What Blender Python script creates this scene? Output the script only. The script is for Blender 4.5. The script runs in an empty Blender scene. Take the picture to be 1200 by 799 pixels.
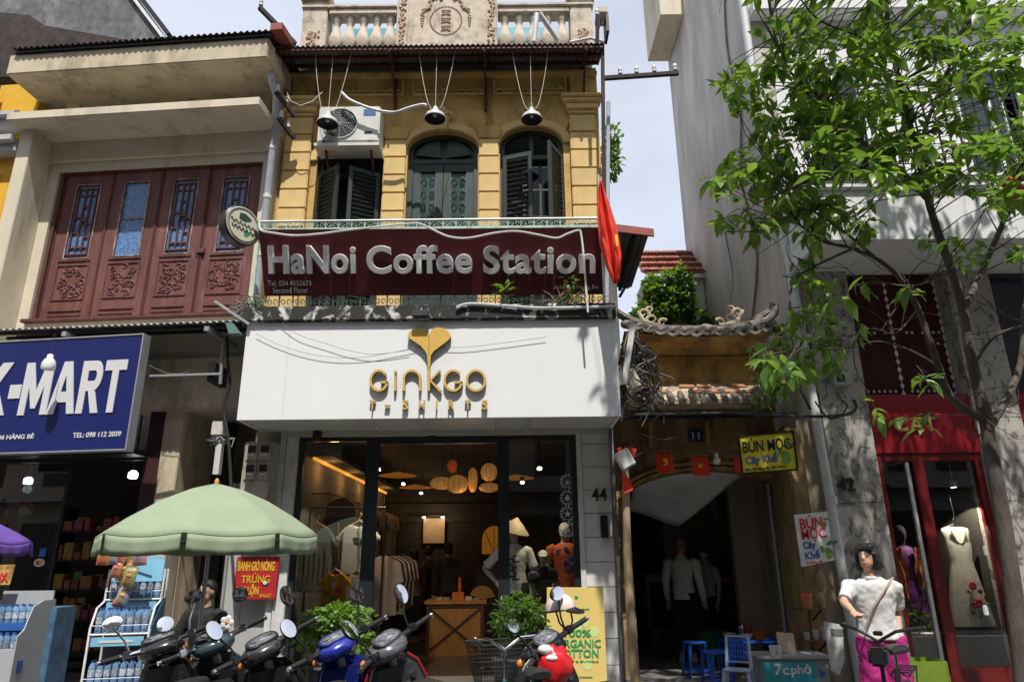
import bpy,bmesh,math,random
from mathutils import Vector as V,Matrix,noise
R = math.radians
random.seed(11)
scene = bpy.context.scene
C = scene.collection
PI = math.pi

# ------------------------------------------------------------------ camera
PITCH,ROLL,FPX = 17.4,-0.6,800.0          # focal length in pixels of the 1200 px wide photograph
EYE = V((0,0,1.55))
cd = bpy.data.cameras.new('camera')
cd.sensor_width = 36; cd.lens = 36 * FPX / 1200; cd.clip_end = 2000; cd.clip_start = 0.05
cam = bpy.data.objects.new('camera',cd); C.objects.link(cam)
CR = Matrix.Rotation(R(90 + PITCH),3,'X') @ Matrix.Rotation(R(ROLL),3,'Z')
cam.matrix_world = Matrix.Translation(EYE) @ CR.to_4x4()
scene.camera = cam

# ------------------------------------------------------------------ sky and sun
SUN_EL = 63
w = bpy.data.worlds.new('World'); scene.world = w; w.use_nodes = True
nt = w.node_tree; nt.nodes.clear()
def wn(t,**k):
 n = nt.nodes.new(t)
 for a,b in k.items(): setattr(n,a,b)
 return n
out = wn('ShaderNodeOutputWorld'); bg = wn('ShaderNodeBackground')
sky = wn('ShaderNodeTexSky',sky_type='NISHITA',sun_disc=False,sun_elevation=R(SUN_EL),sun_rotation=R(180),
         air_density=1.0,dust_density=2.5,ozone_density=1.5)
tc = wn('ShaderNodeTexCoord'); mp = wn('ShaderNodeMapping'); mp.inputs['Scale'].default_value = (1,1,2.2)
nz = wn('ShaderNodeTexNoise'); nz.inputs['Scale'].default_value = 1.7; nz.inputs['Detail'].default_value = 7
nz.inputs['Roughness'].default_value = .55
rp = wn('ShaderNodeValToRGB'); rp.color_ramp.elements[0].position = .30; rp.color_ramp.elements[1].position = .72
rp.color_ramp.elements[0].color = (.62,.62,.62,1); rp.color_ramp.elements[1].color = (.95,.95,.95,1)
mx = wn('ShaderNodeMix',data_type='RGBA')
mx.inputs['B'].default_value = (9.3,10.0,11.6,1)
L = nt.links.new
L(tc.outputs['Generated'],mp.inputs['Vector']); L(mp.outputs['Vector'],nz.inputs['Vector'])
L(nz.outputs['Fac'],rp.inputs['Fac']); L(rp.outputs['Color'],mx.inputs['Factor'])
L(sky.outputs['Color'],mx.inputs['A']); L(mx.outputs['Result'],bg.inputs['Color'])
bg.inputs['Strength'].default_value = .085
L(bg.outputs['Background'],out.inputs['Surface'])
sl = bpy.data.lights.new('sun','SUN'); sl.energy = 5.0; sl.angle = R(.55); sl.color = (1,.955,.88)
sun = bpy.data.objects.new('sun',sl); C.objects.link(sun)
sun_dir = V((-.05,math.cos(R(SUN_EL)),-math.sin(R(SUN_EL))))
sun.rotation_euler = sun_dir.to_track_quat('-Z','Y').to_euler(); sun.location = (2,-8,18)
scene.view_settings.view_transform = 'Standard'; scene.view_settings.look = 'None'
scene.view_settings.exposure = .16; scene.view_settings.gamma = 1; scene.view_settings.use_curve_mapping = False
scene.render.engine = 'CYCLES'
scene.cycles.max_bounces = 8; scene.cycles.transparent_max_bounces = 16
scene.cycles.use_denoising = True; scene.cycles.sample_clamp_indirect = 6

# ------------------------------------------------------------------ pixels to positions
def ray(px,py): return CR @ V(((px - 600) / FPX,-(py - 399.5) / FPX,-1))
def P(px,py,Y):
 d = ray(px,py); return EYE + d * (Y / d.y)
def PZ(px,py,z):
 d = ray(px,py); return EYE + d * ((z - EYE.z) / d.z)
def PF(F,px,py,d):                            # point on the plane y = d of a turned frame, in that frame
 I = F.inverted(); o = I @ EYE; r = I.to_3x3() @ ray(px,py)
 return o + r * ((d - o.y) / r.y)

# ------------------------------------------------------------------ mesh builder
WM = {}
class MB:
 def __init__(s,T=None): s.v = []; s.f = []; s.T = T
 def add(s,vs,fs):
  o = len(s.v); T = s.T
  s.v += [T @ V(p) for p in vs] if T is not None else [V(p) for p in vs]
  s.f += [[i + o for i in q] for q in fs]; return s
 def box(s,x0,x1,y0,y1,z0,z1):
  return s.add([(x0,y0,z0),(x1,y0,z0),(x1,y1,z0),(x0,y1,z0),(x0,y0,z1),(x1,y0,z1),(x1,y1,z1),(x0,y1,z1)],
                     [(0,3,2,1),(4,5,6,7),(0,1,5,4),(1,2,6,5),(2,3,7,6),(3,0,4,7)])
 def obox(s,c,u,v,w):                    # oriented box: centre and three half vectors
  c,u,v,w = V(c),V(u),V(v),V(w); p = []
  for k in (-1,1):
   for a,b in ((-1,-1),(1,-1),(1,1),(-1,1)): p.append(c + u * a + v * b + w * k)
  return s.add(p,[(0,3,2,1),(4,5,6,7),(0,1,5,4),(1,2,6,5),(2,3,7,6),(3,0,4,7)])
 def prism(s,pts,vec):
  n = len(pts); vec = V(vec); pts = [V(p) for p in pts]
  return s.add(pts + [p + vec for p in pts],[list(range(n))[::-1],list(range(n,2 * n))] +
                     [(i,(i + 1) % n,n + (i + 1) % n,n + i) for i in range(n)])
 def bar(s,a,b,w,h):                     # square bar from a to b
  a,b = V(a),V(b); d = (b - a).normalized()
  up = V((0,0,1)) if abs(d.z) < .95 else V((0,1,0))
  x = d.cross(up).normalized(); y = x.cross(d)
  return s.obox((a + b) / 2,x * w / 2,y * h / 2,(b - a) / 2)
 def tube(s,pts,r,n=8,caps=True,closed=False):
  pts = [V(p) for p in pts]; m = len(pts)
  rr = r if isinstance(r,(list,tuple)) else [r] * m
  vs = []; x = None
  for i,p in enumerate(pts):
   if closed: d = pts[(i + 1) % m] - pts[i - 1]
   else: d = pts[min(i + 1,m - 1)] - pts[max(i - 1,0)]
   if d.length < 1e-9: d = V((0,0,1))
   d.normalize()
   if x is None: x = d.orthogonal().normalized()
   x = x - d * x.dot(d)
   x = x.normalized() if x.length > 1e-6 else d.orthogonal().normalized()
   y = d.cross(x)
   vs += [p + (x * math.cos(2 * PI * k / n) + y * math.sin(2 * PI * k / n)) * rr[i] for k in range(n)]
  fs = []
  for i in range(m if closed else m - 1):
   j = (i + 1) % m
   fs += [(i * n + k,i * n + (k + 1) % n,j * n + (k + 1) % n,j * n + k) for k in range(n)]
  if caps and not closed: fs += [list(range(n))[::-1],list(range((m - 1) * n,m * n))]
  return s.add(vs,fs)
 def loft(s,rings,caps=True):
  n = len(rings[0]); vs = [p for r_ in rings for p in r_]; fs = []
  for i in range(len(rings) - 1):
   fs += [(i * n + k,i * n + (k + 1) % n,(i + 1) * n + (k + 1) % n,(i + 1) * n + k) for k in range(n)]
  if caps: fs += [list(range(n))[::-1],list(range((len(rings) - 1) * n,len(rings) * n))]
  return s.add(vs,fs)
 def lathe(s,prof,c=(0,0,0),n=16,ax=None,caps=True):
  c = V(c); A = ax or Matrix.Identity(3)
  return s.loft([[c + A @ V((r * math.cos(2 * PI * k / n),r * math.sin(2 * PI * k / n),z)) for k in range(n)] for r,z in prof],caps)
 def sphere(s,c,r,n=12,m=8,ax=None):
  r = r if isinstance(r,(tuple,list)) else (r,r,r); c = V(c); A = ax or Matrix.Identity(3)
  return s.loft([[c + A @ V((r[0] * math.sin(t) * math.cos(2 * PI * k / n),r[1] * math.sin(t) * math.sin(2 * PI * k / n),-r[2] * math.cos(t)))
      for k in range(n)] for t in [max(.02,min(PI - .02,PI * i / m)) for i in range(m + 1)]])
 def grid(s,fn,nu,nv):
  vs = [fn(i / nu,j / nv) for j in range(nv + 1) for i in range(nu + 1)]
  return s.add(vs,[(j * (nu + 1) + i,j * (nu + 1) + i + 1,(j + 1) * (nu + 1) + i + 1,(j + 1) * (nu + 1) + i) for j in range(nv) for i in range(nu)])
 def mesh(s,name,m,smooth=False,bevel=0,inv=None,recalc=True,segs=2):
  me = bpy.data.meshes.new(name)
  vs = [inv @ p for p in s.v] if inv is not None else s.v
  me.from_pydata([tuple(p) for p in vs],[],s.f)
  if bevel or recalc:
   bm = bmesh.new(); bm.from_mesh(me)
   if recalc: bmesh.ops.recalc_face_normals(bm,faces=bm.faces)
   if bevel:
    es = [e for e in bm.edges if len(e.link_faces) == 2 and e.calc_face_angle(0) > .5]
    bmesh.ops.bevel(bm,geom=es,offset=bevel,segments=segs,affect='EDGES',clamp_overlap=True)
   bm.to_mesh(me); bm.free()
  if smooth:
   me.polygons.foreach_set('use_smooth',[True] * len(me.polygons))
   me.set_sharp_from_angle(angle=R(smooth if smooth is not True else 42))
  me.materials.append(m); return me
 def build(s,name,m,parent=None,smooth=False,bevel=0,label=None,cat=None,group=None,kind=None,recalc=True):
  if parent is not None:
   inv = WM[parent.name].inverted()
   o = bpy.data.objects.new(name,s.mesh(name,m,smooth,bevel,inv,recalc)); C.objects.link(o)
   o.parent = parent; WM[o.name] = WM[parent.name]
  else:
   xs = [p.x for p in s.v]; ys = [p.y for p in s.v]; zs = [p.z for p in s.v]
   b = V(((min(xs) + max(xs)) / 2,(min(ys) + max(ys)) / 2,min(zs)))
   T = Matrix.Translation(b)
   o = bpy.data.objects.new(name,s.mesh(name,m,smooth,bevel,T.inverted(),recalc)); C.objects.link(o)
   o.location = b; WM[o.name] = T
  tag(o,label,cat,group,kind); return o
def spl(pp,k=5):
 f = []; m = len(pp)
 for i in range(m - 1):
  a0,a1,a2,a3 = pp[max(0,i - 1)],pp[i],pp[i + 1],pp[min(m - 1,i + 2)]
  for j in range(k):
   t = j / k; f.append(.5 * ((2 * a1) + (a2 - a0) * t + (2 * a0 - 5 * a1 + 4 * a2 - a3) * t * t + (3 * a1 - a0 - 3 * a2 + a3) * t ** 3))
 return f + [pp[-1]]
def tag(o,label=None,cat=None,group=None,kind=None):
 for k,x in (('label',label),('category',cat),('group',group),('kind',kind)):
  if x: o[k] = x
 return o
def thing(name,label,cat,loc=(0,0,0),rotz=0,group=None,rot=None):
 o = bpy.data.objects.new(name,None); C.objects.link(o); o.empty_display_size = .1
 o.location = loc; o.rotation_euler = rot or (0,0,rotz)
 WM[o.name] = Matrix.LocRotScale(V(loc),o.rotation_euler,None)
 return tag(o,label,cat,group)
def piece(name,me,parent,loc,rot=(0,0,0),scale=(1,1,1)):   # shared-mesh piece, world placed under its parent
 o = bpy.data.objects.new(name,me); C.objects.link(o); o.parent = parent
 o.matrix_local = WM[parent.name].inverted() @ Matrix.LocRotScale(V(loc),__import__('mathutils').Euler(rot),V(scale))
 WM[o.name] = WM[parent.name]; return o
def copy_tree(root,loc,rot=None,label=None,group=None,scale=None):
 def cp(o,par):
  c = o.copy(); C.objects.link(c)
  if par: c.parent = par
  for ch in KIDS.get(o.name,[]): cp(ch,c)
  return c
 if root.name not in KIDS:
  def walk(o):
   KIDS[o.name] = [x for x in C.objects if x.parent == o]
   for x in KIDS[o.name]: walk(x)
  walk(root)
 r = cp(root,None); r.location = loc
 if rot is not None: r.rotation_euler = rot
 if scale is not None: r.scale = scale
 if label: r['label'] = label
 if group: r['group'] = group
 return r
KIDS = {}

# ------------------------------------------------------------------ materials
MATS = {}
def mat(name,col,rough=.6,metal=0,var=.12,scale=6,bump=0,bscale=60,col2=None,dirt=None,damt=.5,dscale=1.2,
  streak=1,dstreak=.35,spec=.5,coat=0,lo=.35,hi=.65,rnd=0,dw=.18,dist=0):
 if name in MATS: return MATS[name]
 m = bpy.data.materials.new(name); m.use_nodes = True; t = m.node_tree; b = t.nodes['Principled BSDF']
 L = t.links.new
 tcn = t.nodes.new('ShaderNodeTexCoord')
 mp = t.nodes.new('ShaderNodeMapping'); mp.inputs['Scale'].default_value = (1,1,streak); L(tcn.outputs['Object'],mp.inputs['Vector'])
 n = t.nodes.new('ShaderNodeTexNoise'); n.inputs['Scale'].default_value = scale; n.inputs['Detail'].default_value = 6; n.inputs['Roughness'].default_value = .6
 L(mp.outputs['Vector'],n.inputs['Vector'])
 r = t.nodes.new('ShaderNodeValToRGB'); L(n.outputs['Fac'],r.inputs['Fac'])
 e = r.color_ramp.elements; e[0].position = lo; e[1].position = hi
 a = [max(0,c * (1 - var)) for c in col]; z = col2 or [min(1,c * (1 + var)) for c in col]
 e[0].color = (*a,1); e[1].color = (*z,1)
 cur = r.outputs['Color']
 if dirt:
  mp2 = t.nodes.new('ShaderNodeMapping'); mp2.inputs['Scale'].default_value = (1,1,dstreak); L(tcn.outputs['Object'],mp2.inputs['Vector'])
  mp2.inputs['Location'].default_value = (3.1,1.7,.4)
  n2 = t.nodes.new('ShaderNodeTexNoise'); n2.inputs['Scale'].default_value = dscale; n2.inputs['Detail'].default_value = 9; n2.inputs['Roughness'].default_value = .68
  L(mp2.outputs['Vector'],n2.inputs['Vector'])
  r2 = t.nodes.new('ShaderNodeValToRGB'); L(n2.outputs['Fac'],r2.inputs['Fac'])
  r2.color_ramp.elements[0].position = .62 - damt * .25; r2.color_ramp.elements[1].position = .62 + dw - damt * .25; n2.inputs['Distortion'].default_value = dist
  r2.color_ramp.elements[1].color = (min(1,.4 + damt * .6),) * 3 + (1,)
  x = t.nodes.new('ShaderNodeMix'); x.data_type = 'RGBA'; L(r2.outputs['Color'],x.inputs['Factor'])
  L(cur,x.inputs['A']); x.inputs['B'].default_value = (*dirt,1); cur = x.outputs['Result']
 if rnd:
  oi = t.nodes.new('ShaderNodeObjectInfo'); hs = t.nodes.new('ShaderNodeHueSaturation')
  mr = t.nodes.new('ShaderNodeMapRange'); mr.inputs['To Min'].default_value = 1 - rnd; mr.inputs['To Max'].default_value = 1 + rnd
  L(oi.outputs['Random'],mr.inputs['Value']); L(mr.outputs['Result'],hs.inputs['Value']); L(cur,hs.inputs['Color']); cur = hs.outputs['Color']
 L(cur,b.inputs['Base Color'])
 b.inputs['Roughness'].default_value = rough; b.inputs['Metallic'].default_value = metal
 b.inputs['Specular IOR Level'].default_value = spec; b.inputs['Coat Weight'].default_value = coat
 if bump:
  n3 = t.nodes.new('ShaderNodeTexNoise'); n3.inputs['Scale'].default_value = bscale; n3.inputs['Detail'].default_value = 5
  L(mp.outputs['Vector'],n3.inputs['Vector'])
  bu = t.nodes.new('ShaderNodeBump'); bu.inputs['Strength'].default_value = bump; bu.inputs['Distance'].default_value = .02
  L(n3.outputs['Fac'],bu.inputs['Height']); L(bu.outputs['Normal'],b.inputs['Normal'])
 MATS[name] = m; return m
def emit(name,col,s):
 if name in MATS: return MATS[name]
 m = bpy.data.materials.new(name); m.use_nodes = True; b = m.node_tree.nodes['Principled BSDF']
 b.inputs['Base Color'].default_value = (*col,1); b.inputs['Emission Color'].default_value = (*col,1); b.inputs['Emission Strength'].default_value = s
 MATS[name] = m; return m
def glass(name,tint=(.9,.93,.92),boost=1.0,rough=.0):
 if name in MATS: return MATS[name]
 m = bpy.data.materials.new(name); m.use_nodes = True; t = m.node_tree; t.nodes.clear(); L = t.links.new
 o = t.nodes.new('ShaderNodeOutputMaterial'); mx = t.nodes.new('ShaderNodeMixShader')
 tr = t.nodes.new('ShaderNodeBsdfTransparent'); tr.inputs['Color'].default_value = (*tint,1)
 gl = t.nodes.new('ShaderNodeBsdfGlossy'); gl.inputs['Roughness'].default_value = rough
 fr = t.nodes.new('ShaderNodeFresnel'); fr.inputs['IOR'].default_value = 1.5
 ma = t.nodes.new('ShaderNodeMath'); ma.operation = 'MULTIPLY'; ma.inputs[1].default_value = boost; ma.use_clamp = True
 L(fr.outputs[0],ma.inputs[0]); L(ma.outputs[0],mx.inputs['Fac']); L(tr.outputs[0],mx.inputs[1]); L(gl.outputs[0],mx.inputs[2])
 L(mx.outputs[0],o.inputs['Surface']); MATS[name] = m; return m
def leafmat(name,a,b,tr=(.25,.45,.03)):
 if name in MATS: return MATS[name]
 m = bpy.data.materials.new(name); m.use_nodes = True; t = m.node_tree; L = t.links.new; p = t.nodes['Principled BSDF']
 tcn = t.nodes.new('ShaderNodeTexCoord'); n = t.nodes.new('ShaderNodeTexNoise'); n.inputs['Scale'].default_value = 5; n.inputs['Detail'].default_value = 4
 L(tcn.outputs['Object'],n.inputs['Vector'])
 r = t.nodes.new('ShaderNodeValToRGB'); r.color_ramp.elements[0].position = .38; r.color_ramp.elements[1].position = .62
 r.color_ramp.elements[0].color = (*a,1); r.color_ramp.elements[1].color = (*b,1)
 L(n.outputs['Fac'],r.inputs['Fac'])
 oi = t.nodes.new('ShaderNodeObjectInfo'); hs = t.nodes.new('ShaderNodeHueSaturation'); mr = t.nodes.new('ShaderNodeMapRange')
 mr.inputs['To Min'].default_value = .75; mr.inputs['To Max'].default_value = 1.3
 L(oi.outputs['Random'],mr.inputs['Value']); L(mr.outputs['Result'],hs.inputs['Value']); L(r.outputs['Color'],hs.inputs['Color'])
 L(hs.outputs['Color'],p.inputs['Base Color']); p.inputs['Roughness'].default_value = .38
 tl = t.nodes.new('ShaderNodeBsdfTranslucent'); tl.inputs['Color'].default_value = (*tr,1)
 mx = t.nodes.new('ShaderNodeMixShader'); mx.inputs['Fac'].default_value = .34
 L(p.outputs[0],mx.inputs[1]); L(tl.outputs[0],mx.inputs[2]); L(mx.outputs[0],t.nodes['Material Output'].inputs['Surface'])
 MATS[name] = m; return m

m_white = mat('white_panel',(.80,.81,.82),.45,var=.02,scale=2,dirt=(.62,.61,.58),damt=.10,dscale=1.1)
m_whitewall = mat('white_paint_wall',(.70,.70,.70),.8,var=.05,scale=2,bump=.1,dirt=(.35,.34,.32),damt=.25)
m_cream = mat('cream_plaster',(.64,.575,.445),.85,var=.06,scale=2.5,bump=.15,dirt=(.30,.25,.19),damt=.42,dscale=2.2,dstreak=.22)
m_creamdirty = mat('cream_plaster_weathered',(.58,.50,.36),.88,var=.1,scale=3,bump=.2,dirt=(.16,.13,.10),damt=.5,dscale=2.5)
m_yellow = mat('ochre_plaster',(.60,.40,.13),.85,var=.14,scale=3,bump=.2,bscale=30,dirt=(.22,.14,.06),damt=.42,dscale=2.6)
m_yellowlt = mat('pale_ochre_plaster',(.70,.50,.215),.85,var=.08,scale=4,bump=.2,dirt=(.30,.21,.11),damt=.34,dscale=3.4,rnd=.05)
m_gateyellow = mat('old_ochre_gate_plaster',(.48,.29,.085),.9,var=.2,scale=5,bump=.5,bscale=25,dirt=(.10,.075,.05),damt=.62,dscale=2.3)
m_gatedark = mat('stained_shaded_gate_plaster',(.30,.20,.085),.9,var=.25,scale=5,bump=.5,bscale=25,dirt=(.07,.055,.035),damt=.7,dscale=2.6)  # old stained plaster, its colour also darkened in place of missing shade
m_stonecream = mat('carved_cream_stone',(.60,.52,.42),.9,var=.1,scale=8,bump=.3,dirt=(.20,.14,.10),damt=.5,dscale=5,dstreak=.8)
m_relief = mat('carved_relief_stone',(.46,.33,.24),.9,var=.15,scale=12,bump=.3)
m_concrete = mat('grey_render',(.55,.515,.465),.92,var=.16,scale=2.4,bump=.35,bscale=24,dirt=(.33,.31,.275),damt=.5,dscale=1.2,streak=.28,dstreak=.12)
m_concdark = mat('blackened_concrete',(.12,.12,.12),.95,var=.3,scale=5,bump=.4,dirt=(.33,.32,.30),damt=.45,dscale=2.5,dstreak=.5)
m_mould = mat('mouldy_white_plaster',(.68,.68,.66),.9,var=.08,scale=6,bump=.3,dirt=(.03,.03,.028),damt=1.0,dscale=5.5,dstreak=.8,dw=.10,dist=.8)
m_tin = mat('grey_tin_sheet',(.17,.16,.155),.6,.3,var=.25,scale=4,dirt=(.10,.06,.045),damt=.5,dscale=4)
m_tinlight = mat('pale_tin_sheet',(.45,.45,.43),.55,.3,var=.15,scale=4,dirt=(.2,.16,.12),damt=.4,dscale=3)
m_redtin = mat('red_tin_sheet',(.30,.075,.06),.6,.1,var=.15,scale=4,dirt=(.15,.07,.05),damt=.3)
m_redsteel = mat('oxide_red_steel',(.095,.025,.022),.6,.2,var=.3,scale=9)
m_wood = mat('old_red_brown_wood',(.155,.056,.047),.62,var=.28,scale=7,bump=.25,bscale=40,streak=.2,dirt=(.34,.24,.22),damt=.22,dscale=7,dstreak=.25)
m_wooddk = mat('dark_red_brown_wood',(.11,.038,.032),.6,var=.25,scale=9,bump=.2,streak=.25)
m_green = mat('dark_green_paint',(.026,.042,.036),.5,var=.2,scale=8,dirt=(.06,.08,.07),damt=.3,dscale=6)
m_greeniron = mat('pale_green_iron',(.36,.50,.43),.6,.2,var=.15,scale=12,dirt=(.22,.13,.08),damt=.45,dscale=7)
m_whiteiron = mat('white_iron',(.66,.67,.66),.5,.1,var=.1,scale=12,dirt=(.3,.25,.2),damt=.3,dscale=9)
m_black = mat('black_metal',(.016,.016,.018),.45,.3,var=.2,scale=10)
m_blackpl = mat('black_plastic',(.014,.014,.015),.42,var=.2,scale=10)
m_rubber = mat('black_rubber',(.012,.012,.012),.8,var=.2,scale=20)
m_frame = mat('dark_blue_grey_frame',(.022,.03,.036),.4,.3,var=.1)
m_chrome = mat('chrome',(.75,.75,.76),.15,1,var=.05)
m_steel = mat('painted_steel_grey',(.40,.41,.42),.45,.4,var=.1,scale=8,dirt=(.25,.18,.12),damt=.25)
m_pvc = mat('white_pvc',(.62,.63,.64),.45,var=.06,scale=5,dirt=(.30,.28,.25),damt=.35,dscale=4)
m_pvcgrey = mat('grey_pvc',(.42,.46,.52),.45,var=.08,scale=5,dirt=(.25,.25,.25),damt=.3)
m_cable = mat('black_cable',(.02,.02,.02),.6,var=.2)
m_cablegrey = mat('grey_cable',(.22,.21,.20),.7,var=.2)
m_cablewhite = mat('white_cable',(.66,.66,.64),.5,var=.08)
m_red = mat('red_lacquer',(.24,.008,.016),.32,var=.08,scale=3,coat=.3)
m_reddk = mat('red_door_paint',(.13,.008,.008),.35,var=.15,scale=6,coat=.2)
m_flag = mat('red_flag_cloth',(.72,.045,.02),.8,var=.08,scale=8)
m_star = mat('flag_yellow',(.85,.58,.03),.7,var=.03)
m_gold = mat('gold_letter_face',(.78,.50,.12),.4,.25,var=.05)
m_golddk = mat('dark_letter_side',(.02,.017,.014),.5)
m_maroon = mat('maroon_board',(.085,.006,.009),.55,var=.12,scale=3,dirt=(.07,.01,.012),damt=.3,dscale=2)
m_blue = mat('blue_sign_film',(.010,.017,.125),.4,var=.05,scale=2)
m_lettergrey = mat('silver_letter',(.80,.80,.81),.4,var=.04)
m_print_w = mat('white_print',(.66,.66,.66),.5,var=.02)
m_print_k = mat('black_print',(.015,.015,.018),.6,var=.05)
m_print_y = mat('yellow_print',(.80,.58,.05),.6,var=.04)
m_print_r = mat('red_print',(.55,.02,.03),.6,var=.04)
m_print_b = mat('blue_print',(.03,.10,.33),.6,var=.04)
m_print_g = mat('green_print',(.03,.32,.12),.6,var=.04)
m_print_lg = mat('pale_green_print',(.62,.72,.28),.6,var=.04)
m_glass = glass('shop_glass',boost=1.3)
m_glassb = mat('blue_figured_glass',(.10,.22,.46),.18,var=.35,scale=26,bump=.25,bscale=45,col2=(.17,.31,.58))
m_skyglass = glass('window_glass',tint=(.55,.6,.62),boost=4)
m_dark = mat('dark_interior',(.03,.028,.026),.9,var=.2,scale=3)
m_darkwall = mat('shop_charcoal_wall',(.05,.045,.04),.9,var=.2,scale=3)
m_tile = mat('white_glazed_tile',(.74,.74,.73),.35,var=.04,scale=5,dirt=(.5,.49,.46),damt=.25,dscale=4,rnd=.04)
m_grout = mat('tile_grout',(.20,.19,.18),.9)
m_louver = mat('white_soffit_slat',(.62,.62,.60),.5,var=.04,dirt=(.4,.39,.36),damt=.3,dscale=4)
m_brick = mat('old_orange_brick',(.50,.20,.11),.9,var=.2,scale=9,bump=.5,dirt=(.60,.50,.36),damt=.55,dscale=4,rnd=.15)
m_rooftile = mat('mossy_clay_tile',(.20,.175,.15),.95,var=.35,scale=14,bump=.5,dirt=(.045,.045,.04),damt=.6,dscale=9,dstreak=1,rnd=.25)
m_redtile = mat('red_clay_tile',(.27,.10,.065),.9,var=.3,scale=10,bump=.3,rnd=.3)
def stone_mat():
 m = mat('black_veined_stone',(.38,.36,.325),.6,var=.16,scale=3,dirt=(.03,.03,.028),damt=.42,dscale=6.5,dstreak=.6,bump=.15,dw=.045,dist=1.6)
 return m
m_stone = stone_mat()
m_pave = mat('pavement_stone',(.12,.117,.112),.85,var=.15,scale=3,bump=.25,dirt=(.1,.1,.1),damt=.4)
m_asphalt = mat('asphalt',(.055,.055,.057),.9,var=.2,scale=30,bump=.4,bscale=120)
m_alley = mat('alley_concrete',(.14,.135,.13),.85,var=.25,scale=2.5,bump=.2,dirt=(.06,.06,.06),damt=.4)
m_bark = mat('grey_brown_bark',(.085,.070,.057),.9,var=.3,scale=10,bump=.6,bscale=25,streak=.35,dirt=(.20,.18,.15),damt=.34,dscale=5,dstreak=.6)
m_leaf = leafmat('street_tree_leaf',(.045,.11,.018),(.13,.24,.04),(.30,.50,.05))
m_leaf2 = leafmat('ivy_leaf',(.06,.13,.02),(.16,.27,.06))
m_leaf3 = leafmat('shrub_leaf',(.025,.07,.015),(.06,.13,.03))
m_leaf4 = leafmat('creeper_leaf',(.014,.042,.010),(.045,.10,.02))
m_skin = mat('skin',(.50,.30,.21),.55,var=.06,scale=6)
m_hair = mat('black_hair',(.012,.010,.009),.5,var=.2,scale=30,streak=.2)
m_bamboo = mat('bamboo_pole',(.32,.24,.14),.7,var=.25,scale=8,bump=.3,streak=.15)

# ------------------------------------------------------------------ lettering
def text_geo(body,offset=0,extrude=0,bevel=0,spacing=1,res=3):
 cu = bpy.data.curves.new('t','FONT'); cu.body = body; cu.offset = offset; cu.extrude = extrude
 cu.bevel_depth = bevel; cu.bevel_resolution = 2; cu.space_character = spacing; cu.resolution_u = res
 o = bpy.data.objects.new('t',cu); C.objects.link(o)
 dg = bpy.context.evaluated_depsgraph_get(); me = bpy.data.meshes.new_from_object(o.evaluated_get(dg))
 vs = [v.co.copy() for v in me.vertices]; fs = [list(p.vertices) for p in me.polygons]
 bpy.data.objects.remove(o); bpy.data.curves.remove(cu); bpy.data.meshes.remove(me)
 return vs,fs
def fit(vs,org,u,v,W,H,depth=1.0):
 x0 = min(p.x for p in vs); x1 = max(p.x for p in vs); y0 = min(p.y for p in vs); y1 = max(p.y for p in vs)
 u,v = V(u).normalized(),V(v).normalized(); n = u.cross(v)
 sx = W / max(1e-6,x1 - x0); sy = H / max(1e-6,y1 - y0)
 return [V(org) + u * ((p.x - x0) * sx) + v * ((p.y - y0) * sy) + n * (p.z * depth) for p in vs]
def lettering(body,org,u,v,W,H,m,parent,name='lettering',offset=0,depth=.004,spacing=1):
 vs,fs = text_geo(body,offset,depth,0,spacing)
 b = MB(); b.add(fit(vs,org,u,v,W,H),fs); return b.build(name,m,parent,recalc=False)
def letters(body,org,u,v,W,H,m,parent,offset=0,extrude=.03,bevel=0,spacing=1,depth=1.0,name='letter',smooth=False):
 vs,fs = text_geo(body,offset,extrude,bevel,spacing,4)
 ws = fit(vs,org,u,v,W,H,depth)
 par = list(range(len(vs)))
 def fd(a):
  while par[a] != a: par[a] = par[par[a]]; a = par[a]
  return a
 # weld by position first: fill and sides are separate islands in converted text
 seen = {}
 for i,p in enumerate(vs):
  k = (round(p.x,4),round(p.y,4))
  if k in seen: par[fd(i)] = fd(seen[k])
  else: seen[k] = i
 for q in fs:
  for i in q[1:]: par[fd(i)] = fd(q[0])
 isl = {}
 for i in range(len(vs)): isl.setdefault(fd(i),[]).append(i)
 spans = sorted([[min(vs[i].x for i in g),max(vs[i].x for i in g),g] for g in isl.values()],key=lambda s: s[0])
 grp = []
 for a,b_,g in spans:
  if grp and a < grp[-1][1] - .35 * min(b_ - a,grp[-1][1] - grp[-1][0]): grp[-1][1] = max(b_,grp[-1][1]); grp[-1][2] += g
  else: grp.append([a,b_,list(g)])
 out = []
 for a,b_,g in grp:
  st = {i: k for k,i in enumerate(g)}
  mb = MB(); mb.add([ws[i] for i in g],[[st[i] for i in q] for q in fs if q[0] in st])
  out.append(mb.build(name,m,parent,smooth=smooth,recalc=False))
 return out

# ------------------------------------------------------------------ ground
PV = 3.9
MB().box(-200,200,-150,250,-.6,-.16).build('ground',m_asphalt,kind='structure')
MB().box(-60,60,-8,PV - .15,-.15,-.12).build('road',m_asphalt,kind='structure')
kb = MB().box(-60,60,PV - .15,PV,-.15,.004).build('kerb',m_concrete,kind='structure',bevel=.015)
pv = MB().box(-60,60,PV,8.97,-.15,0).build('pavement',m_pave,kind='structure')

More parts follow.
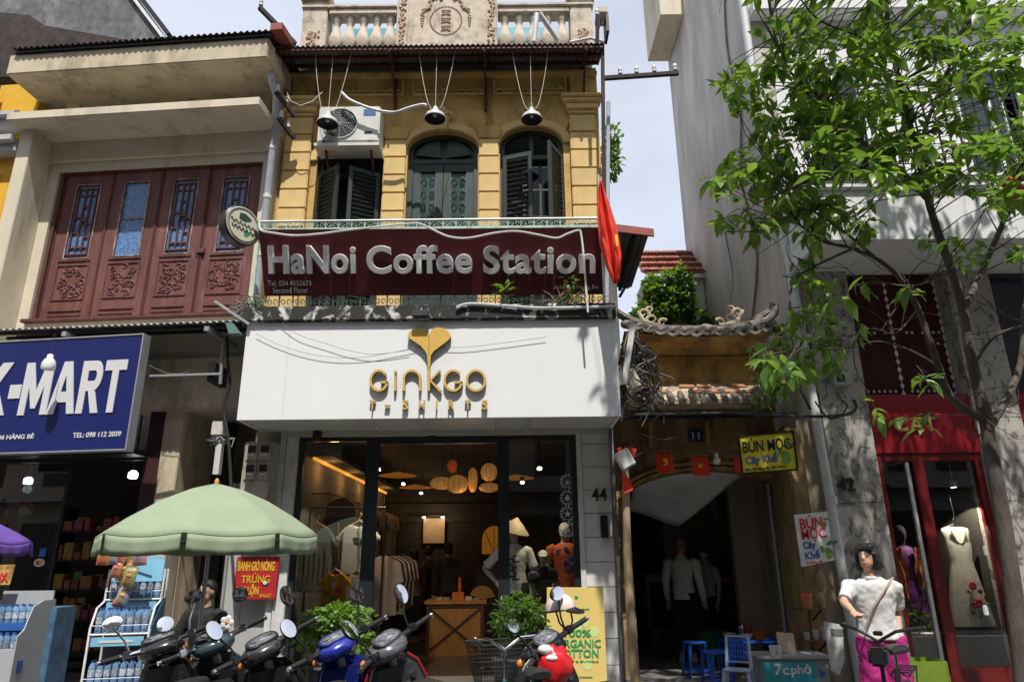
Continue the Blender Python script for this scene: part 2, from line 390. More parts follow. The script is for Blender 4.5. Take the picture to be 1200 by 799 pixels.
# ------------------------------------------------------------------ the other side of the street, behind the viewer
random.seed(2)
x = -34
oc = [mat('far_plaster_%s' % 'abc'[i],c,.9,var=.1,scale=1) for i,c in enumerate(((.30,.25,.18),(.26,.25,.24),(.28,.19,.13)))]
k = 0
while x < 34:
 w_ = random.uniform(3.6,5.2); h_ = random.uniform(12.5,16)
 r_ = thing('opposite_shophouse',['ochre','grey','brick red'][k % 3] + ' shophouse on the opposite side of the street','house',(x + w_ / 2,-9,0),group='houses opposite')
 MB().box(x,x + w_ - .02,-13,-5.2,-.12,h_).build('wall',oc[k % 3],r_)
 for z in (3.6,6.4):
  for q in (.28,.72): MB().box(x + w_ * q - .5,x + w_ * q + .5,-5.19,-5.15,z + .5,z + 2.2).build('window',m_dark,r_)
  MB().box(x + .1,x + w_ - .12,-5.19,-4.5,z - .1,z + .05).build('balcony',oc[1],r_)
 MB().box(x + .3,x + w_ - .3,-5.19,-5.14,0,2.8).build('shop_opening',m_dark,r_)
 x += w_; k += 1

# ------------------------------------------------------------------ yellow shophouse over the white shop
YF = 8.9
XL,XR = P(327,200,YF).x,P(705,200,YF).x
SL_T = 4.515
yh = thing('yellow_shophouse','narrow ochre colonial house with arched green shutters above the white shop sign','house',((XL + XR) / 2,YF,0))
def px(x,y=200,Y=YF): return P(x,y,Y).x
def pz(y,Y=YF,x=520): return P(x,y,Y).z
ZT = pz(88)                                        # wall top under the tin canopy
# upper wall: three bays with arched openings
ops = [(px(371),px(449),pz(168)),(px(477),px(560),pz(154)),(px(586),px(661),pz(150))]
bays = [XL,(ops[0][1] + ops[1][0]) / 2,(ops[1][1] + ops[2][0]) / 2,XR]
for k,(a,b,zt) in enumerate(ops):
 rise = .30; sp = zt - rise; c = (a + b) / 2; h = (b - a) / 2
 arc = [(c + h * math.cos(t),sp + rise * math.sin(t)) for t in [PI * i / 14 for i in range(15)]]
 pts = [(bays[k],SL_T),(bays[k],ZT),(bays[k + 1],ZT),(bays[k + 1],SL_T),(b,SL_T)] + arc + [(a,SL_T)]
 MB().prism([(x,YF,z) for x,z in pts],(0,.32,0)).build('wall',m_yellow,yh)
 # archivolt, a band just proud of the wall
 o_,i_ = [],[]
 for t in [PI * i / 16 for i in range(17)]:
  o_.append((c + (h + .13) * math.cos(t),YF - .045,sp + (rise + .13) * math.sin(t))); i_.append((c + (h + .002) * math.cos(t),YF - .045,sp + (rise + .002) * math.sin(t)))
 MB().prism(o_ + i_[::-1],(0,.07,0)).build('arch_band',m_yellowlt,yh,bevel=.012)
 kz = sp + rise
 MB().prism([(c - .06,YF - .09,kz - .04),(c + .06,YF - .09,kz - .04),(c + .10,YF - .09,kz + .27),(c - .10,YF - .09,kz + .27)],(0,.1,0)).build('keystone',m_yellowlt,yh,bevel=.02)
 ks = MB(); ks.sphere((c,YF - .10,kz + .31),(.045,.04,.07))
 for s in (-1,1): ks.tube([(c,YF - .09,kz + .22),(c + s * .07,YF - .10,kz + .27),(c + s * .13,YF - .09,kz + .25),(c + s * .13,YF - .08,kz + .20)],[.035,.03,.022,.012],6)
 ks.build('carved_scroll',m_yellowlt,yh,smooth=True)
 for s in (-1,1):                                # raised spandrel panels
  q = [(c + s * .17,kz + .10),(c + s * .26,kz + .36),(c + s * (h + .10),kz + .36),(c + s * (h + .15),kz + .16),(c + s * (h + .04),kz - .13),(c + s * (h * .62),kz + .02)]
  MB().prism([(x,YF - .03,z) for x,z in q],(0,.05,0)).build('spandrel_panel',m_yellow,yh,bevel=.012)
# side and back of the house body
MB().box(XL,XL + .22,YF + .33,14,SL_T,ZT).box(XR - .22,XR,YF + .33,14,SL_T,ZT).box(XL + .222,XR - .222,13.8,14,SL_T,ZT).build('side_wall',m_concrete,yh)
MB().box(XL + .222,XR - .222,YF + .33,13.78,ZT - .12,ZT - .02).build('ceiling_slab',m_dark,yh)
MB().box(XL + .24,XR - .24,11.6,11.7,SL_T,ZT - .14).build('room_partition',m_darkwall,yh)
# pilasters of single blocks
pil = [(px(333),px(364)),(px(450.5),px(475.5)),(px(561.5),px(584.5)),(px(669),px(700))]
CAPZ = pz(140)
for k,(a,b) in enumerate(pil):
 zt = CAPZ if k in (0,3) else pz(166); n = int((zt - SL_T) / .285); hgt = (zt - SL_T) / n
 pr = .10 if k in (0,3) else .07
 me = MB().box(-(b - a) / 2,(b - a) / 2,-pr,.0,.006,hgt - .006).mesh('block',m_yellowlt,bevel=.012)
 for i in range(n): piece('stone_block',me,yh,((a + b) / 2,YF,SL_T + i * hgt))
 if k in (0,3):
  zc = CAPZ
  for j,(e,h0,h1) in enumerate(((.02,0,.06),(.05,.06,.17),(.09,.17,.235),(.12,.235,.30))):
   MB().box(a - e,b + e,YF - pr - e,YF - .002,zc + h0 + .002,zc + h1).build('capital',m_yellowlt,yh,bevel=.015)
  MB().box(a + .03,b - .03,YF - .07,YF - .002,zc + .302,ZT - .02).build('upper_pilaster',m_yellow,yh)
 else:
  MB().prism([(a,YF - .075,zt),(b,YF - .075,zt),(b + .06,YF - .075,zt + .16),(b - .02,YF - .075,zt + .22),(a + .02,YF - .075,zt + .22),(a - .06,YF - .075,zt + .16)],(0,.073,0)).build('capital',m_yellow,yh,bevel=.012)
# frieze panels with scalloped relief
for a,b in ((px(392),px(470)),(px(480),px(569)),(px(578),px(668))):
 z0,z1 = pz(113),pz(91)
 f = MB(); t = .035
 f.box(a,b,YF - .05,YF - .002,z0,z0 + t).box(a,b,YF - .05,YF - .002,z1 - t,z1).box(a,a + t,YF - .05,YF - .002,z0 + t,z1 - t).box(b - t,b,YF - .05,YF - .002,z0 + t,z1 - t)
 fr = f.build('frieze_panel',m_yellowlt,yh,bevel=.008)
 n = 8; st = (b - a - 2 * t) / n
 for i in range(n):
  c = a + t + (i + .5) * st; m_ = MB(); rr = st * .44
  outer = [(c + rr * math.cos(q),YF - .045,z0 + .05 + rr * 1.15 * math.sin(q)) for q in [PI * j / 8 for j in range(9)]]
  inner = [(c + rr * .55 * math.cos(q),YF - .045,z0 + .05 + rr * .55 * math.sin(q)) for q in [PI * j / 8 for j in range(9)]]
  m_.prism(outer + inner[::-1],(0,.043,0)).build('scallop',m_yellowlt,fr)
MB().box(XL,XR,YF - .12,YF - .002,ZT - .09,ZT - .01).build('cornice',m_yellow,yh,bevel=.02)

# doors and shutters behind the openings
def shutter(c0,ang,wd,z0,z1,hinge,par,nsl=32):
 """louvred leaf: hinge point c0 (x,y), opening angle, hinge side"""
 F = Matrix.Translation((c0[0],c0[1],0)) @ Matrix.Rotation(ang,4,'Z')
 s = 1 if hinge == 'l' else -1
 x = sorted((0,s * wd)); st = .055
 f = MB(F)
 f.box(x[0],x[0] + st,-.02,.02,z0,z1).box(x[1] - st,x[1],-.02,.02,z0,z1)
 f.box(x[0] + st,x[1] - st,-.019,.019,z0,z0 + .09).box(x[0] + st,x[1] - st,-.019,.019,z1 - .07,z1).box(x[0] + st,x[1] - st,-.019,.019,(z0 + z1) / 2 - .03,(z0 + z1) / 2 + .03)
 leaf = f.build('shutter_leaf',m_green,par)
 zz = [z0 + .09 + (i + .5) * (z1 - z0 - .16) / nsl for i in range(nsl)]
 hh = (z1 - z0 - .16) / nsl
 for z in zz:
  if abs(z - (z0 + z1) / 2) < .04: continue
  MB(F).obox(((x[0] + x[1]) / 2,0,z),((x[1] - x[0]) / 2 - st,0,0),(0,.013,-.016),(0,.002,.003)).build('louvre_slat',m_green,leaf)
 return leaf
for k,(a,b,zt) in enumerate(ops):
 c = (a + b) / 2; h = (b - a) / 2; sp = zt - .30
 # arched frame
 o_ = [(c + h * .998 * math.cos(t),sp + .30 * math.sin(t)) for t in [PI * i / 14 for i in range(15)]]
 i_ = [(c + (h - .07) * math.cos(t),sp + .24 * math.sin(t)) for t in [PI * i / 14 for i in range(15)]]
 pts = [(b * 1.0 - .001,SL_T)] + o_ + [(a + .001,SL_T),(a + .07,SL_T)] + i_[::-1] + [(b - .07,SL_T)]
 MB().prism([(x,YF + .10,z) for x,z in pts],(0,.09,0)).build('window_frame',m_green,yh)
 trz = sp - .12
 MB().box(a + .07,b - .07,YF + .11,YF + .18,trz - .07,trz).build('transom_bar',m_green,yh)
 if k == 1:
  for s in (-1,1):
   x0,x1 = (a + .075,c - .005) if s < 0 else (c + .005,b - .075)
   lf = MB(); st = .10
   lf.box(x0,x0 + st,YF + .12,YF + .17,SL_T + .02,trz - .075).box(x1 - st,x1,YF + .12,YF + .17,SL_T + .02,trz - .075)
   lf.box(x0 + st,x1 - st,YF + .121,YF + .169,trz - .20,trz - .075).box(x0 + st,x1 - st,YF + .121,YF + .169,SL_T + .02,SL_T + .75)
   leaf = lf.build('door_leaf',m_green,yh)
   MB().box(x0 + st,x1 - st,YF + .155,YF + .16,SL_T + .75,trz - .20).build('pane',mat('dim_teal_glass',(.045,.075,.07),.12,var=.3,scale=6),leaf)
   g = MB(); xm = (x0 + x1) / 2; wd = (x1 - x0) / 2 - st
   z = SL_T + .80
   while z < trz - .32:
    for q in (-1,1):
     g.tube([V((xm + q * wd * .5 + q * wd * .42 * math.cos(t) * (1 - t / 9),YF + .135,z + .10 + .09 * math.sin(t) * (1 - t / 9))) for t in [j * .6 for j in range(11)]],.008,4)
    z += .21
   g.box(x0 + st,x0 + st + .015,YF + .127,YF + .145,SL_T + .75,trz - .2).box(x1 - st - .015,x1 - st,YF + .127,YF + .145,SL_T + .75,trz - .2)
   g.build('scroll_grille',mat('teal_wrought_iron',(.05,.10,.095),.5,.2,var=.2),leaf)
   fan = [(c,trz + .03)] + [(c + (h - .13) * math.cos(t),trz + .05 + .30 * math.sin(t)) for t in ([PI / 2 + .09 + i * (PI / 2 - .2) / 6 for i in range(7)] if s < 0 else [PI / 2 - .09 - i * (PI / 2 - .2) / 6 for i in range(7)])]
   MB().prism([(x + s * .03,YF + .125,z_) for x,z_ in fan],(0,.03,0)).build('fanlight_panel',m_green,yh,bevel=.008)
  MB().box(a + .075,b - .075,YF + .17,YF + .18,trz,zt).build('fanlight_back',m_green,yh)
 else:
  f = MB()
  n = 7
  tl = MB().box(c - .03,c + .03,YF + .115,YF + .165,trz,zt - .06).build('fan_mullion',m_green,yh)
  for i in range(n):
   z = trz + .03 + i * (zt - .08 - trz) / n
   q = max(0,min(1,(z - sp + .1) / .32)); ww = (h - .075) * math.sqrt(max(.05,1 - q * q))
   MB().obox((c,YF + .14,z),(ww,0,0),(0,.018,-.018),(0,.003,.004)).build('louvre_slat',m_green,tl)
  zs0,zs1 = SL_T + .02,trz - .08
  if k == 0:
   shutter((a + .05,YF + .02),R(-38),.44,zs0,zs1,'l',yh); shutter((b - .05,YF + .02),R(30),.46,zs0,zs1,'r',yh)
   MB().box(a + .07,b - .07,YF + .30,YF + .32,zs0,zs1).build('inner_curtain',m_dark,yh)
  else:
   shutter((a + .05,YF + .02),R(-18),.44,zs0,zs1,'l',yh); shutter((b - .03,YF + .0),R(62),.46,zs0,zs1,'r',yh)
   wf = MB()
   x0,x1 = c - .12,b - .1
   for i in range(3): wf.box(x0 + i * (x1 - x0) / 2 - .018,x0 + i * (x1 - x0) / 2 + .018,YF + .2,YF + .24,zs0,zs1)
   for i in range(7): wf.box(x0,x1,YF + .201,YF + .239,zs0 + i * (zs1 - zs0 - .03) / 6,zs0 + i * (zs1 - zs0 - .03) / 6 + .03)
   wfo = wf.build('casement',m_green,yh)
   for i in range(2):
    for j in range(6):
     MB().box(x0 + i * (x1 - x0) / 2 + .019,x0 + (i + 1) * (x1 - x0) / 2 - .019,YF + .215,YF + .221,zs0 + j * (zs1 - zs0 - .03) / 6 + .031,zs0 + (j + 1) * (zs1 - zs0 - .03) / 6 - .001).build('pane',m_skyglass,wfo)
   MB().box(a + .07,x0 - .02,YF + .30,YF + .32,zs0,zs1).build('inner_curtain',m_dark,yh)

# balcony slab with mouldy edge
BF = 7.92
bx0,bx1 = P(284,366,BF).x,P(722,366,BF).x
sl = MB(); z0,z1 = P(500,374,BF).z,SL_T
n = 60
top = [(bx0 + (bx1 - bx0) * i / n,z1 + .012 * noise.noise((i * .7,0,0))) for i in range(n + 1)]
bot = [(bx0 + (bx1 - bx0) * i / n,z0 + .012 * noise.noise((i * .9,4,0))) for i in range(n + 1)]
sl.prism([(x,BF,z) for x,z in top] + [(x,BF,z) for x,z in bot[::-1]],(0,YF - BF - .003,0))
sl.build('balcony_slab',m_mould,yh,bevel=.012)
# railing: white hand rail, pale green scroll ironwork and posts
RY = 8.12
r0,r1 = P(306,260,RY).x,P(702,258,RY).x
rz = P(500,258,RY).z; rg = P(500,266,RY).z
MB().tube([(r0,RY,rz),(r1,RY,rz)],.018,8).tube([(r0,RY,rz),(r0 - .02,RY + .1,rz),(r0,YF,rz)],.016,6).tube([(r1,RY,rz),(r1,YF,rz)],.016,6).build('hand_rail',m_whiteiron,yh,smooth=True)
MB().box(r0,r1,RY - .015,RY + .015,rg - .035,rg).box(r0,r1,RY - .015,RY + .015,SL_T + .04,SL_T + .065).build('green_rail',m_greeniron,yh)
n = 26
for i in range(n + 1):
 x = r0 + (r1 - r0) * i / n
 MB().box(x - .008,x + .008,RY - .008,RY + .008,SL_T - .01,rz - .01).build('rail_post',m_greeniron,yh)
sc_me = MB()
for s in (-1,1): sc_me.tube([(s * .035 + s * .032 * math.cos(t) * (1 - t / 9),0,.05 * math.sin(t) * (1 - t / 9)) for t in [j * .55 for j in range(12)]],.006,4)
sc_me = sc_me.mesh('scroll',m_greeniron)
for i in range(n):
 x = r0 + (r1 - r0) * (i + .5) / n
 piece('iron_scroll',sc_me,yh,(x,RY,(rz + rg) / 2 - .012),scale=(1,1,.75)); piece('iron_scroll',sc_me,yh,(x,RY,SL_T + .12))

# tin canopy over the windows
CY = 8.2
cz = P(500,53,CY).z; cx0,cx1 = P(305,58,CY).x,P(709,52,CY).x; bzz = cz + .20
def corr(x0,x1,y0,z0,y1,z1,pitch=.075,amp=.016,th=.004,nr=2):
 b = MB(); n = int((x1 - x0) / pitch * 6); vs = []; fs = []
 for lay in (0,th):
  for j in range(nr):
   q = j / (nr - 1)
   for i in range(n + 1):
    x = x0 + (x1 - x0) * i / n
    vs.append((x,y0 + (y1 - y0) * q,z0 + (z1 - z0) * q + amp * math.sin(2 * PI * (x - x0) / pitch) + lay))
 m = n + 1
 for lay in range(2):
  for j in range(nr - 1):
   for i in range(n):
    a = lay * nr * m + j * m + i; fs.append((a,a + 1,a + m + 1,a + m))
 for i in range(n): fs.append((i,i + 1,nr * m + i + 1,nr * m + i))
 return b.add(vs,fs)
MB_c = corr(cx0,cx1,CY,cz,YF - .0,bzz); MB_c.build('tin_canopy',m_tin,yh,smooth=60)
for q in (.06,.42,.80):
 y = CY + (YF - CY) * q; z = cz + (bzz - cz) * q - .045
 MB().box(cx0 + .02,cx1 - .02,y - .02,y + .02,z - .02,z + .02).build('canopy_purlin',m_redsteel,yh)
for x in (P(322,70,CY).x,P(455,70,CY).x,P(567,70,CY).x,P(688,70,CY).x):
 b = MB(); b.bar((x,CY + .01,cz - .085),(x,YF - .01,bzz - .085),.04,.04)
 b.bar((x,CY + .25,cz - .04),(x,YF - .03,ZT - .62),.035,.035)
 b.box(x - .02,x + .02,YF - .05,YF - .015,ZT - .68,bzz - .11)
 b.build('canopy_bracket',m_redsteel,yh)

# roof parapet with balusters and carved centre panel
PY = 8.72
za = bzz - .12; zr = P(500,14,PY).z
MB().box(XL + .1,XR - .05,PY + .02,PY + .5,bzz + .0,za + .17).build('parapet_base',m_stonecream,yh)
MB().box(XL,XR,YF + .02,14,ZT + .0,ZT + .12).build('roof_slab',m_concrete,yh)
zb0 = za + .17
piers = [(px(355,20,PY),px(384,20,PY)),(px(668,20,PY),px(694,20,PY))]
for a,b in piers:
 pr_ = MB().box(a,b,PY - .02,PY + .3,zb0,zr + .22).box(a - .05,b + .05,PY - .07,PY + .35,zr + .22,zr + .32).box(a - .02,b + .02,PY - .05,PY + .33,zr + .06,zr + .12).build('parapet_pier',m_stonecream,yh,bevel=.012)
 b2 = MB(); c = (a + b) / 2
 for i in range(60):
  t = random.uniform(0,2 * PI); rr = random.uniform(.02,.10)
  b2.sphere((c + rr * math.cos(t) * .9,PY - .025,zb0 + .26 + random.uniform(-.17,.2)),(random.uniform(.015,.03),.02,random.uniform(.015,.035)),6,4)
 b2.build('carved_relief',m_relief,yh,smooth=True)
cpx = (px(466,20,PY),px(582,20,PY))
MB().box(cpx[0],cpx[1],PY - .03,PY + .25,zb0,zr + 1.0).build('centre_panel',m_stonecream,yh)
for a,b in ((px(466,20,PY),px(479,20,PY)),(px(569,20,PY),px(582,20,PY))):
 MB().box(a,a + .02,PY - .055,PY - .031,zb0,zr + .9).box(b - .02,b,PY - .055,PY - .031,zb0,zr + .9).build('panel_border',m_stonecream,yh)
 b2 = MB(); z = zb0 + .06
 while z < zr + .7:
  for k in range(3): b2.sphere(((a + b) / 2 + random.uniform(-.04,.04),PY - .036,z + random.uniform(-.03,.03)),(random.uniform(.012,.028),.018,random.uniform(.02,.04)),6,4)
  z += .055
 b2.build('carved_relief',m_relief,yh,smooth=True)
cc = px(523,20,PY); czz = P(523,26,PY).z
for i in range(44):
 t = 2 * PI * i / 44
 piece('bead',MATS.setdefault('_bead',MB().sphere((0,0,0),.014,6,4).mesh('bead',m_relief,True)),yh,(cc + .245 * math.cos(t),PY - .035,czz + .27 * math.sin(t)))
g = MB()                                            # three embossed seal-script like characters
random.seed(5)
for k in range(3):
 z = czz + .15 - k * .15
 g.box(cc - .075,cc + .075,PY - .045,PY - .031,z + .035,z + .047).box(cc - .006,cc + .006,PY - .0455,PY - .031,z - .05,z + .06)
 g.box(cc - .055,cc + .055,PY - .044,PY - .031,z + .004,z + .014).box(cc - .065,cc + .065,PY - .0445,PY - .031,z - .028,z - .018)
 for s in (-1,1): g.tube([(cc + s * .01,PY - .038,z - .02),(cc + s * .05,PY - .038,z - .045),(cc + s * .075,PY - .038,z - .05)],.007,5).tube([(cc + s * .07,PY - .038,z + .03),(cc + s * .045,PY - .038,z + .012)],.006,5)
g.build('carved_characters',m_relief,yh)
random.seed(6)
for s in (-1,1):
 b2 = MB()
 for i in range(26):
  t = i / 25
  x = cc + s * (.10 + .26 * t ** .6); z = czz + .40 - .34 * t ** 1.8 + (.06 * math.sin(t * 9))
  b2.sphere((x + random.uniform(-.03,.03),PY - .037,z),(random.uniform(.018,.035),.02,random.uniform(.015,.03)),6,4)
 for j in range(4): b2.sphere((cc + s * .37,PY - .037,czz + .04 - j * .045),(.035 - j * .006,.02,.022),6,4)
 b2.build('garland_relief',m_relief,yh,smooth=True)
prof = [(.075,0),(.075,.05),(.05,.07),(.08,.12),(.112,.18),(.10,.24),(.06,.32),(.045,.37),(.062,.40),(.075,.42),(.075,.46)]
hb = zr - zb0 - .05
bme = MB().lathe([(r,z / .46 * hb) for r,z in prof],n=14).mesh('baluster',m_stonecream,50)
for a,b in ((px(386,20,PY),px(465,20,PY)),(px(583,20,PY),px(667,20,PY))):
 MB().box(a,b,PY - .03,PY + .2,zr - .05,zr + .05).box(a,b,PY - .06,PY + .23,zr + .052,zr + .11).build('parapet_rail',m_stonecream,yh,bevel=.012)
 for i in range(5): piece('baluster',bme,yh,(a + (b - a) * (i + .5) / 5,PY + .08,zb0))
# rooftop room with turquoise panel seen between the balusters
rr_ = thing('rooftop_shed','turquoise rooftop shed behind the carved parapet','shed',(px(600,20,9.8),9.9,ZT + .12))
MB().box(px(560,20,9.8),px(640,20,9.8),9.8,10.6,ZT + .12,zr + .65).build('wall',mat('turquoise_paint',(.03,.30,.38),.5,var=.2,scale=4),rr_)
MB().box(px(412,20,9.8),px(470,20,9.8),9.9,10.6,zr - .1,zr + .75).box(px(440,20,9.8),px(560,20,9.8),9.95,10.6,ZT + .12,zr + .4).build('annex',mat('turquoise_paint',(.03,.30,.38)),rr_)

# ------------------------------------------------------------------ signs on the yellow house
# maroon board leaning out over the balcony
TY,BY = 7.74,8.07
a,b,c_,d = P(303,269,TY),P(708,267,TY),P(708,345,BY),P(310,347,BY)
nrm = (b - a).cross(c_ - b).normalized()
if nrm.y > 0: nrm = -nrm
hs = thing('coffee_sign','maroon signboard with raised silver letters reading HaNoi Coffee Station','sign',((a.x + b.x) / 2,BY,c_.z))
MB().prism([a,b,c_,d],-nrm * .07).build('board',m_maroon,hs,bevel=.006)
u = (b - a).normalized(); v = (a - d); v = (v - u * v.dot(u)).normalized()
def onb(pxx,pyy,O=a,N=nrm):                      # pixel on the board plane
 r_ = ray(pxx,pyy); return EYE + r_ * ((O - EYE).dot(N) / r_.dot(N))
o = onb(317,322); e = onb(697,320); t = onb(317,287)
for wd,x0,x1 in (('HaNoi',317,418.5),('Coffee',431,554),('Station',566.5,697)):
 o = onb(x0,321.5); e = onb(x1,320); t = onb(x0,288)
 letters(wd,o + nrm * .045,u,v,(e - o).length,(t - o).length,m_lettergrey,hs,offset=.02,extrude=.024,bevel=.013,spacing=1.08,depth=.9,smooth=55)
 st = MB()
for s_,x0,x1,y0,y1 in (('Tel. 034 4552673',314,365,335,329),('Second Floor',320,361,343.5,337),('Add. 44 Hang Be',649,701,340,334)):
 o = onb(x0,y0); e = onb(x1,y0); t = onb(x0,y1)
 lettering(s_,o + nrm * .004,u,v,(e - o).length,(t - o).length,m_print_w,hs,name='small_print',depth=.002)
for x in (330,470,600,690):                       # struts to the railing
 q = onb(x,275); MB().bar(q - nrm * .072,(q.x,8.105,q.z - .01),.02,.02).build('strut',m_black,hs)

# white fascia sign box with gold logo
GY = 7.98
gl,gr = P(277.5,490,GY),P(728,488,GY); gt = P(500,375,GY).z; gb = P(500,490,GY).z
gs = thing('shop_sign','long white box sign with gold leaf logo and gold GINKGO T-SHIRTS lettering','sign',((gl.x + gr.x) / 2,GY,gb))
xs_ = [gl.x,P(335,440,GY).x,P(704,440,GY).x,gr.x]
for k in range(3): MB().box(xs_[k] + .0008 * (k > 0),xs_[k + 1] - .0008 * (k < 2),GY + .0012 * (k % 2),GY + .04,gb,z0 - .004).build('front_panel',m_white,gs,bevel=.003)
for xe in (gl.x,gr.x - .04): MB().box(xe,xe + .04,GY + .041,YF - .05,gb,z0 - .004).build('end_panel',m_white,gs)
# soffit of fine white slats with dividers and three down lights
ns = 12; sm = MB().box(gl.x + .05,gr.x - .05,-.026,.026,0,.02).mesh('slat',m_louver,bevel=.003)
sy0,sy1 = GY + .06,YF - .06
for i in range(ns):
 y = sy0 + (i + .5) * (sy1 - sy0) / ns; o = piece('soffit_slat',sm,gs,(0,y,gb + .012))
MB().box(gl.x + .045,gr.x - .045,GY + .045,YF - .06,gb + .06,gb + .075).build('soffit_backing',m_dark,gs)
for x in (P(431,495,GY).x,P(576,495,GY).x):
 MB().box(x - .015,x + .015,sy0,sy1,gb + .0,gb + .011).build('soffit_divider',m_louver,gs)
for x in (372,506,641):
 q = PZ(x,506,gb); MB().lathe([(.055,-.11),(.058,-.10),(.058,.012)],(q.x,q.y,gb),16).build('down_light',m_black,gs,smooth=True)
# logo: letters as flat bars with a gold face and dark returns
def stroke(path,wdt,par,name,closed=False,dep=.05,face=.006):
 """path of (px,py) on the sign; builds returns and a gold face standing off the panel"""
 pts = [P(x,y,GY) for x,y in path]; pts = [V((p.x,0,p.z)) for p in pts]; n = len(pts)
 Lf,Rt = [],[]
 for i,p in enumerate(pts):
  if closed: d = pts[(i + 1) % n] - pts[i - 1]
  else: d = pts[min(i + 1,n - 1)] - pts[max(0,i - 1)]
  d.normalize(); q = V((-d.z,0,d.x)) * wdt / 2
  Lf.append(p + q); Rt.append(p - q)
 rng = range(n if closed else n - 1)
 def bld(nm,m,y0,y1,par_,sh):
  k = MB(); f = []
  vs = []
  for i in range(n):
   l,r_ = Lf[i].lerp(Rt[i],sh),Rt[i].lerp(Lf[i],sh)
   vs += [(l.x,y0,l.z),(r_.x,y0,r_.z),(r_.x,y1,r_.z),(l.x,y1,l.z)]
  for i in rng:
   j = (i + 1) % n
   for q in range(4): f.append((4 * i + q,4 * i + (q + 1) % 4,4 * j + (q + 1) % 4,4 * j + q))
  if not closed: f += [(0,1,2,3),(4 * n - 4,4 * n - 1,4 * n - 2,4 * n - 3)]
  return k.add(vs,f).build(nm,m,par_)
 o_ = bld(name,m_golddk,GY - dep,GY - .012,par,0)
 bld('gold_face',m_gold,GY - dep - face,GY - dep - .001,o_,.02); return o_
def arcp(cx,cy,rx,ry,a0,a1,n=20): return [(cx + rx * math.cos(R(a0 + (a1 - a0) * i / n)),cy - ry * math.sin(R(a0 + (a1 - a0) * i / n))) for i in range(n + 1)]
LW = .029
stroke(arcp(445,447,9.6,11.6,38,352),LW,gs,'letter'); stroke([(447,449),(455.5,449)],LW,gs,'letter_bar')
stroke([(464,442),(464,459)],LW,gs,'letter'); stroke([(464,435.5),(464,438)],LW,gs,'letter_dot')
stroke([(474,459),(474,445)] + arcp(483.5,445,9.5,9.5,180,0,14) + [(493,459)],LW,gs,'letter')
stroke([(503,418),(503.2,459)],LW,gs,'letter'); stroke([(516,435),(505,447),(517,459.5)],LW,gs,'letter')
stroke(arcp(531.5,447,10,11.8,45,352),LW,gs,'letter'); stroke([(533,449),(542,449)],LW,gs,'letter_bar')
stroke(arcp(558,447,10.6,11.8,0,342,26),LW,gs,'letter',closed=True)
lp = [(501.3,418),(499.5,414),(494,407),(485,401),(478.5,397),(480,391),(486,387),(493,385.8),(499.5,387),(503.2,393)]
lp2 = [(503.8,393),(507.5,387),(513,385.2),(521,386.5),(527,391),(529,396),(525,401),(517,407),(509,413),(505.5,418)]
for poly in ([(502.2,432)] + lp + [(503.1,418),(503.1,432)],lp2 + [(504.6,432),(503.5,432),(503.5,418)]):
 q = [P(x,y,GY) for x,y in poly]
 lo_ = MB().prism([(p.x,GY - .055,p.z) for p in q],(0,.043,0)).build('leaf_lobe',m_golddk,gs)
 MB().prism([(p.x,GY - .062,p.z) for p in q],(0,.006,0)).build('gold_face',m_gold,lo_)
xs = (437,454.5,475.5,494.5,512,529,548.5,568)
for ch,x in zip('T-SHIRTS',xs):
 wd = {'-': 6,'I': 1.6}.get(ch,7); y0,y1 = (477,475) if ch == '-' else (480.5,469.5)
 o = P(x - wd / 2,y0,GY); e = P(x + wd / 2,y0,GY); t = P(x,y1,GY)
 for nm,m_,yy,ex in (('letter',m_golddk,GY - .028,.016),('gold_face',m_gold,GY - .048,.003)):
  vs,fs = text_geo(ch,.02,ex); b_ = MB(); b_.add(fit(vs,(o.x,yy,o.z),(1,0,0),(0,0,1),e.x - o.x,t.z - o.z),fs); b_.build(nm,m_,gs,recalc=False)

# ------------------------------------------------------------------ ground-floor shop front of the yellow house
ZS = gb + .05
sf = yh
FX0,FX1 = px(344,600),px(680,600)
COLX0,COLX1 = px(684,600),px(717.5,600)
SFL = .10
MB().box(COLX0,COLX1,YF + .012,YF + .35,0,ZS + .02).build('column_core',m_grout,yh)
th = .292; tm = None
for i in range(11):
 zz = i * th
 if zz > ZS: break
 for a,b in ((COLX0 - .002,COLX1 + .004),):
  MB().box(a + .003,b - .003,YF - .004 + random.uniform(-.002,.002),YF + .011,zz + .004,min(zz + th - .004,ZS)).build('wall_tile',m_tile,yh,bevel=.003)
MB().box(px(678,600) ,COLX0 - .004,YF - .03,YF + .1,0,ZS).build('white_jamb',m_whiteiron,yh)
MB().box(px(330,600),px(343.5,600),YF - .03,YF + .1,0,ZS).box(px(322,600),px(329,600),YF - .02,YF + .1,0,ZS).build('white_jamb',m_whiteiron,yh)
MB().box(px(330,600),COLX1,YF - .05,YF + .12,ZS - .105,ZS + .03).build('shutter_track',mat('track_cream',(.52,.50,.44),.5,var=.1,scale=9,dirt=(.3,.2,.15),damt=.3),yh)
num = lettering('44',P(693.5,587,YF - .01),(1,0,0),(0,0,1),P(711.5,587,YF - .01).x - P(693.5,587,YF - .01).x,.165,m_print_k,yh,'house_number',offset=.01,depth=.01)
MB().box(px(703,610),px(711,610),YF - .10,YF - .008,pz(632),pz(606)).build('wall_lamp',m_black,yh,bevel=.006)
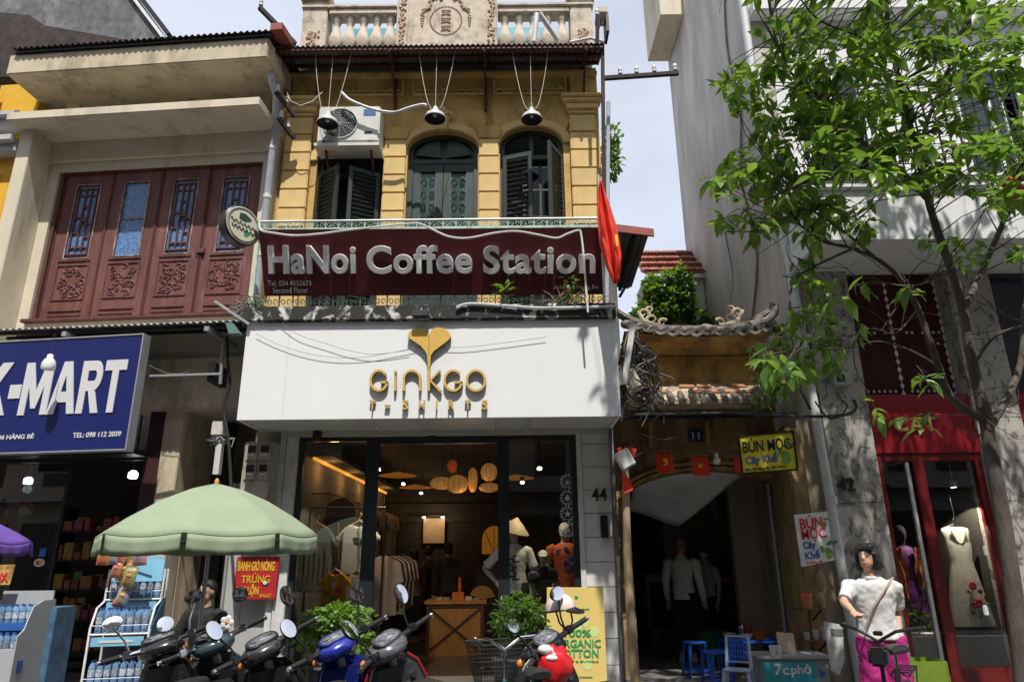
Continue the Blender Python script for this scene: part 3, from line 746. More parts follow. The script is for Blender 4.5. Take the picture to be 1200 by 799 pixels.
# shop room: floor, ceiling, walls (parts of the house)
SX0,SX1,SYB = px(335,600),px(712,600),15.6
MB().box(SX0,COLX0,YF - .02,SYB,0,SFL).build('shop_floor',mat('dark_polished_floor',(.10,.095,.09),.25,var=.2,scale=3),yh)
MB().box(SX0 - .3,COLX1,YF - .12,YF - .021,0,.05).build('door_step',m_concrete,yh)
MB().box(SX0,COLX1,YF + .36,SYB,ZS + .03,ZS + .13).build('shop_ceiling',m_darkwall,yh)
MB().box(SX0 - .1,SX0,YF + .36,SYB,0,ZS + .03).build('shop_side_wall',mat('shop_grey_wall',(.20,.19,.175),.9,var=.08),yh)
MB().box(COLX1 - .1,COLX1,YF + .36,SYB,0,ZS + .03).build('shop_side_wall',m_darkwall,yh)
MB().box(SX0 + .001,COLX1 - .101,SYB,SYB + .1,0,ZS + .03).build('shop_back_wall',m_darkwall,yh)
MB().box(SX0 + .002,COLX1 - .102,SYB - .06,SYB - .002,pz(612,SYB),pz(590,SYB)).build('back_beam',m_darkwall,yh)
# frames and glass
zf1 = ZS - .11
for a,b in ((344,350),(425,440.5),(583.5,597),(671,677.5)):
 MB().box(px(a,600),px(b,600),YF + .02,YF + .10,SFL + .001,zf1).build('shopfront_post',m_frame,yh,bevel=.004)
MB().box(px(350.5,600),px(424.5,600),YF + .02,YF + .10,zf1 - .05,zf1).box(px(441,600),px(583,600),YF + .02,YF + .10,zf1 - .09,zf1).box(px(597.5,600),px(670.5,600),YF + .02,YF + .10,zf1 - .05,zf1).build('shopfront_head',m_frame,yh)
for a,b in ((350.5,424.5),(597.5,670.5)):
 MB().box(px(a,600),px(b,600),YF + .055,YF + .063,SFL + .002,zf1 - .051).build('shop_glass_pane',m_glass,yh)
for k,y in enumerate((564,583,602,620)):        # round white stickers
 q = P(665,y,YF + .05); rr = .082; s = MB()
 s.loft([[(q.x + r_ * math.cos(2 * PI * i / 28),YF + .052,q.z + r_ * math.sin(2 * PI * i / 28)) for i in range(28)] for r_ in (rr * .80,rr * .88)],False)
 for i in range(14):
  if k % 2 == 0 and i == 10: continue
  t = 2 * PI * i / 14; s.obox((q.x + rr * 1.08 * math.cos(t),YF + .052,q.z + rr * 1.08 * math.sin(t)),(-math.sin(t) * .011,0,math.cos(t) * .011),(math.cos(t) * .008,0,math.sin(t) * .008),(0,.001,0))
 if k == 2: s.prism([(q.x + (.05 if i % 2 == 0 else .02) * math.sin(PI * i / 5),YF + .051,q.z + (.05 if i % 2 == 0 else .02) * math.cos(PI * i / 5)) for i in range(10)],(0,.002,0))
 elif k == 1: s.prism([(q.x + .035 * math.cos(t) * (1 if math.sin(t) < .3 else .7),YF + .051,q.z + .04 * math.sin(t)) for t in [2 * PI * i / 14 for i in range(14)]],(0,.002,0))
 else:
  for j in range(4): s.prism([(q.x - .03 + j * .014,YF + .051,q.z - .04),(q.x - .02 + j * .014,YF + .051,q.z - .04),(q.x - .002 + j * .014,YF + .051,q.z + .03 - abs(j - 1) * .02),(q.x - .012 + j * .014,YF + .051,q.z + .03 - abs(j - 1) * .02)],(0,.002,0))
 s.build('glass_sticker',m_print_w,yh)

# ------------------------------------------------------------------ inside the clothes shop
m_warm = emit('warm_cove_light',(1,.38,.06),.9)
cl = thing('cove_light','warm orange strip light along the shop side wall above the clothes','strip light',(SX0 + .1,12,2.4))
q0,q1 = P(371,543,9.75),P(462,581,15.0)
WX = SX0 + .02
MB().box(WX,WX + .35,9.6,15.4,2.90,2.96).build('shelf_board',m_darkwall,cl)
MB().box(WX + .05,WX + .09,9.65,15.3,2.86,2.895).build('light_strip',m_warm,cl)
for k,y in enumerate((10.2,11.6,13.0,14.4)):
 ld = bpy.data.lights.new('cove_lamp','POINT'); ld.energy = 3; ld.color = (1,.5,.15); ld.shadow_soft_size = .06
 lo_ = bpy.data.objects.new('cove_lamp',ld); C.objects.link(lo_); lo_.location = (WX + .2,y,2.78)
# hat-shaped pendant discs and woven lanterns
m_rattan = mat('woven_rattan',(.46,.27,.09),.7,var=.3,scale=30,streak=.2)
for k,(x,y,Y) in enumerate(((466,557,11.2),(487,571,13.0),(605,560,11.5))):
 q = P(x,y,Y); b = thing('hat_pendant_lamp','flat conical hat used as a pendant lamp in the clothes shop','lamp',q,group='hat lamps on the shop ceiling')
 MB().lathe([(.01,.06),(.30,.0),(.305,-.008),(.02,.045)],q,24).build('shade',emit('glowing_straw',(.55,.19,.025),.22),b,smooth=60)
 MB().tube([q + V((0,0,.11)),V((q.x,q.y,ZS + .03))],.006,5).build('cord',m_cable,b)
lan = [(518,566,10.6,.19,.09,'drum'),(536,567,10.4,.16,.13,'bowl'),(554,562,10.5,.075,.18,'tube'),(573,553,10.3,.125,.13,'globe'),(573,571,10.2,.15,.065,'drum'),(530,546,11.0,.08,.10,'red')]
for k,(x,y,Y,rr,hh,kind) in enumerate(lan):
 q = P(x,y,Y)
 lb = {'drum': 'wide flat woven lantern glowing among the hanging shop lanterns','bowl': 'bowl-shaped woven lantern glowing among the hanging shop lanterns','tube': 'tall narrow woven lantern glowing among the hanging shop lanterns',
          'globe': 'round woven lantern glowing among the hanging shop lanterns','red': 'small reddish lantern hanging behind the woven shop lanterns'}[kind]
 b = thing('woven_lantern',lb,'lantern',q,group='woven lanterns in the shop')
 pr = [(rr * .35,hh),(rr * .8,hh * .7),(rr,0),(rr * .8,-hh * .7),(rr * .35,-hh)]
 MB().lathe(pr,q,20,caps=False).build('shade',emit('glowing_lantern_red',(.40,.07,.02),.25) if kind == 'red' else emit('glowing_rattan',(.55,.27,.07),.26),b,smooth=60)
 for i in range(10):
  t = 2 * PI * i / 10; MB().tube([q + V((r_ * 1.01 * math.cos(t),r_ * 1.01 * math.sin(t),z)) for r_,z in pr],.004,4).build('rib',m_rattan,b)
 MB().sphere(q + V((.0,-rr * .3,hh * .25)),.022,8,6).build('bulb',emit('bulb_white',(1,.8,.5),9),b)
 MB().tube([q + V((0,0,hh)),V((q.x,q.y,ZS + .03))],.005,5).build('cord',m_cable,b)
ld = bpy.data.lights.new('lantern_glow','POINT'); ld.energy = 4; ld.color = (1,.6,.25); ld.shadow_soft_size = .15
lo_ = bpy.data.objects.new('lantern_glow',ld); C.objects.link(lo_); lo_.location = P(548,590,10.4)
for k,(x,y,Y) in enumerate(((444,546,9.08),(473,564,12.5),(494,575,14.2),(632,545,9.22),(612,562,11.4))):
 q = P(x,y,Y); b = thing('track_spotlight','small black ceiling spotlight switched on in the clothes shop','spotlight',q,group='ceiling spotlights in the shop')
 ax = Matrix.Rotation(R(140),3,'X')
 MB().lathe([(.035,-.06),(.045,.06)],q,12,ax).build('can',m_black,b,smooth=True)
 MB().lathe([(.001,.062),(.032,.0621)],q,12,ax,False).build('lens',emit('spot_white',(1,.93,.8),14),b)
 MB().tube([q,(q.x,q.y,ZS + .03)],.008,5).build('stem',m_black,b)
 ld = bpy.data.lights.new('spot','SPOT'); ld.energy = 6; ld.color = (1,.8,.55); ld.spot_size = R(75); ld.shadow_soft_size = .04
 lo_ = bpy.data.objects.new('spot',ld); C.objects.link(lo_); lo_.location = q + V((0,-.09,-.08)); lo_.rotation_euler = (R(-15),0,0)
 if Y < 9.5: ld.energy = 45; ld.spot_size = R(110); lo_.location = q + V((0,0,-.09)); lo_.rotation_euler = (R(20),0,R(40 if x < 500 else 0))

def shirt(name,label,c,wd,hgt,m,T=None,group=None,dep=.07,hang=None,prints=(),sleeve=.3):
 """flat-ish T-shirt hanging, centre top c; in the xz plane of T"""
 F = T or Matrix.Identity(4); r = thing(name,label,'shirt',F @ V((c[0],c[1],c[2] - hgt)),group=group)
 h = wd / 2; x,y,z = c
 pr = [(-.13 * wd,0),(-.32 * wd,-.03 * hgt),(-.5 * wd - sleeve * wd * .35,-.28 * hgt),(-.5 * wd - sleeve * wd * .05,-.36 * hgt),(-.42 * wd,-.24 * hgt),(-.42 * wd,-.55 * hgt),(-.43 * wd,-hgt),(0,-hgt * 1.015),
          (.43 * wd,-hgt),(.42 * wd,-.55 * hgt),(.42 * wd,-.24 * hgt),(.5 * wd + sleeve * wd * .05,-.36 * hgt),(.5 * wd + sleeve * wd * .35,-.28 * hgt),(.32 * wd,-.03 * hgt),(.13 * wd,0),(.07 * wd,-.05 * hgt),(-.07 * wd,-.05 * hgt)]
 b = MB(F).prism([(x + p,y - dep / 2,z + q) for p,q in pr],(0,dep,0)); b.build('fabric',m,r,smooth=30,bevel=dep * .42)
 for (kx,kz,kw,kh,km) in prints:
  n = 9; MB(F).prism([(x + kx * wd + kw * wd * math.cos(2 * PI * i / n) * (1 + .25 * math.sin(i * 2.3)),y - dep / 2 - .004,z - kz * hgt + kh * hgt * math.sin(2 * PI * i / n) * (1 + .2 * math.cos(i * 1.7))) for i in range(n)],(0,.003,0)).build('print',km,r)
 MB(F).tube([(x - .3 * wd,y,z - .03),(x,y,z + .045),(x + .3 * wd,y,z - .03)],.014,6).tube([(x,y,z + .04),(x,y,z + .09),(x + .03,y,z + .12),(x,y,z + (hang or .15))],.005,5).build('hanger',mat('hanger_wood',(.40,.26,.12),.5),r)
 return r
m_cw = mat('white_cotton',(.72,.71,.70),.9,var=.04,scale=5,bump=.3,bscale=9)
m_cg = mat('grey_cotton',(.20,.20,.20),.9,var=.06,bump=.3,bscale=9)
m_cy = mat('yellow_cotton',(.72,.36,.015),.9,var=.06,bump=.3,bscale=9)
m_ck = mat('black_cotton',(.018,.018,.02),.9,var=.15,bump=.3,bscale=9)
rail = thing('window_rail','black rail carrying shirts behind the left shop window','clothes rail',(px(390,600),9.3,SFL))
rzz = P(420,610,9.3).z + .17
MB().tube([(px(352,600),9.3,rzz),(px(445,600),9.3,rzz)],.012,8).tube([(px(353,600),9.3,SFL),(px(353,600),9.3,rzz)],.012,8).tube([(px(444,600),9.3,SFL),(px(444,600),9.3,rzz)],.012,8).build('bars',m_black,rail)
q = P(425,614,9.3)
shirt('hanging_shirt','white T-shirt with dark insect print hanging behind the shop window',(P(421,614,9.3).x,9.3,q.z),.50,.62,m_cw,prints=((-.02,.33,.11,.07,m_print_k),(.06,.38,.04,.10,m_print_k),(-.08,.29,.05,.03,mat('print_brown',(.25,.14,.05),.7))))
shirt('hanging_shirt','grey T-shirt with black line pattern hanging behind the shop window',(P(372,615,9.3).x,9.3,P(372,617,9.3).z),.50,.80,m_cg,prints=[(-.25 + .13 * i,.55 + .1 * (i % 2),.012,.22,m_print_k) for i in range(5)])
y_ = 9.12
s_ = shirt('hanging_shirt','small yellow child T-shirt with colourful dots in the shop window',(P(393,672,y_).x,y_,P(393,671,y_).z),.36,.46,m_cy,hang=.62,
      prints=((-.02,.30,.09,.10,m_cw),(-.24,.52,.10,.09,mat('print_orange',(.65,.13,.02),.8)),(.20,.45,.13,.12,mat('print_orange',(.65,.13,.02))),(.0,.68,.07,.10,mat('print_teal',(.04,.30,.25),.8)),(-.22,.88,.08,.08,m_cw),(.02,.88,.10,.07,mat('print_orange',(.6,.1,.02))),(.22,.78,.07,.07,mat('print_teal',(.04,.3,.25)))))
shirt('hanging_shirt','small pale T-shirt behind the yellow one in the shop window',(P(418,676,9.25).x,9.25,P(418,672,9.25).z),.30,.42,mat('pale_grey_cotton',(.50,.49,.46),.9),hang=.6)
# side-wall clothes rail seen end on
cr = thing('wall_clothes_rail','long rail of garments along the shop side wall','clothes rail',(WX + .2,12,2.3))
MB().tube([(WX + .25,9.9,2.42),(WX + .25,15.2,2.42)],.012,6).build('bar',m_black,cr)
for y in (10.0,11.3,12.6,13.9,15.1): MB().tube([(WX - .02,y,2.42),(WX + .25,y,2.42)],.01,5).build('bracket',m_black,cr)
random.seed(21)
cols = [(.30,.24,.19),(.42,.36,.30),(.10,.09,.09),(.48,.40,.32),(.35,.27,.22),(.03,.03,.035)]
gm = [mat('garment_%s' % 'abcdef'[i],c,.9,var=.1,bump=.3,bscale=9) for i,c in enumerate(cols)]
def garment_row(n,x,y0,y1,zt,hgt,wd,lab,grp,dark=False):
 for i in range(n):
  y = y0 + (y1 - y0) * i / (n - 1); F = Matrix.Translation((x,y,zt)) @ Matrix.Rotation(R(random.uniform(-12,12)),4,'Z')
  w2 = wd / 2; hh = hgt * random.uniform(.85,1.1); t = .022
  b = MB(F); pr = [(-.06,0),(-w2,-.09),(-w2 - .05,-.34),(-w2 + .03,-.36),(-w2 + .04,-hh),(w2 - .04,-hh),(w2 - .03,-.36),(w2 + .05,-.34),(w2,-.09),(.06,0)]
  b.prism([(p,-t,z) for p,z in pr],(0,2 * t,0)); b.build('hanging_garment',gm[5] if dark and i % 3 else random.choice(gm),bevel=.012,label=lab,cat='garment',group=grp)
garment_row(16,WX + .25,10.6,15.0,2.40,.95,.42,'garment hanging on the long side-wall rail of the clothes shop','garments on the side-wall rail')
lr = thing('low_clothes_rail','low rail of dark and tan shirts just inside the shop door','clothes rail',(px(455,700,9.6),9.7,SFL))
lx = px(452,700,9.8); lz = P(452,650,9.7).z
MB().tube([(lx,9.45,SFL),(lx,9.45,lz),(lx,11.2,lz),(lx,11.2,SFL)],.012,6).build('frame',m_black,lr)
garment_row(13,lx,9.55,11.1,lz - .01,.72,.44,'shirt hanging on the low rail inside the shop door','shirts on the low rail',True)
# plain wall display, framed picture boards, arched lamp, lit back panel
MB().box(P(496,630,SYB - .1).x,P(521,630,SYB - .1).x,SYB - .12,SYB - .064,pz(636,SYB - .1),pz(607,SYB - .1)).build('back_display_panel',mat('beige_panel',(.55,.42,.26),.8),label='beige panel lit on the back wall of the clothes shop',cat='panel')
lt = thing('back_strip_lamp','small white strip lamp above the beige back panel','lamp',(P(490,604,SYB - .2).x,SYB - .2,pz(604,SYB - .2)))
MB().box(P(486,604,SYB - .2).x,P(519,604,SYB - .2).x,SYB - .2,SYB - .124,pz(605,SYB - .2),pz(603,SYB - .2)).build('housing',m_black,lt)
for x in (497,519): MB().box(P(x - 2,604,SYB - .2).x,P(x + 1.5,604,SYB - .2).x,SYB - .2,SYB - .17,pz(606,SYB - .2),pz(605.2,SYB - .2)).build('bulb',emit('spot_white',(1,.93,.8),14),lt)
ld = bpy.data.lights.new('back_lamp','POINT'); ld.energy = 6; ld.color = (1,.72,.42); ld.shadow_soft_size = .1
lo_ = bpy.data.objects.new('back_lamp',ld); C.objects.link(lo_); lo_.location = (P(508,604,SYB - .5).x,SYB - .55,pz(608,SYB - .5))
al = thing('arched_lit_niche','glowing yellow arched niche at the back of the shop','niche',(P(579,650,13).x,13,SFL))
ac,az = P(579,640,13).x,P(579,632,13).z; ar = .22
MB().prism([(ac + ar * math.cos(t),13,az + ar * 1.1 * math.sin(t)) for t in [PI * i / 14 for i in range(15)]] + [(ac - ar,13,az - .25),(ac + ar,13,az - .25)],(0,.05,0)).build('lit_panel',emit('glow_amber',(.55,.22,.02),.2),al)
MB().box(ac - ar - .1,ac + ar + .1,12.95,13.3,SFL,az - .252).build('cabinet',m_darkwall,al)
for s in (-1,0,1): MB().bar((ac,12.985,az - .25),(ac + s * .15,12.985,az + .2 - abs(s) * .08),.012,.012).build('glazing_bar',m_wooddk,al)

# counter with crossed front
m_ctr = mat('warm_pine_board',(.42,.22,.065),.5,var=.15,scale=6,streak=.3,bump=.1)
CYY = 11.3
cq0,cq1 = P(500,704,CYY),P(567,704,CYY)
ct = thing('shop_counter','pine counter with dark crossed bracing inside the shop','counter',((cq0.x + cq1.x) / 2,CYY,SFL))
ctz = cq0.z
MB().box(cq0.x - .04,cq1.x + .04,CYY - .03,CYY + .6,ctz - .05,ctz).build('top',m_ctr,ct,bevel=.005)
MB().box(cq0.x + .02,cq1.x - .02,CYY + .02,CYY + .55,SFL,ctz - .051).build('body',m_ctr,ct)
MB().bar((cq0.x + .05,CYY + .008,SFL + .08),(cq1.x - .05,CYY + .008,ctz - .1),.045,.02).build('brace',m_wooddk,ct)
MB().bar((cq0.x + .05,CYY - .006,ctz - .1),(cq1.x - .05,CYY - .006,SFL + .08),.045,.006).build('brace',m_wooddk,ct)
MB().box(cq0.x,cq0.x + .05,CYY - .002,CYY + .019,SFL,ctz - .052).box(cq1.x - .05,cq1.x,CYY - .002,CYY + .019,SFL,ctz - .052).box(cq0.x + .051,cq1.x - .051,CYY,CYY + .019,ctz - .10,ctz - .052).build('edge_frame',m_wooddk,ct)
q = P(537,700,CYY + .15)
k = thing('orange_bottle_box','orange box with tall bottle on the pine counter','box',(q.x,CYY + .15,ctz))
MB().box(q.x - .09,q.x + .09,CYY + .08,CYY + .22,ctz,ctz + .12).build('carton',mat('orange_card',(.55,.14,.02),.6),k,bevel=.004)
MB().lathe([(.03,0),(.03,.12),(.022,.14),(.022,.22)],(q.x + .02,CYY + .15,ctz + .12),10).build('bottle',mat('amber_plastic',(.45,.12,.02),.4),k,smooth=True)
for x in (515,523,549,558):
 q = P(x,701,CYY + .12); MB().box(q.x - .05,q.x + .05,CYY + .08,CYY + .25,ctz,ctz + random.uniform(.02,.06)).build('counter_item',mat('counter_card',(.42,.36,.28),.7,rnd=.4),label='small packet lying on the pine counter',cat='packet',group='packets on the pine counter',bevel=.004)
q = P(565,696,CYY + .2)
fa = MB()
for i in range(13):
 t = R(-70 + 140 * i / 12); t2 = R(-70 + 140 * (i + .9) / 12)
 fa.prism([(q.x,CYY + .2 + .002 * (i % 2),ctz + .01),(q.x + .2 * math.sin(t),CYY + .2,ctz + .01 + .2 * math.cos(t)),(q.x + .2 * math.sin(t2),CYY + .2,ctz + .01 + .2 * math.cos(t2))],(0,.004,0))
fa.build('paper_fan',mat('ochre_paper',(.35,.22,.05),.7),label='open folding fan standing on the pine counter',cat='fan')

# ------------------------------------------------------------------ house with wooden doors over the K-MART
P0 = P(322,200,8.72)
FL = Matrix.Translation((P0.x,P0.y,0)) @ Matrix.Rotation(R(-4.5),4,'Z')
def lx_(x,y,d): return PF(FL,x,y,d).x
def lz_(x,y,d): return PF(FL,x,y,d).z
lh = thing('cream_shophouse','cream concrete house with brown wooden folding doors above the blue shop sign','house',FL @ V((-1.7,0,0)))
WL = lx_(12,200,0) - .3
WR = -.012
zc_b,zc_t = lz_(200,129,-.66),lz_(200,121,-.66)       # canopy slab
zr_b,zr_t = lz_(170,76,-.74),lz_(170,54,-.74)       # roof slab
dzt,dzb = lz_(187,196,0),lz_(165,367,0)
dx0,dx1 = lx_(72,197,0),lx_(307,191,0)
# wall around the door opening
MB(FL).box(WL,dx0 - .02,0,.25,3.4,zc_b).box(dx1 + .02,WR,0,.25,3.4,zc_b).box(dx0 - .02,dx1 + .02,.001,.249,dzt + .01,zc_b).box(dx0 - .02,dx1 + .02,.001,.249,3.4,dzb - .05).build('wall',m_cream,lh)
MB(FL).box(WL,WR,3.6,3.8,0,zr_b).build('back_wall',m_concrete,lh)
for xe in (WL,WR - .2): MB(FL).box(xe,xe + .2,.26,3.59,3.4,zr_b).build('side_wall',m_concrete,lh)
MB(FL).box(WL + .21,WR - .21,.26,3.58,3.4,3.5).build('upper_floor',m_concrete,lh)
MB(FL).box(lx_(8,134,-.66),WR,-.66,-.001,zc_b,zc_t + .02).build('canopy_slab',m_cream,lh,bevel=.01)
MB(FL).box(lx_(8,134,-.66) + .5,WR - .05,1.4,1.5,zc_t,zr_b).build('attic_wall',m_dark,lh)  # black colour stands in for the deep shade between the two slabs
MB(FL).box(lx_(8,134,-.66) + .3,lx_(8,134,-.66) + .5,.0,.4,zc_t + .02,zr_b).build('attic_pier',m_cream,lh)
MB(FL).box(lx_(8,81,-.74),lx_(312,70,-.74),-.74,3.8,zr_b,zr_t).build('roof_slab',m_creamdirty,lh,bevel=.012)
# thin rusty tin sheet on the roof slab
r_ = corr(lx_(20,60,-.74),lx_(322,46,-.74),-.82,zr_t + .05,2.5,zr_t + .35,pitch=.09,amp=.018); r_.v = [FL @ p for p in r_.v]
r_.build('tin_roof',mat('rusted_tin',(.045,.03,.028),.8,.1,var=.4,scale=8,dirt=(.11,.035,.03),damt=.5,dscale=5),lh,smooth=60)
MB(FL).box(lx_(20,60,-.74),lx_(320,46,-.74),-.78,-.73,zr_t + .0,zr_t + .03).build('roof_batten',m_black,lh)
MB(FL).prism([(lx_(317,44,-.82),-.86,zr_t + .02),(lx_(331,42,-.82),-.86,zr_t + .02),(lx_(331,42,-.82),-.86,zr_t + .13),(lx_(317,44,-.82),-.86,zr_t + .13)],(0,.5,.06)).build('ridge_cap',m_redtin,lh)
# end pillar
MB(FL).box(lx_(26,149,-.42),lx_(41,150,-.42),-.42,-.001,3.4,zc_b - .002).build('pillar',m_cream,lh,bevel=.008)
MB(FL).box(lx_(41,150,-.42) + .001,WR - .01,-.06,-.001,dzt + .16,zc_b - .003).build('lintel',m_cream,lh,bevel=.005)
MB(FL).box(dx0 - .05,dx1 + .03,-.10,.0,dzb - .10,dzb - .052).build('door_sill',m_wooddk,lh,bevel=.006)
# four folding door leaves
edges = [(lx_(72,197,0) + lx_(43,372,0)) / 2,(lx_(129.5,195,0) + lx_(102,370,0)) / 2,(lx_(187,196,0) + lx_(165,367,0)) / 2,(lx_(241,199,0) + lx_(226,364,0)) / 2,(lx_(307,191,0) + lx_(286,362,0)) / 2]
Hd = dzt - dzb
MB(FL).box(edges[0] - .045,edges[0] - .002,.03,.12,dzb - .045,dzt).box(edges[4] + .002,edges[4] + .045,.03,.12,dzb - .045,dzt).box(edges[0] - .045,edges[4] + .045,.031,.121,dzt - .001,dzt + .05).build('door_frame',m_wooddk,lh)
random.seed(3)
for i in range(4):
 a,b = edges[i] + .004,edges[i + 1] - .004; wd = b - a; yo = .07 + (.012 if i in (0,3) else 0)
 gx0,gx1 = a + .27 * wd,a + .76 * wd; gz1,gz0 = dzt - .085 * Hd,dzt - .60 * Hd
 px0,px1 = a + .20 * wd,a + .80 * wd; pz1,pz0 = dzt - .655 * Hd,dzt - .875 * Hd
 f = MB(FL)
 f.box(a,gx0,yo,yo + .045,dzb,dzt - .002).box(gx1,b,yo,yo + .045,dzb,dzt - .002)
 f.box(gx0,gx1,yo + .001,yo + .044,gz1,dzt - .002).box(gx0,gx1,yo + .001,yo + .044,dzb,gz0)
 leaf = f.build('door_leaf',m_wood,lh)
 MB(FL).box(a,a + .018,yo - .018,yo - .001,dzb + .01,dzt - .01).box(b - .018,b,yo - .018,yo - .001,dzb + .01,dzt - .01).build('astragal',m_wooddk,leaf,bevel=.003)
 t = .016
 MB(FL).box(gx0 - t,gx0 + .004,yo - .012,yo - .001,gz0 - t,gz1 + t).box(gx1 - .004,gx1 + t,yo - .012,yo - .001,gz0 - t,gz1 + t).box(gx0 + .004,gx1 - .004,yo - .012,yo - .001,gz1,gz1 + t).box(gx0 + .004,gx1 - .004,yo - .012,yo - .001,gz0 - t,gz0).build('glazing_bead',mat('flaked_paint_wood',(.22,.12,.10),.7,var=.3,scale=10,dirt=(.62,.58,.52),damt=.6,dscale=14,dstreak=.3),leaf)
 gm_ = (gz0 + gz1) / 2
 if i == 1:
  MB(FL).box(gx0,gx1,yo + .02,yo + .03,gz0,gm_ - .012).build('pane',m_glassb,leaf); MB(FL).box(gx0,gx1,yo + .02,yo + .03,gm_ + .012,gz1).build('pane',m_glassb,leaf)
  MB(FL).box(gx0,gx1,yo + .005,yo + .04,gm_ - .011,gm_ + .011).build('glazing_bar',mat('flaked_paint_wood',(.2,.1,.1)),leaf)
 else:
  MB(FL).box(gx0,gx1,yo + .02,yo + .03,gz0,gz1).build('pane',m_glassb,leaf)
  g = MB(FL); k = .011; w3 = gx1 - gx0; y0,y1 = yo - .004,yo + .018
  for xx in (.12,.40,.64,.88): g.box(gx0 + xx * w3 - k,gx0 + xx * w3 + k,y0,y1,gz0 + (.05 if xx in (.12,.88) else .10) * (gz1 - gz0),gz1 - .05 * (gz1 - gz0))
  for q,(za_,xa,xb) in enumerate(((.05,.0,1),(.14,.12,.88),(.86,.12,.88),(.95,0,1),(.55,.12,.40),(.46,.40,.88),(.70,.40,.64),(.28,.64,.88),(.34,.12,.40))):
   g.box(gx0 + xa * w3,gx0 + xb * w3,y0 + .001,y1 - .001,gz0 + za_ * (gz1 - gz0) - k,gz0 + za_ * (gz1 - gz0) + k)
  g.box(gx0 + .40 * w3,gx0 + .64 * w3,y0 - .002,y1,gz0 + .49 * (gz1 - gz0),gz0 + .55 * (gz1 - gz0))
  g.build('lattice',m_wooddk,leaf)
 # panel moulding and carved phoenix-like swirls
 m_ = MB(FL)
 for x0_,x1_,z0_,z1_ in ((px0,px1,pz0,pz1),):
  m_.box(x0_ - .02,x0_,yo - .014,yo - .001,z0_ - .02,z1_ + .02).box(x1_,x1_ + .02,yo - .014,yo - .001,z0_ - .02,z1_ + .02).box(x0_,x1_,yo - .014,yo - .001,z1_,z1_ + .02).box(x0_,x1_,yo - .014,yo - .001,z0_ - .02,z0_)
 m_.box(px0 - .02,px1 + .02,yo - .016,yo - .001,gz0 - .055,gz0 - .03).box(px0 - .02,px1 + .02,yo - .016,yo - .001,dzb + .10,dzb + .125).box(px0 - .02,px1 + .02,yo - .013,yo - .001,dzb + .03,dzb + .055)
 m_.build('panel_moulding',m_wood,leaf,bevel=.004)
 cv = MB(FL)
 for j in range(30):
  cx_,cz_ = random.uniform(px0 + .05,px1 - .05),random.uniform(pz0 + .04,pz1 - .04); s0 = random.uniform(.03,.06); ph = random.uniform(0,6); sg = random.choice((-1,1))
  pts = []
  for q in range(11):
   tt = q * .55; rr = s0 * (1 - tt / 8)
   pts.append((min(px1 - .012,max(px0 + .012,cx_ + rr * math.cos(ph + sg * tt) + .02 * q / 10)),yo - .004,min(pz1 - .012,max(pz0 + .012,cz_ + rr * math.sin(ph + sg * tt)))))
  cv.tube(pts,[.012 - .0006 * q for q in range(11)],5)
 cv.build('carved_panel',m_wood,leaf,smooth=True)
MB(FL).box(edges[3] - .05,edges[3] + .07,.035,.068,dzt - .60 * Hd - .02,dzt - .60 * Hd + .05).build('door_bolt',m_wooddk,lh)
# pale tin awning under the doors
aw_d = -.75; awz = lz_(140,381,aw_d); ax0,ax1 = lx_(-30,386,aw_d),lx_(281,374,aw_d)
r_ = corr(ax0,ax1,aw_d,awz,-.005,awz + .16,pitch=.085,amp=.014); r_.v = [FL @ p for p in r_.v]; r_.build('tin_awning',m_tinlight,lh,smooth=60)
for d_ in (aw_d + .06,-.25): MB(FL).box(ax0,ax1 - .02,d_,d_ + .04,awz - .06 + .2 * (d_ - aw_d),awz - .02 + .2 * (d_ - aw_d)).build('awning_purlin',m_black,lh)
for x in (76,242): q = lx_(x,392,aw_d); MB(FL).box(q - .03,q + .03,aw_d - .02,-.01,awz - .12,awz - .062).build('awning_bracket',m_steel,lh)
# ground floor: lintel beam, columns, passage and shop room
bz1,bz0 = 3.398,lz_(220,419,-.12)
MB(FL).box(WL - 2.6,WR - .01,-.12,.3,bz0,bz1).build('beam',m_creamdirty,lh,bevel=.01)
MB(FL).box(lx_(192,500,0),lx_(214,500,0),0,.32,0,bz0 - .002).build('column',m_creamdirty,lh,bevel=.01)
MB(FL).box(lx_(192,500,0) - .22,lx_(192,500,0) - .002,.03,.28,0,bz0 - .003).build('door_casing',mat('maroon_steel_casing',(.05,.016,.018),.5),lh)
MB(FL).box(lx_(216,500,.0),WR - .02,.75,.85,lz_(240,471,.75),bz0).build('passage_lintel',m_creamdirty,lh)
MB(FL).box(lx_(216,500,.0) - .06,WR - .02,1.9,2.0,0,bz0 + .2).build('passage_wall',m_creamdirty,lh)
MB(FL).box(lx_(216,500,.0) - .1,lx_(216,500,.0) - .02,.33,3.55,0,bz0).build('party_wall',m_creamdirty,lh)
MB(FL).box(lx_(224,590,.8),lx_(262,590,.8),.86,.95,0,lz_(240,478,.8)).build('passage_dark_sheet',m_dark,lh)  # dark sheet standing in for the unlit opening below the lintel
WG = WL - 2.6
MB(FL).box(WG,WR,.0,3.59,-.02,.06).build('shop_floor',m_alley,lh)
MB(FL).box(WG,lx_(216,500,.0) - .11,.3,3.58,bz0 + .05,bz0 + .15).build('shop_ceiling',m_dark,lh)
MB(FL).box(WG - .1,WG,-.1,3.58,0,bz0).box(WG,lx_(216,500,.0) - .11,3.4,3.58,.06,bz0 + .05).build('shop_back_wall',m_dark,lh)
gx = lx_(166,600,.06)
MB(FL).box(lx_(64,650,.06) - .02,lx_(64,650,.06) + .02,.05,.10,.06,bz0).box(WL,gx,.051,.099,lz_(80,541,.06),lz_(80,536,.06)).build('shopfront_frame',m_black,lh)
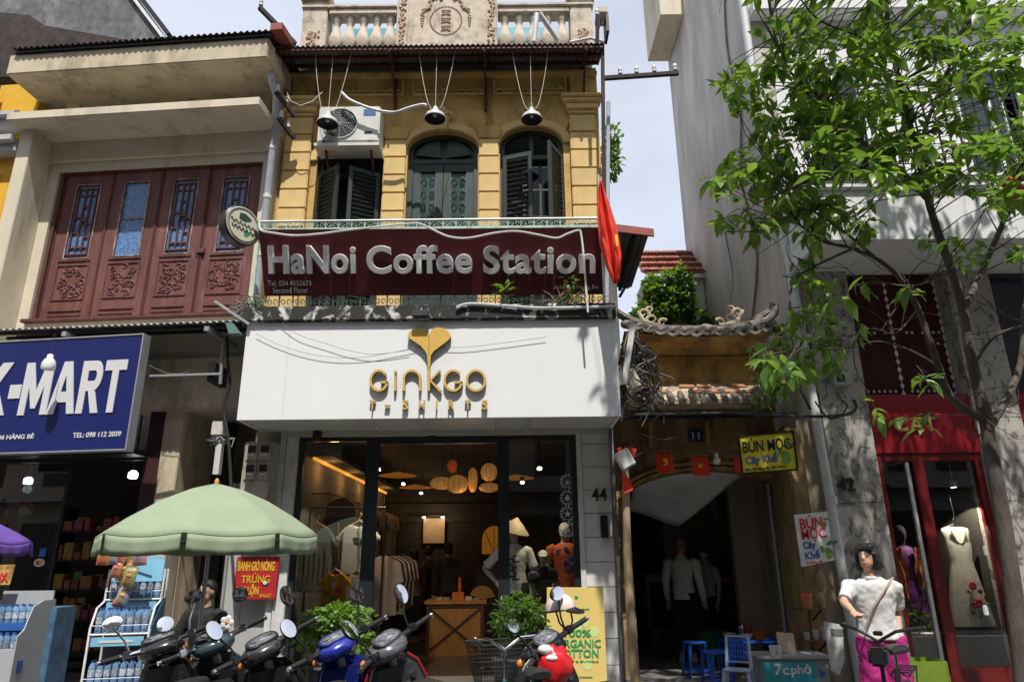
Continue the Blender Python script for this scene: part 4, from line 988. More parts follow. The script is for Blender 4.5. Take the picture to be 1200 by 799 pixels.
MB(FL).box(WL,lx_(64,650,.06) - .021,.07,.078,.061,lz_(80,541,.06)).build('shop_glass_pane',m_glass,lh)
MB(FL).box(WL,gx - .0,-.30,.04,lz_(80,533,-.3),lz_(80,527,-.3)).build('shutter_box',m_black,lh)
# K-MART sign, turned a little more
FK = FL @ Matrix.Translation((lx_(160,460,-.95),-.95,0)) @ Matrix.Rotation(R(-3),4,'Z')
def kx(x,y): return PF(FK,x,y,0).x
def kz(y,x=100): return PF(FK,x,y,0).z
ks_ = thing('blue_shop_sign','blue shop sign with white letters K-MART under the tin awning','sign',FK @ V((-1,.1,kz(527))))
kx0,kx1 = kx(-60,460),kx(157,460); kz0,kz1 = kz(527),kz(396)
MB(FK).box(kx0,kx1,0,.12,kz0,kz1).build('panel',m_blue,ks_)
t = .018
MB(FK).box(kx0,kx1 + t,-.01,.125,kz1 + .001,kz1 + t).box(kx0,kx1 + t,-.01,.125,kz0 - t,kz0 - .001).box(kx1 + .001,kx1 + t,-.009,.124,kz0,kz1).build('frame',m_steel,ks_)
uu = (FK.to_3x3() @ V((1,0,0))); vv = V((0,0,1))
def kput(s_,x0,x1,y0,y1,big=False,**kw):
 o = FK @ V((kx(x0,(y0 + y1) / 2),-.003,kz(y0,(x0 + x1) / 2))); W_ = kx(x1,(y0 + y1) / 2) - kx(x0,(y0 + y1) / 2); H_ = kz(y1,(x0 + x1) / 2) - kz(y0,(x0 + x1) / 2)
 if big: return letters(s_,o,uu,vv,W_,H_,m_print_w,ks_,**kw)
 return lettering(s_,o,uu,vv,W_,H_,m_print_w,ks_,'small_print',**kw)
arcR = [(.62 + .34 * math.cos(R(90 - 15 * k)),.71 + .29 * math.sin(R(90 - 15 * k))) for k in range(13)]; arcI = [(.60 + .10 * math.cos(R(-90 + 15 * k)),.71 + .10 * math.sin(R(-90 + 15 * k))) for k in range(13)]
GL = {'K': [[(0,0),(.30,0),(.30,1),(0,1)],[(.30,.36),(.30,.66),(.64,1),(1,1),(.60,.56),(1,0),(.66,0),(.42,.40)]],
      'M': [[(0,0),(0,1),(.27,1),(.5,.45),(.73,1),(1,1),(1,0),(.77,0),(.77,.55),(.58,.12),(.42,.12),(.23,.55),(.23,0)]],
      'A': [[(0,0),(.26,0),(.5,.74),(.5,1),(.35,1)],[(1,0),(.65,1),(.5,1),(.5,.74),(.74,0)],[(.335,.22),(.665,.22),(.60,.42),(.40,.42)]],
      'R': [[(0,0),(.30,0),(.30,1),(0,1)],[(.30,1)] + arcR + [(.30,.42),(.30,.61)] + arcI + [(.30,.81)],[(.42,.42),(.72,.42),(1,0),(.68,0)]],
      'T': [[(0,1),(1,1),(1,.80),(.65,.80),(.65,0),(.35,0),(.35,.80),(0,.80)]],'-': [[(0,0),(1,0),(1,1),(0,1)]]}
for ch,x0,x1,y0,y1 in (('K',-24,11,487,426),('-',11.5,25,467,451),('M',27,60,486,425),('A',60,92,485,424),('R',94,119.5,484,423),('T',121,146,483,422)):
 ym = (y0 + y1) / 2; xm = (x0 + x1) / 2; X0,W_ = kx(x0,ym),kx(x1,ym) - kx(x0,ym); Z0,H_ = kz(y0,xm),kz(y1,xm) - kz(y0,xm); b = MB(FK)
 for po in GL[ch]: b.prism([(X0 + p * W_,-.012,Z0 + q * H_) for p,q in po],(0,.011,0))
 b.build('letter',m_print_w,ks_)
kput('- 46 HÀNG BÈ',-6,40,514.5,508,offset=.02); kput('TEL: 098 112 2039',86,142,512,506,offset=.02)
# hanging white bulb in front of the sign
q = FK @ V((kx(79,430),-.28,0)); zq = P(79,424,q.y).z
lb = thing('hanging_bulb','white bulb lamp hanging in front of the blue sign','lamp',(q.x,q.y,zq - .12))
MB().lathe([(.02,-.10),(.070,-.09),(.076,-.07),(.073,-.02),(.055,.025),(.034,.05),(.034,.08),(.026,.092),(.008,.097)],(q.x,q.y,zq),18).build('bulb',mat('bulb_white_plastic',(.75,.75,.73),.4),lb,smooth=50)
MB().tube([(q.x,q.y,zq + .09),(q.x,q.y,P(79,392,q.y).z + .02)],.005,5).build('cord',m_cable,lb)
# two lit bulbs under the ceiling of the shop
for k,(x,y,d_) in enumerate(((33,563,.9),(156,556,.25))):
 q = FL @ PF(FL,x,y,d_)
 l2 = thing('shop_bulb','lit white LED bulb on the ceiling of the dark shop under the blue sign','lamp',q,group='lit bulbs of the shop under the blue sign')
 MB().lathe([(.01,-.05),(.05,-.048),(.058,-.03),(.058,.02),(.03,.05)],q,16).build('globe',emit('led_white',(.85,.95,1),6),l2,smooth=50)
 MB().tube([q + V((0,0,.05)),V((q.x,q.y,bz0 + (.05 if k == 0 else -.0)))],.012,6).build('stem',m_black,l2)
 ld = bpy.data.lights.new('bulb','POINT'); ld.energy = .45; ld.color = (.85,.93,1); ld.shadow_soft_size = .06
 lo_ = bpy.data.objects.new('bulb',ld); C.objects.link(lo_); lo_.location = q + V((0,0,-.12))

# ------------------------------------------------------------------ things beyond and left of it
yb = thing('yellow_neighbour_house','bright yellow house front with white cornice beside the cream house','house',FL @ V((lx_(0,200,-.1) - 1,0,0)))
ex = lx_(20,190,-.25)
MB(FL).box(ex - 2.5,ex - .02,-.1,3,3.42,zr_b + .35).build('wall',mat('strong_yellow_paint',(.72,.40,.025),.8,var=.08,scale=3,dirt=(.4,.22,.03),damt=.3),yb)
for k,(za_,zb_,e) in enumerate(((zc_t + .05,zc_t + .18,.22),(zc_t + .18,zc_t + .26,.30),(zc_b - .25,zc_b - .12,.18),(zc_b - .12,zc_b - .02,.28))):
 MB(FL).box(ex - 2.5,ex - .01 - .02 * k,-.1 - e,-.101,za_ + .001,zb_).build('cornice',mat('pale_grey_cornice',(.48,.49,.50),.8,var=.1,dirt=(.2,.2,.2),damt=.3),yb,bevel=.01)
MB(FL).box(ex - 2.5,ex - .35,-.2,-.101,zc_b - 1.6,zc_b - .5).build('window_surround',m_whitewall,yb,bevel=.01)
MB(FL).box(ex - 2.0,ex - .6,-.6,-.21,zr_b + .05,zr_b + .25).build('teal_awning',mat('teal_paint',(.03,.12,.12),.6),yb)
GYY = 13.0
pg = [(-60,90),(-60,-60),(110,-70),(160,-4),(197,47),(206,90)]
gw = thing('grey_gable_house','tall blackened concrete gable rising behind the cream house roof','house',P(80,60,GYY))
MB().prism([P(x,y,GYY) for x,y in pg],(0,5,0)).build('gable_wall',m_concdark,gw)
e0,e1 = P(110,-72,GYY),P(199,45,GYY)
MB().bar(e0 + V((.02,-.05,.02)),e1 + V((.02,-.05,.02)),.16,.10).build('coping',m_black,gw)
MB().bar(e0 + V((-.10,-.06,-.05)),e1 + V((-.10,-.06,-.05)),.05,.08).build('flashing',m_whiteiron,gw)
# lean-to roof, dark brown
MB().prism([P(x,y,11.2) for x,y in ((-30,90),(-30,12),(35,18),(52,30),(150,47),(150,90))],(0,1.5,.2)).build('lean_to_roof',mat('sooty_tin',(.035,.026,.024),.9,var=.5,scale=5,dirt=(.10,.05,.04),damt=.4,dscale=4),label='dark rusty lean-to roof below the concrete gable',cat='roof')
# small far tower for sky line is absent; downpipe between the houses
dp = thing('downpipe','stained grey downpipe with white offset between cream and yellow houses','pipe',P(322,250,8.6))
a = P(318,95,8.35); b = P(324,112,8.45); c_ = P(322,150,8.62)
MB().tube([P(318,88,8.25),a,b,c_,V((c_.x,8.62,3.5))],.05,12).build('pipe',m_pvcgrey,dp,smooth=True)
for z in (4.6,5.5,6.4,7.2): MB().lathe([(.058,0),(.058,.06)],(c_.x,8.62,z),12).build('joint',m_pvc,dp,smooth=True)
# old iron electricity brackets
m_rust = mat('black_rusted_iron',(.03,.025,.022),.8,.3,var=.4,scale=9,dirt=(.10,.05,.03),damt=.4,dscale=8)
def bracket(a,b,ins,lab,wd=.05,grp=None):
 r_ = thing('insulator_bracket',lab,'bracket',b)
 MB().bar(a,b,wd,wd).build('arm',m_rust,r_)
 for q in ins:
  p = V(a).lerp(V(b),q)
  MB().tube([p,p + V((0,0,.07))],.008,5).build('pin',m_black,r_)
  MB().lathe([(.028,.05),(.034,.07),(.022,.09),(.030,.11),(.028,.15),(.01,.17)],p,12).build('insulator',mat('porcelain',(.60,.57,.53),.3),r_,smooth=50)
 return r_
bracket(P(304,9,8.0),P(346,52,8.25),(.03,),'rusty angled iron arm rising above the tin canopy edge',.06)
bracket(P(323,108,8.3),P(346,137,8.5),(.1,.55),'upper rusty insulator arm beside the downpipe',.05)
bracket(P(326,138,8.4),P(345,163,8.6),(.15,.6),'lower rusty insulator arm beside the downpipe',.05)
bracket(P(700,20,8.0),P(700,52,8.05),(.05,),'upright iron arm standing at the right end of the tin canopy',.05)
bracket(P(708,92,8.3),P(795,86,8.3),(.22,.44,.68,.96),'long black insulator bar sticking out into the sky gap',.055)
MB().bar(P(706,50,8.3),P(708,230,8.3),.05,.05).build('iron_post',m_rust,label='thin black iron post at the corner of the yellow house',cat='post')

# ------------------------------------------------------------------ old gate to the alley
AX0,AX1 = COLX1 + .02,P(946,600,YF).x
FLR = .06
MB().box(COLX1 + .02,3.9,YF - .0,19,-.05,FLR).build('alley_floor',m_alley,kind='structure')
gt_ = thing('old_gate_house','crumbling ochre alley gate with curved tiled eaves','gate house',((AX0 + AX1) / 2,YF,0))
gY = 8.75
def gz(y,Y=gY,x=830): return P(x,y,Y).z
def gxp(x,y=450,Y=gY): return P(x,y,Y).x
gx0,gx1 = gxp(737),gxp(905)
# upper wall and cove
MB().box(gx0,gx1,gY + .10,gY + .5,gz(452),gz(414)).build('upper_wall',m_gateyellow,gt_)
cv = MB(); n = 24; prof = [(gY + .10,gz(416)),(gY + .02,gz(409)),(gY - .10,gz(403,gY - .1)),(gY - .22,gz(398,gY - .2)),(gY - .24,gz(395,gY - .2)),(gY + .5,gz(395,gY - .2) + .02)]
rg_ = []
for i in range(n + 1):
 t = i / n; x = gx0 + (gx1 - gx0) * t; lift = .10 * abs(2 * t - 1) ** 3
 rg_.append([(x,y,z + lift) for y,z in prof])
cv.loft(rg_); cv.build('eaves_cove',m_gateyellow,gt_,smooth=50)
MB().box(gx0,gx1,gY + .06,gY + .10,gz(419),gz(416)).build('moulding',m_gateyellow,gt_,bevel=.01)
# roof tiles: rows of round tile ends
ez = gz(395,gY - .2)
tm = MB().lathe([(.052,-.02),(.056,.0),(.056,.42)],n=10,ax=Matrix.Rotation(R(-72),3,'X')).mesh('tile',m_rooftile,True)
tm2 = MB().prism([(-.07,0,.0),(-.055,0,-.035),(0,0,-.055),(.055,0,-.035),(.07,0,0),(.055,0,.005),(0,0,-.03),(-.055,0,.005)],(0,.42,.13)).mesh('pan',m_rooftile)
nt_ = 13
for i in range(nt_):
 t = (i + .5) / nt_; x = gx0 - .05 + (gx1 - gx0 + .12) * t; lift = .12 * abs(2 * t - 1) ** 3 + random.uniform(-.012,.012)
 piece('ridge_tile',tm,gt_,(x,gY - .27,ez + .06 + lift),rot=(random.uniform(-.06,.06),0,random.uniform(-.08,.08)),scale=(1.12,1,1.12))
 piece('pan_tile',tm2,gt_,(x + (gx1 - gx0) / nt_ / 2,gY - .29,ez + .045 + lift),rot=(0,0,random.uniform(-.05,.05)),scale=(1.2,1,1.1))
rd = MB()
rg_ = []
for i in range(25):
 t = i / 24; x = gx0 - .08 + (gx1 - gx0 + .2) * t; lift = .26 * abs(2 * t - 1) ** 3
 w_ = .09; h0,h1 = ez + .16 + lift,ez + .25 + lift + .012 * noise.noise((i * 1.3,0,0))
 rg_.append([(x,gY + .1 - w_,h0),(x,gY + .1 + w_,h0),(x,gY + .1 + w_ * .7,h1),(x,gY + .1 - w_ * .7,h1)])
rd.loft(rg_).build('roof_ridge',m_rooftile,gt_,bevel=.015)
MB().prism([(gx0,gY - .20,ez + .03),(gx1,gY - .20,ez + .03),(gx1,gY + .12,ez + .17),(gx0,gY + .12,ez + .17)],(0,0,.025)).build('roof_bed',m_rooftile,gt_)
MB().prism([(gx0,gY + .12,ez + .17),(gx1,gY + .12,ez + .17),(gx1,gY + .8,ez - .1),(gx0,gY + .8,ez - .1)],(0,0,.03)).build('rear_slope',m_rooftile,gt_)
# scroll finials (dragons reduced to cloud scrolls)
m_fin = mat('lichened_plaster',(.50,.42,.30),.95,var=.2,scale=10,bump=.4,dirt=(.12,.10,.08),damt=.5,dscale=10)
for x,y,fl in ((764,366,-1),(855,372,1)):
 q = P(x,y,gY + .1); f = MB(); zb_ = ez + .22
 base = V((q.x,gY + .1,zb_))
 def S(cx,cz_,r0,tn,ph,rad):
  f.tube([base + V((fl * (cx + r0 * (1 - k / 16) * math.cos(ph + tn * k / 14)),0,cz_ + r0 * (1 - k / 16) * math.sin(ph + tn * k / 14))) for k in range(15)],[rad * (1 - k / 22) for k in range(15)],7)
 S(.0,.13,.10,6.5,-1.5,.030); S(.12,.22,.075,-6.5,3.3,.026); S(-.13,.08,.07,-6,2.6,.026); S(.02,.28,.05,6,0,.02)
 f.tube([base + V((fl * -.2,0,-.04)),base + V((fl * -.05,0,.04)),base + V((fl * .12,0,.10)),base + V((fl * .2,0,.26))],[.035,.045,.04,.02],7)
 f.build('scroll_finial',m_fin,gt_,smooth=True)
# upturned corner scroll
f = MB(); q = V((gx1 + .02,gY - .1,ez + .20))
f.tube([q + V((-.25,0,0)),q + V((-.02,0,.05)),q + V((.10,0,.16)),q + V((.13,0,.27)),q + V((.06,0,.30)),q + V((.04,0,.22))],[.05,.055,.05,.04,.03,.02],7)
f.tube([q + V((.0,-.05,-.05)),q + V((.12,-.08,-.16)),q + V((.15,-.08,-.34)),q + V((.10,-.06,-.46))],[.05,.06,.055,.03],7)
f.build('corner_scroll',m_rooftile,gt_,smooth=True)
# peeled brick ledge and lower row of tile ends
zl1,zl0 = gz(447,gY - .25),gz(470,gY - .3)
MB().prism([(gx0 - .02,gY + .10,zl1 + .06),(gx0 - .02,gY - .30,zl0 + .03),(gx0 - .02,gY - .30,zl0 - .03),(gx0 - .02,gY + .10,zl0 - .03)],(gxp(893) - gx0 + .02,0,0)).build('ledge_bed',mat('crumbling_mortar',(.50,.40,.28),.95,var=.2,scale=8,bump=.6,dirt=(.12,.10,.08),damt=.5,dscale=4),gt_)
random.seed(8)
bm_ = MB().box(-.105,.105,-.05,.05,-.025,.02).mesh('brick',m_brick,bevel=.008)
for row in range(2):
 x = gx0 + .08 + row * .1
 while x < gxp(880):
  if random.random() < .78:
   t = .25 + row * .36; piece('brick',bm_,gt_,(x,gY + .10 - .40 * t,zl1 + .06 - (zl1 - zl0 + .03) * t + .012),rot=(R(32),0,random.uniform(-.05,.05)),scale=(random.uniform(.85,1.05),1,1))
  x += .225
for i in range(13):
 x = gx0 + (gxp(893) - gx0) * (i + .5) / 13
 piece('eave_tile',tm,gt_,(x,gY - .34,zl0 + .015 + random.uniform(-.015,.015)),rot=(R(8) + random.uniform(-.1,.1),0,random.uniform(-.12,.12)),scale=(.72,.3,.72))
# beam, lower wall with arch
zb1 = gz(487)
MB().box(AX0,AX1,gY + .0,gY + .06,gz(489,gY),gz(484,gY)).build('iron_beam',m_black,gt_)
GA = gY + .62
def gzA(y): return P(830,y,GA).z
def gxA(x): return P(x,570,GA).x
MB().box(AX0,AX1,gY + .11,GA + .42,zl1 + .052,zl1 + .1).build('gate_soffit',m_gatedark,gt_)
zl = zl0 - .035
zar = gzA(552); zsp = gzA(582)
ca,ha = (gxA(738) + gxA(934)) / 2,(gxA(934) - gxA(738)) / 2
arc = [(ca + ha * math.cos(t),zsp + (zar - zsp) * math.sin(t)) for t in [PI * i / 16 for i in range(17)]]
pts = [(AX0,FLR),(AX0,zl1 + .05),(AX1,zl1 + .05),(AX1,FLR),(ca + ha,FLR)] + arc + [(ca - ha,FLR)]
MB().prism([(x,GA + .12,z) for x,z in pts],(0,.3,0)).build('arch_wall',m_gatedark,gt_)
for dz,e in ((.03,.05),(.10,.08)):
 o_ = [(ca + (ha + dz + .05) * math.cos(t),GA + .12 - e,zsp + (zar - zsp + dz + .05) * math.sin(t)) for t in [PI * i / 16 for i in range(17)]]
 i2 = [(ca + (ha + dz) * math.cos(t),GA + .12 - e,zsp + (zar - zsp + dz) * math.sin(t)) for t in [PI * i / 16 for i in range(17)]]
 MB().prism(o_ + i2[::-1],(0,e - .002,0)).build('arch_moulding',m_gateyellow,gt_,bevel=.008)
for x in (763,830):                                 # small raised corbels either side of the number
 a = P(x,510,GA).x; MB().prism([(a - .03,GA + .05,gzA(523)),(a + .03,GA + .05,gzA(523)),(a + .05,GA + .05,gzA(492)),(a - .01,GA + .05,gzA(492))],(0,.068,0)).build('corbel',m_gateyellow,gt_,bevel=.01)
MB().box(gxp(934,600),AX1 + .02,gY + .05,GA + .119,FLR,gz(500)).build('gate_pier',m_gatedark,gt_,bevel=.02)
npl = thing('number_plate','small blue number plate reading 11 on the ochre gate','number plate',P(816,517,GA))
a,b = P(808,517,GA + .06),P(824,503,GA + .06)
MB().box(a.x,b.x,GA + .09,GA + .115,a.z,b.z).build('plate',mat('enamel_navy',(.02,.03,.09),.3),npl)
lettering('11',(a.x + .05,GA + .088,a.z + .035),(1,0,0),(0,0,1),b.x - a.x - .10,b.z - a.z - .07,m_print_w,npl,'numerals',offset=.02,depth=.002)
# alley walls and roof
m_alw = mat('dirty_beige_wall',(.40,.34,.25),.9,var=.12,scale=2,bump=.2,dirt=(.12,.10,.07),damt=.5,dscale=1.6,dstreak=.25)
aw = thing('alley_building','dim beige walls and roof closing in the alley behind the gate','building',(2.4,13,0))
MB().box(AX1 - .06,AX1 + .0,GA + .43,18.5,FLR,3.6).build('right_wall',m_alw,aw)
MB().box(AX0 - .02,AX0 + .02,gY + .0,18.5,FLR,3.6).build('left_wall',m_concdark,aw)
MB().box(AX0 + .09,AX1 - .07,18.3,18.5,FLR,3.6).build('end_wall',m_darkwall,aw)
MB().box(AX0,AX1,GA + .43,18.5,3.61,3.7).build('roof',m_dark,aw)
MB().box(AX1 - .45,AX1 - .061,10.6,10.75,FLR,3.6).build('buttress',m_alw,aw)
MB().box(AX1 - .62,AX1 - .061,12.6,12.7,FLR,3.6).build('buttress',m_alw,aw)
for x in (906,925): q = P(x,620,9.6); MB().tube([(AX1 - .10,9.3 + (925 - x) * .03,FLR),(AX1 - .10,9.3 + (925 - x) * .03,3.4)],.025,8).build('conduit',m_pvcgrey,aw)
# canvas sheet hung under the arch
tp = MB(); cr_ = [P(744,549,8.9),P(872,549,8.9),P(735,607,10.6),P(800,611,10.6)]
cr_ = [P(746,548,9.5),P(882,549,9.5),P(736,598,10.4),P(796,613,10.4)]
def tf(u_,v_):
 p = cr_[0].lerp(cr_[1],u_).lerp(cr_[2].lerp(cr_[3],u_),v_); p = p.copy(); p.z -= .05 * math.sin(PI * u_) * (1 - .3 * v_) + .03 * math.sin(5 * u_ + 3 * v_); return p
tp.grid(tf,16,10); tp.v += []
tpo = tp.build('canvas_sheet',mat('grey_canvas',(.72,.72,.70),.85,var=.08,scale=4,dirt=(.25,.24,.22),damt=.35),smooth=80,label='pale grey canvas sheet sagging under the alley arch',cat='canvas')
sm_ = tpo.modifiers.new('thick','SOLIDIFY'); sm_.thickness = .006
# little flags
def little_flag(x0,y0,x1,y1,sym,lab):
 Y = 9.05; a,b = P(x0,y1,Y),P(x1,y0,Y); r_ = thing('small_flag',lab,'flag',((a.x + b.x) / 2,Y,a.z))
 g = MB(); g.grid(lambda u_,v_: V((a.x + (b.x - a.x) * u_ + .015 * v_,Y + .012 * math.sin(4 * u_ + 2 * v_),b.z + (a.z - b.z) * v_ - .006 * math.sin(PI * u_))),8,8)
 o_ = g.build('cloth',m_flag,r_,smooth=80); md = o_.modifiers.new('thick','SOLIDIFY'); md.thickness = .002
 c = (a + b) / 2; s = MB(); yy = Y - .016
 if sym == 'star': s.prism([(c.x + (.045 if i % 2 == 0 else .018) * math.sin(PI * i / 5),yy,c.z + (.045 if i % 2 == 0 else .018) * math.cos(PI * i / 5)) for i in range(10)],(0,.003,0)).build('star',m_star,r_)
 elif sym == 'hs':
  k = [(c.x + .004 + .048 * math.cos(R(t)),yy,c.z + .005 + .048 * math.sin(R(t))) for t in range(110,-110,-12)]
  k2 = [(c.x - .004 + .034 * math.cos(R(t)),yy,c.z + .008 + .032 * math.sin(R(t))) for t in range(-100,110,12)]
  s.prism(k + k2,(0,.003,0)); s.bar((c.x - .04,yy,c.z - .045),(c.x + .012,yy,c.z + .012),.012,.003); s.obox((c.x + .008,yy,c.z + .018),(.022,0,-.02),(.009,0,.01),(0,.0015,0)); s.bar((c.x - .025,yy,c.z - .035),(c.x - .04,yy,c.z - .05),.016,.004)
  s.build('emblem',m_star,r_)
 MB().tube([(a.x,Y,b.z),(a.x,GA + .1,b.z + .06)],.003,4).tube([(b.x,Y,b.z),(b.x,GA + .1,b.z + .06)],.003,4).build('string',m_cablewhite,r_)
little_flag(769,530,787,553,'hs','small red flag with yellow hammer and sickle under the gate arch')
little_flag(812,534,829,557,'star','small red flag with yellow star under the gate arch')
little_flag(861,534,868,553,'','narrow red flag edge beside the yellow noodle sign')
# hanging bulb
q = P(840,540,9.0); hb_ = thing('gate_bulb','unlit white bulb hanging under the ochre gate','lamp',q)
MB().sphere(q,.05,12,8).lathe([(.025,.04),(.025,.10)],q,10).build('bulb',mat('bulb_white_plastic',(.7,.7,.7)),hb_,smooth=50)
MB().tube([q + V((0,0,.09)),V((q.x,9.0,zl1 + .05))],.004,4).build('cord',m_cable,hb_)
# yellow noodle sign
def board(name,lab,quad,Y0,Y1,m,th=.03):
 a,b,c,d = [P(x,y,Y) for (x,y),Y in zip(quad,(Y0,Y1,Y1,Y0))]
 r_ = thing(name,lab,'sign',((a.x + b.x) / 2,(Y0 + Y1) / 2,min(c.z,d.z)))
 n = (d - a).cross(b - a).normalized()
 if n.y > 0: n = -n
 MB().prism([a,b,c,d],-n * th).build('board',m,r_,bevel=.003)
 u_ = (b - a).normalized(); v_ = (a - d).normalized()
 def put(s_,f0,f1,g0,g1,m_,**kw):
  o_ = d + (c - d) * f0 + (a - d) * g0 + n * .003
  return lettering(s_,o_,u_,v_,(c - d).length * (f1 - f0),(a - d).length * (g1 - g0),m_,r_,**kw)
 return r_,put,(a,b,c,d,n,u_,v_)
r_,put,g_ = board('noodle_sign','yellow sign reading BÚN MỌC Cây Khế mounted on the ochre gate',[(865,511),(929,505.5),(934.5,550),(870,555)],8.35,8.35,mat('yellow_sign_film',(.62,.52,.03),.5,var=.08,scale=4))
put('BÚN MỌC',.06,.94,.46,.92,m_print_k,offset=.012); put('Cây Khế',.09,.66,.18,.50,m_print_b,offset=.02); put('ĐC: 44 Hàng Bè  ĐT: 0972',.06,.80,.05,.13,m_print_k)
fm = mat('starfruit_green',(.16,.30,.05),.6,var=.3,scale=20)
def fruit(org,r_,n,s):
 for dx,dz,q in ((0,0,1),(-.10 * s,.06 * s,.6)):
  b_ = MB(); c = org + V((dx,0,dz)) + n * .004
  b_.prism([c + V((.06 * s * q * math.cos(t) * (1 + .15 * math.cos(3 * t)),0,.09 * s * q * math.sin(t))) for t in [2 * PI * i / 14 for i in range(14)]],-n * .003); b_.build('fruit_print',fm,r_)
 b_ = MB()
 for k in range(4):
  c = org + V((-.02 * s + .04 * k * s,0,.14 * s + .03 * s * (k % 2))) + n * .003; b_.prism([c,c + V((.03 * s,0,.03 * s)),c + V((.07 * s,0,.0)),c + V((.03 * s,0,-.025 * s))],-n * .002)
 b_.build('leaf_print',mat('leaf_print_green',(.04,.20,.05),.6),r_)
a,b,c,d,n,u_,v_ = g_
fruit(d + u_ * .55 + v_ * .15,r_,n,1.0)
fr = MB(); e = .012
for p0,p1 in ((a,b),(b,c),(c,d),(d,a)): fr.bar(p0 + n * .004,p1 + n * .004,.02,.02)
fr.build('frame',m_black,r_); MB().tube([(a + b) / 2,V(((a + b).x / 2,gY + .1,a.z + .02))],.012,6).tube([(c + d) / 2,V(((c + d).x / 2,gY + .1,c.z + .02))],.012,6).build('mount',m_black,r_)
r_,put,g_ = board('noodle_sign','white sign with red BÚN MỌC letters beside the white downpipe',[(931,603),(969.5,599),(978,656),(940,664)],8.45,8.45,mat('white_sign_film',(.66,.66,.66),.5,var=.06))
put('BÚN',.12,.80,.70,.96,m_print_r,offset=.015); put('MỌC',.12,.86,.44,.71,m_print_r,offset=.015); put('Cây',.12,.50,.28,.46,m_print_b,offset=.02); put('Khế',.14,.58,.12,.30,m_print_b,offset=.02); put('44 Hàng Bè',.14,.62,.03,.08,m_print_r)
a,b,c,d,n,u_,v_ = g_; fruit(d + u_ * .34 + v_ * .12,r_,n,.75); fruit(d + u_ * .34 + v_ * .45,r_,n,.4)
MB().bar((a + b) / 2 - n * .032,V(((a + b).x / 2,gY + .06,a.z)),.02,.02).build('mount',m_black,r_)
# leaning bamboo post at the left of the alley
MB().tube([P(752,830,8.5) - V((0,0,.6)),P(741,760,8.5),P(735,650,8.5),P(733,545,8.52)],[.06,.055,.05,.045],10).build('bamboo_post',m_bamboo,smooth=True,label='weathered bamboo post leaning beside the white tiled column',cat='post')

# ------------------------------------------------------------------ white building no. 42 with stone columns
W4 = thing('white_corner_building','white building with stone columns and a red boutique front','building',(5.2,YF,0))
BX = P(918,300,YF).x
bxr = 9.5
MB().prism([(BX,YF + .02,3.2),(BX,YF + .02,14),(BX,13.8,14),(BX,13.8,3.2)],(.25,0,0)).build('gable_wall',m_concrete,W4)
# the long rendered side wall bulges a little
q = P(812,330,13.6)
ev = MB(); e0 = P(764,55,13.2); ev.box(e0.x,BX - .01,12.2,13.7,e0.z,e0.z + 3).build('side_overhang',m_cream,W4)
# front wall above the shop
MB().box(BX + .251,bxr,YF + .02,YF + .3,5.35,14).build('front_wall',m_whitewall,W4)
MB().box(BX - .02,bxr,YF - .25,YF + .019,P(1000,18,YF).z - .1,P(1000,18,YF).z + .12).build('string_course',m_whitewall,W4,bevel=.02)
# balcony
zb_b = P(1080,281,7.85).z; zb_t = P(1080,222,7.85).z; xb0 = P(962,285,7.85).x
MB().box(xb0,bxr,7.85,YF + .019,zb_b,zb_t).build('balcony',m_whitewall,W4,bevel=.012)
MB().box(xb0 - .06,bxr,7.79,YF + .019,zb_t + .001,zb_t + .12).box(xb0 - .10,bxr,7.75,YF + .019,zb_t + .121,zb_t + .19).build('balcony_moulding',m_whitewall,W4,bevel=.015)
zrb = zb_t + .19; zrt = P(1080,98,7.95).z
MB().box(xb0,bxr,7.93,7.97,zrt - .03,zrt).box(xb0,bxr,7.935,7.965,zrb + .08,zrb + .10).box(xb0,bxr,7.936,7.964,zrt - .16,zrt - .14).build('balcony_rail',m_black,W4)
x = xb0 + .05; bal = MB().box(-.009,.009,-.009,.009,0,zrt - zrb).lathe([(.012,.3),(.028,.36),(.012,.42)],n=8).mesh('bar',m_black)
i = 0
while x < bxr:
 piece('balcony_bar',bal,W4,(x,7.95,zrb)); x += .14; i += 1
for x0_,x1_,y0_,y1_ in ((952,1000,78,210),(1140,1185,80,215),(1196,1240,80,215)):
 a,b = P(x0_,y1_,YF),P(x1_,y0_,YF)
 fr = MB(); t = .05
 fr.box(a.x,a.x + t,YF - .04,YF + .018,a.z,b.z).box(b.x - t,b.x,YF - .04,YF + .018,a.z,b.z).box(a.x + t,b.x - t,YF - .039,YF + .018,b.z - t,b.z).box((a.x + b.x) / 2 - .02,(a.x + b.x) / 2 + .02,YF - .038,YF + .018,a.z,b.z - t)
 w_ = fr.build('window',m_whitewall,W4)
 for k in range(4):
  for j in range(2):
   xa = a.x + t if j == 0 else (a.x + b.x) / 2 + .02; xb = (a.x + b.x) / 2 - .02 if j == 0 else b.x - t
   za_,zb_ = a.z + k * (b.z - t - a.z) / 4 + .015,a.z + (k + 1) * (b.z - t - a.z) / 4 - .015
   MB().box(xa,xb,YF + .0,YF + .01,za_,zb_).build('pane',mat('dark_window_glass',(.035,.045,.055),.08,var=.2),w_)
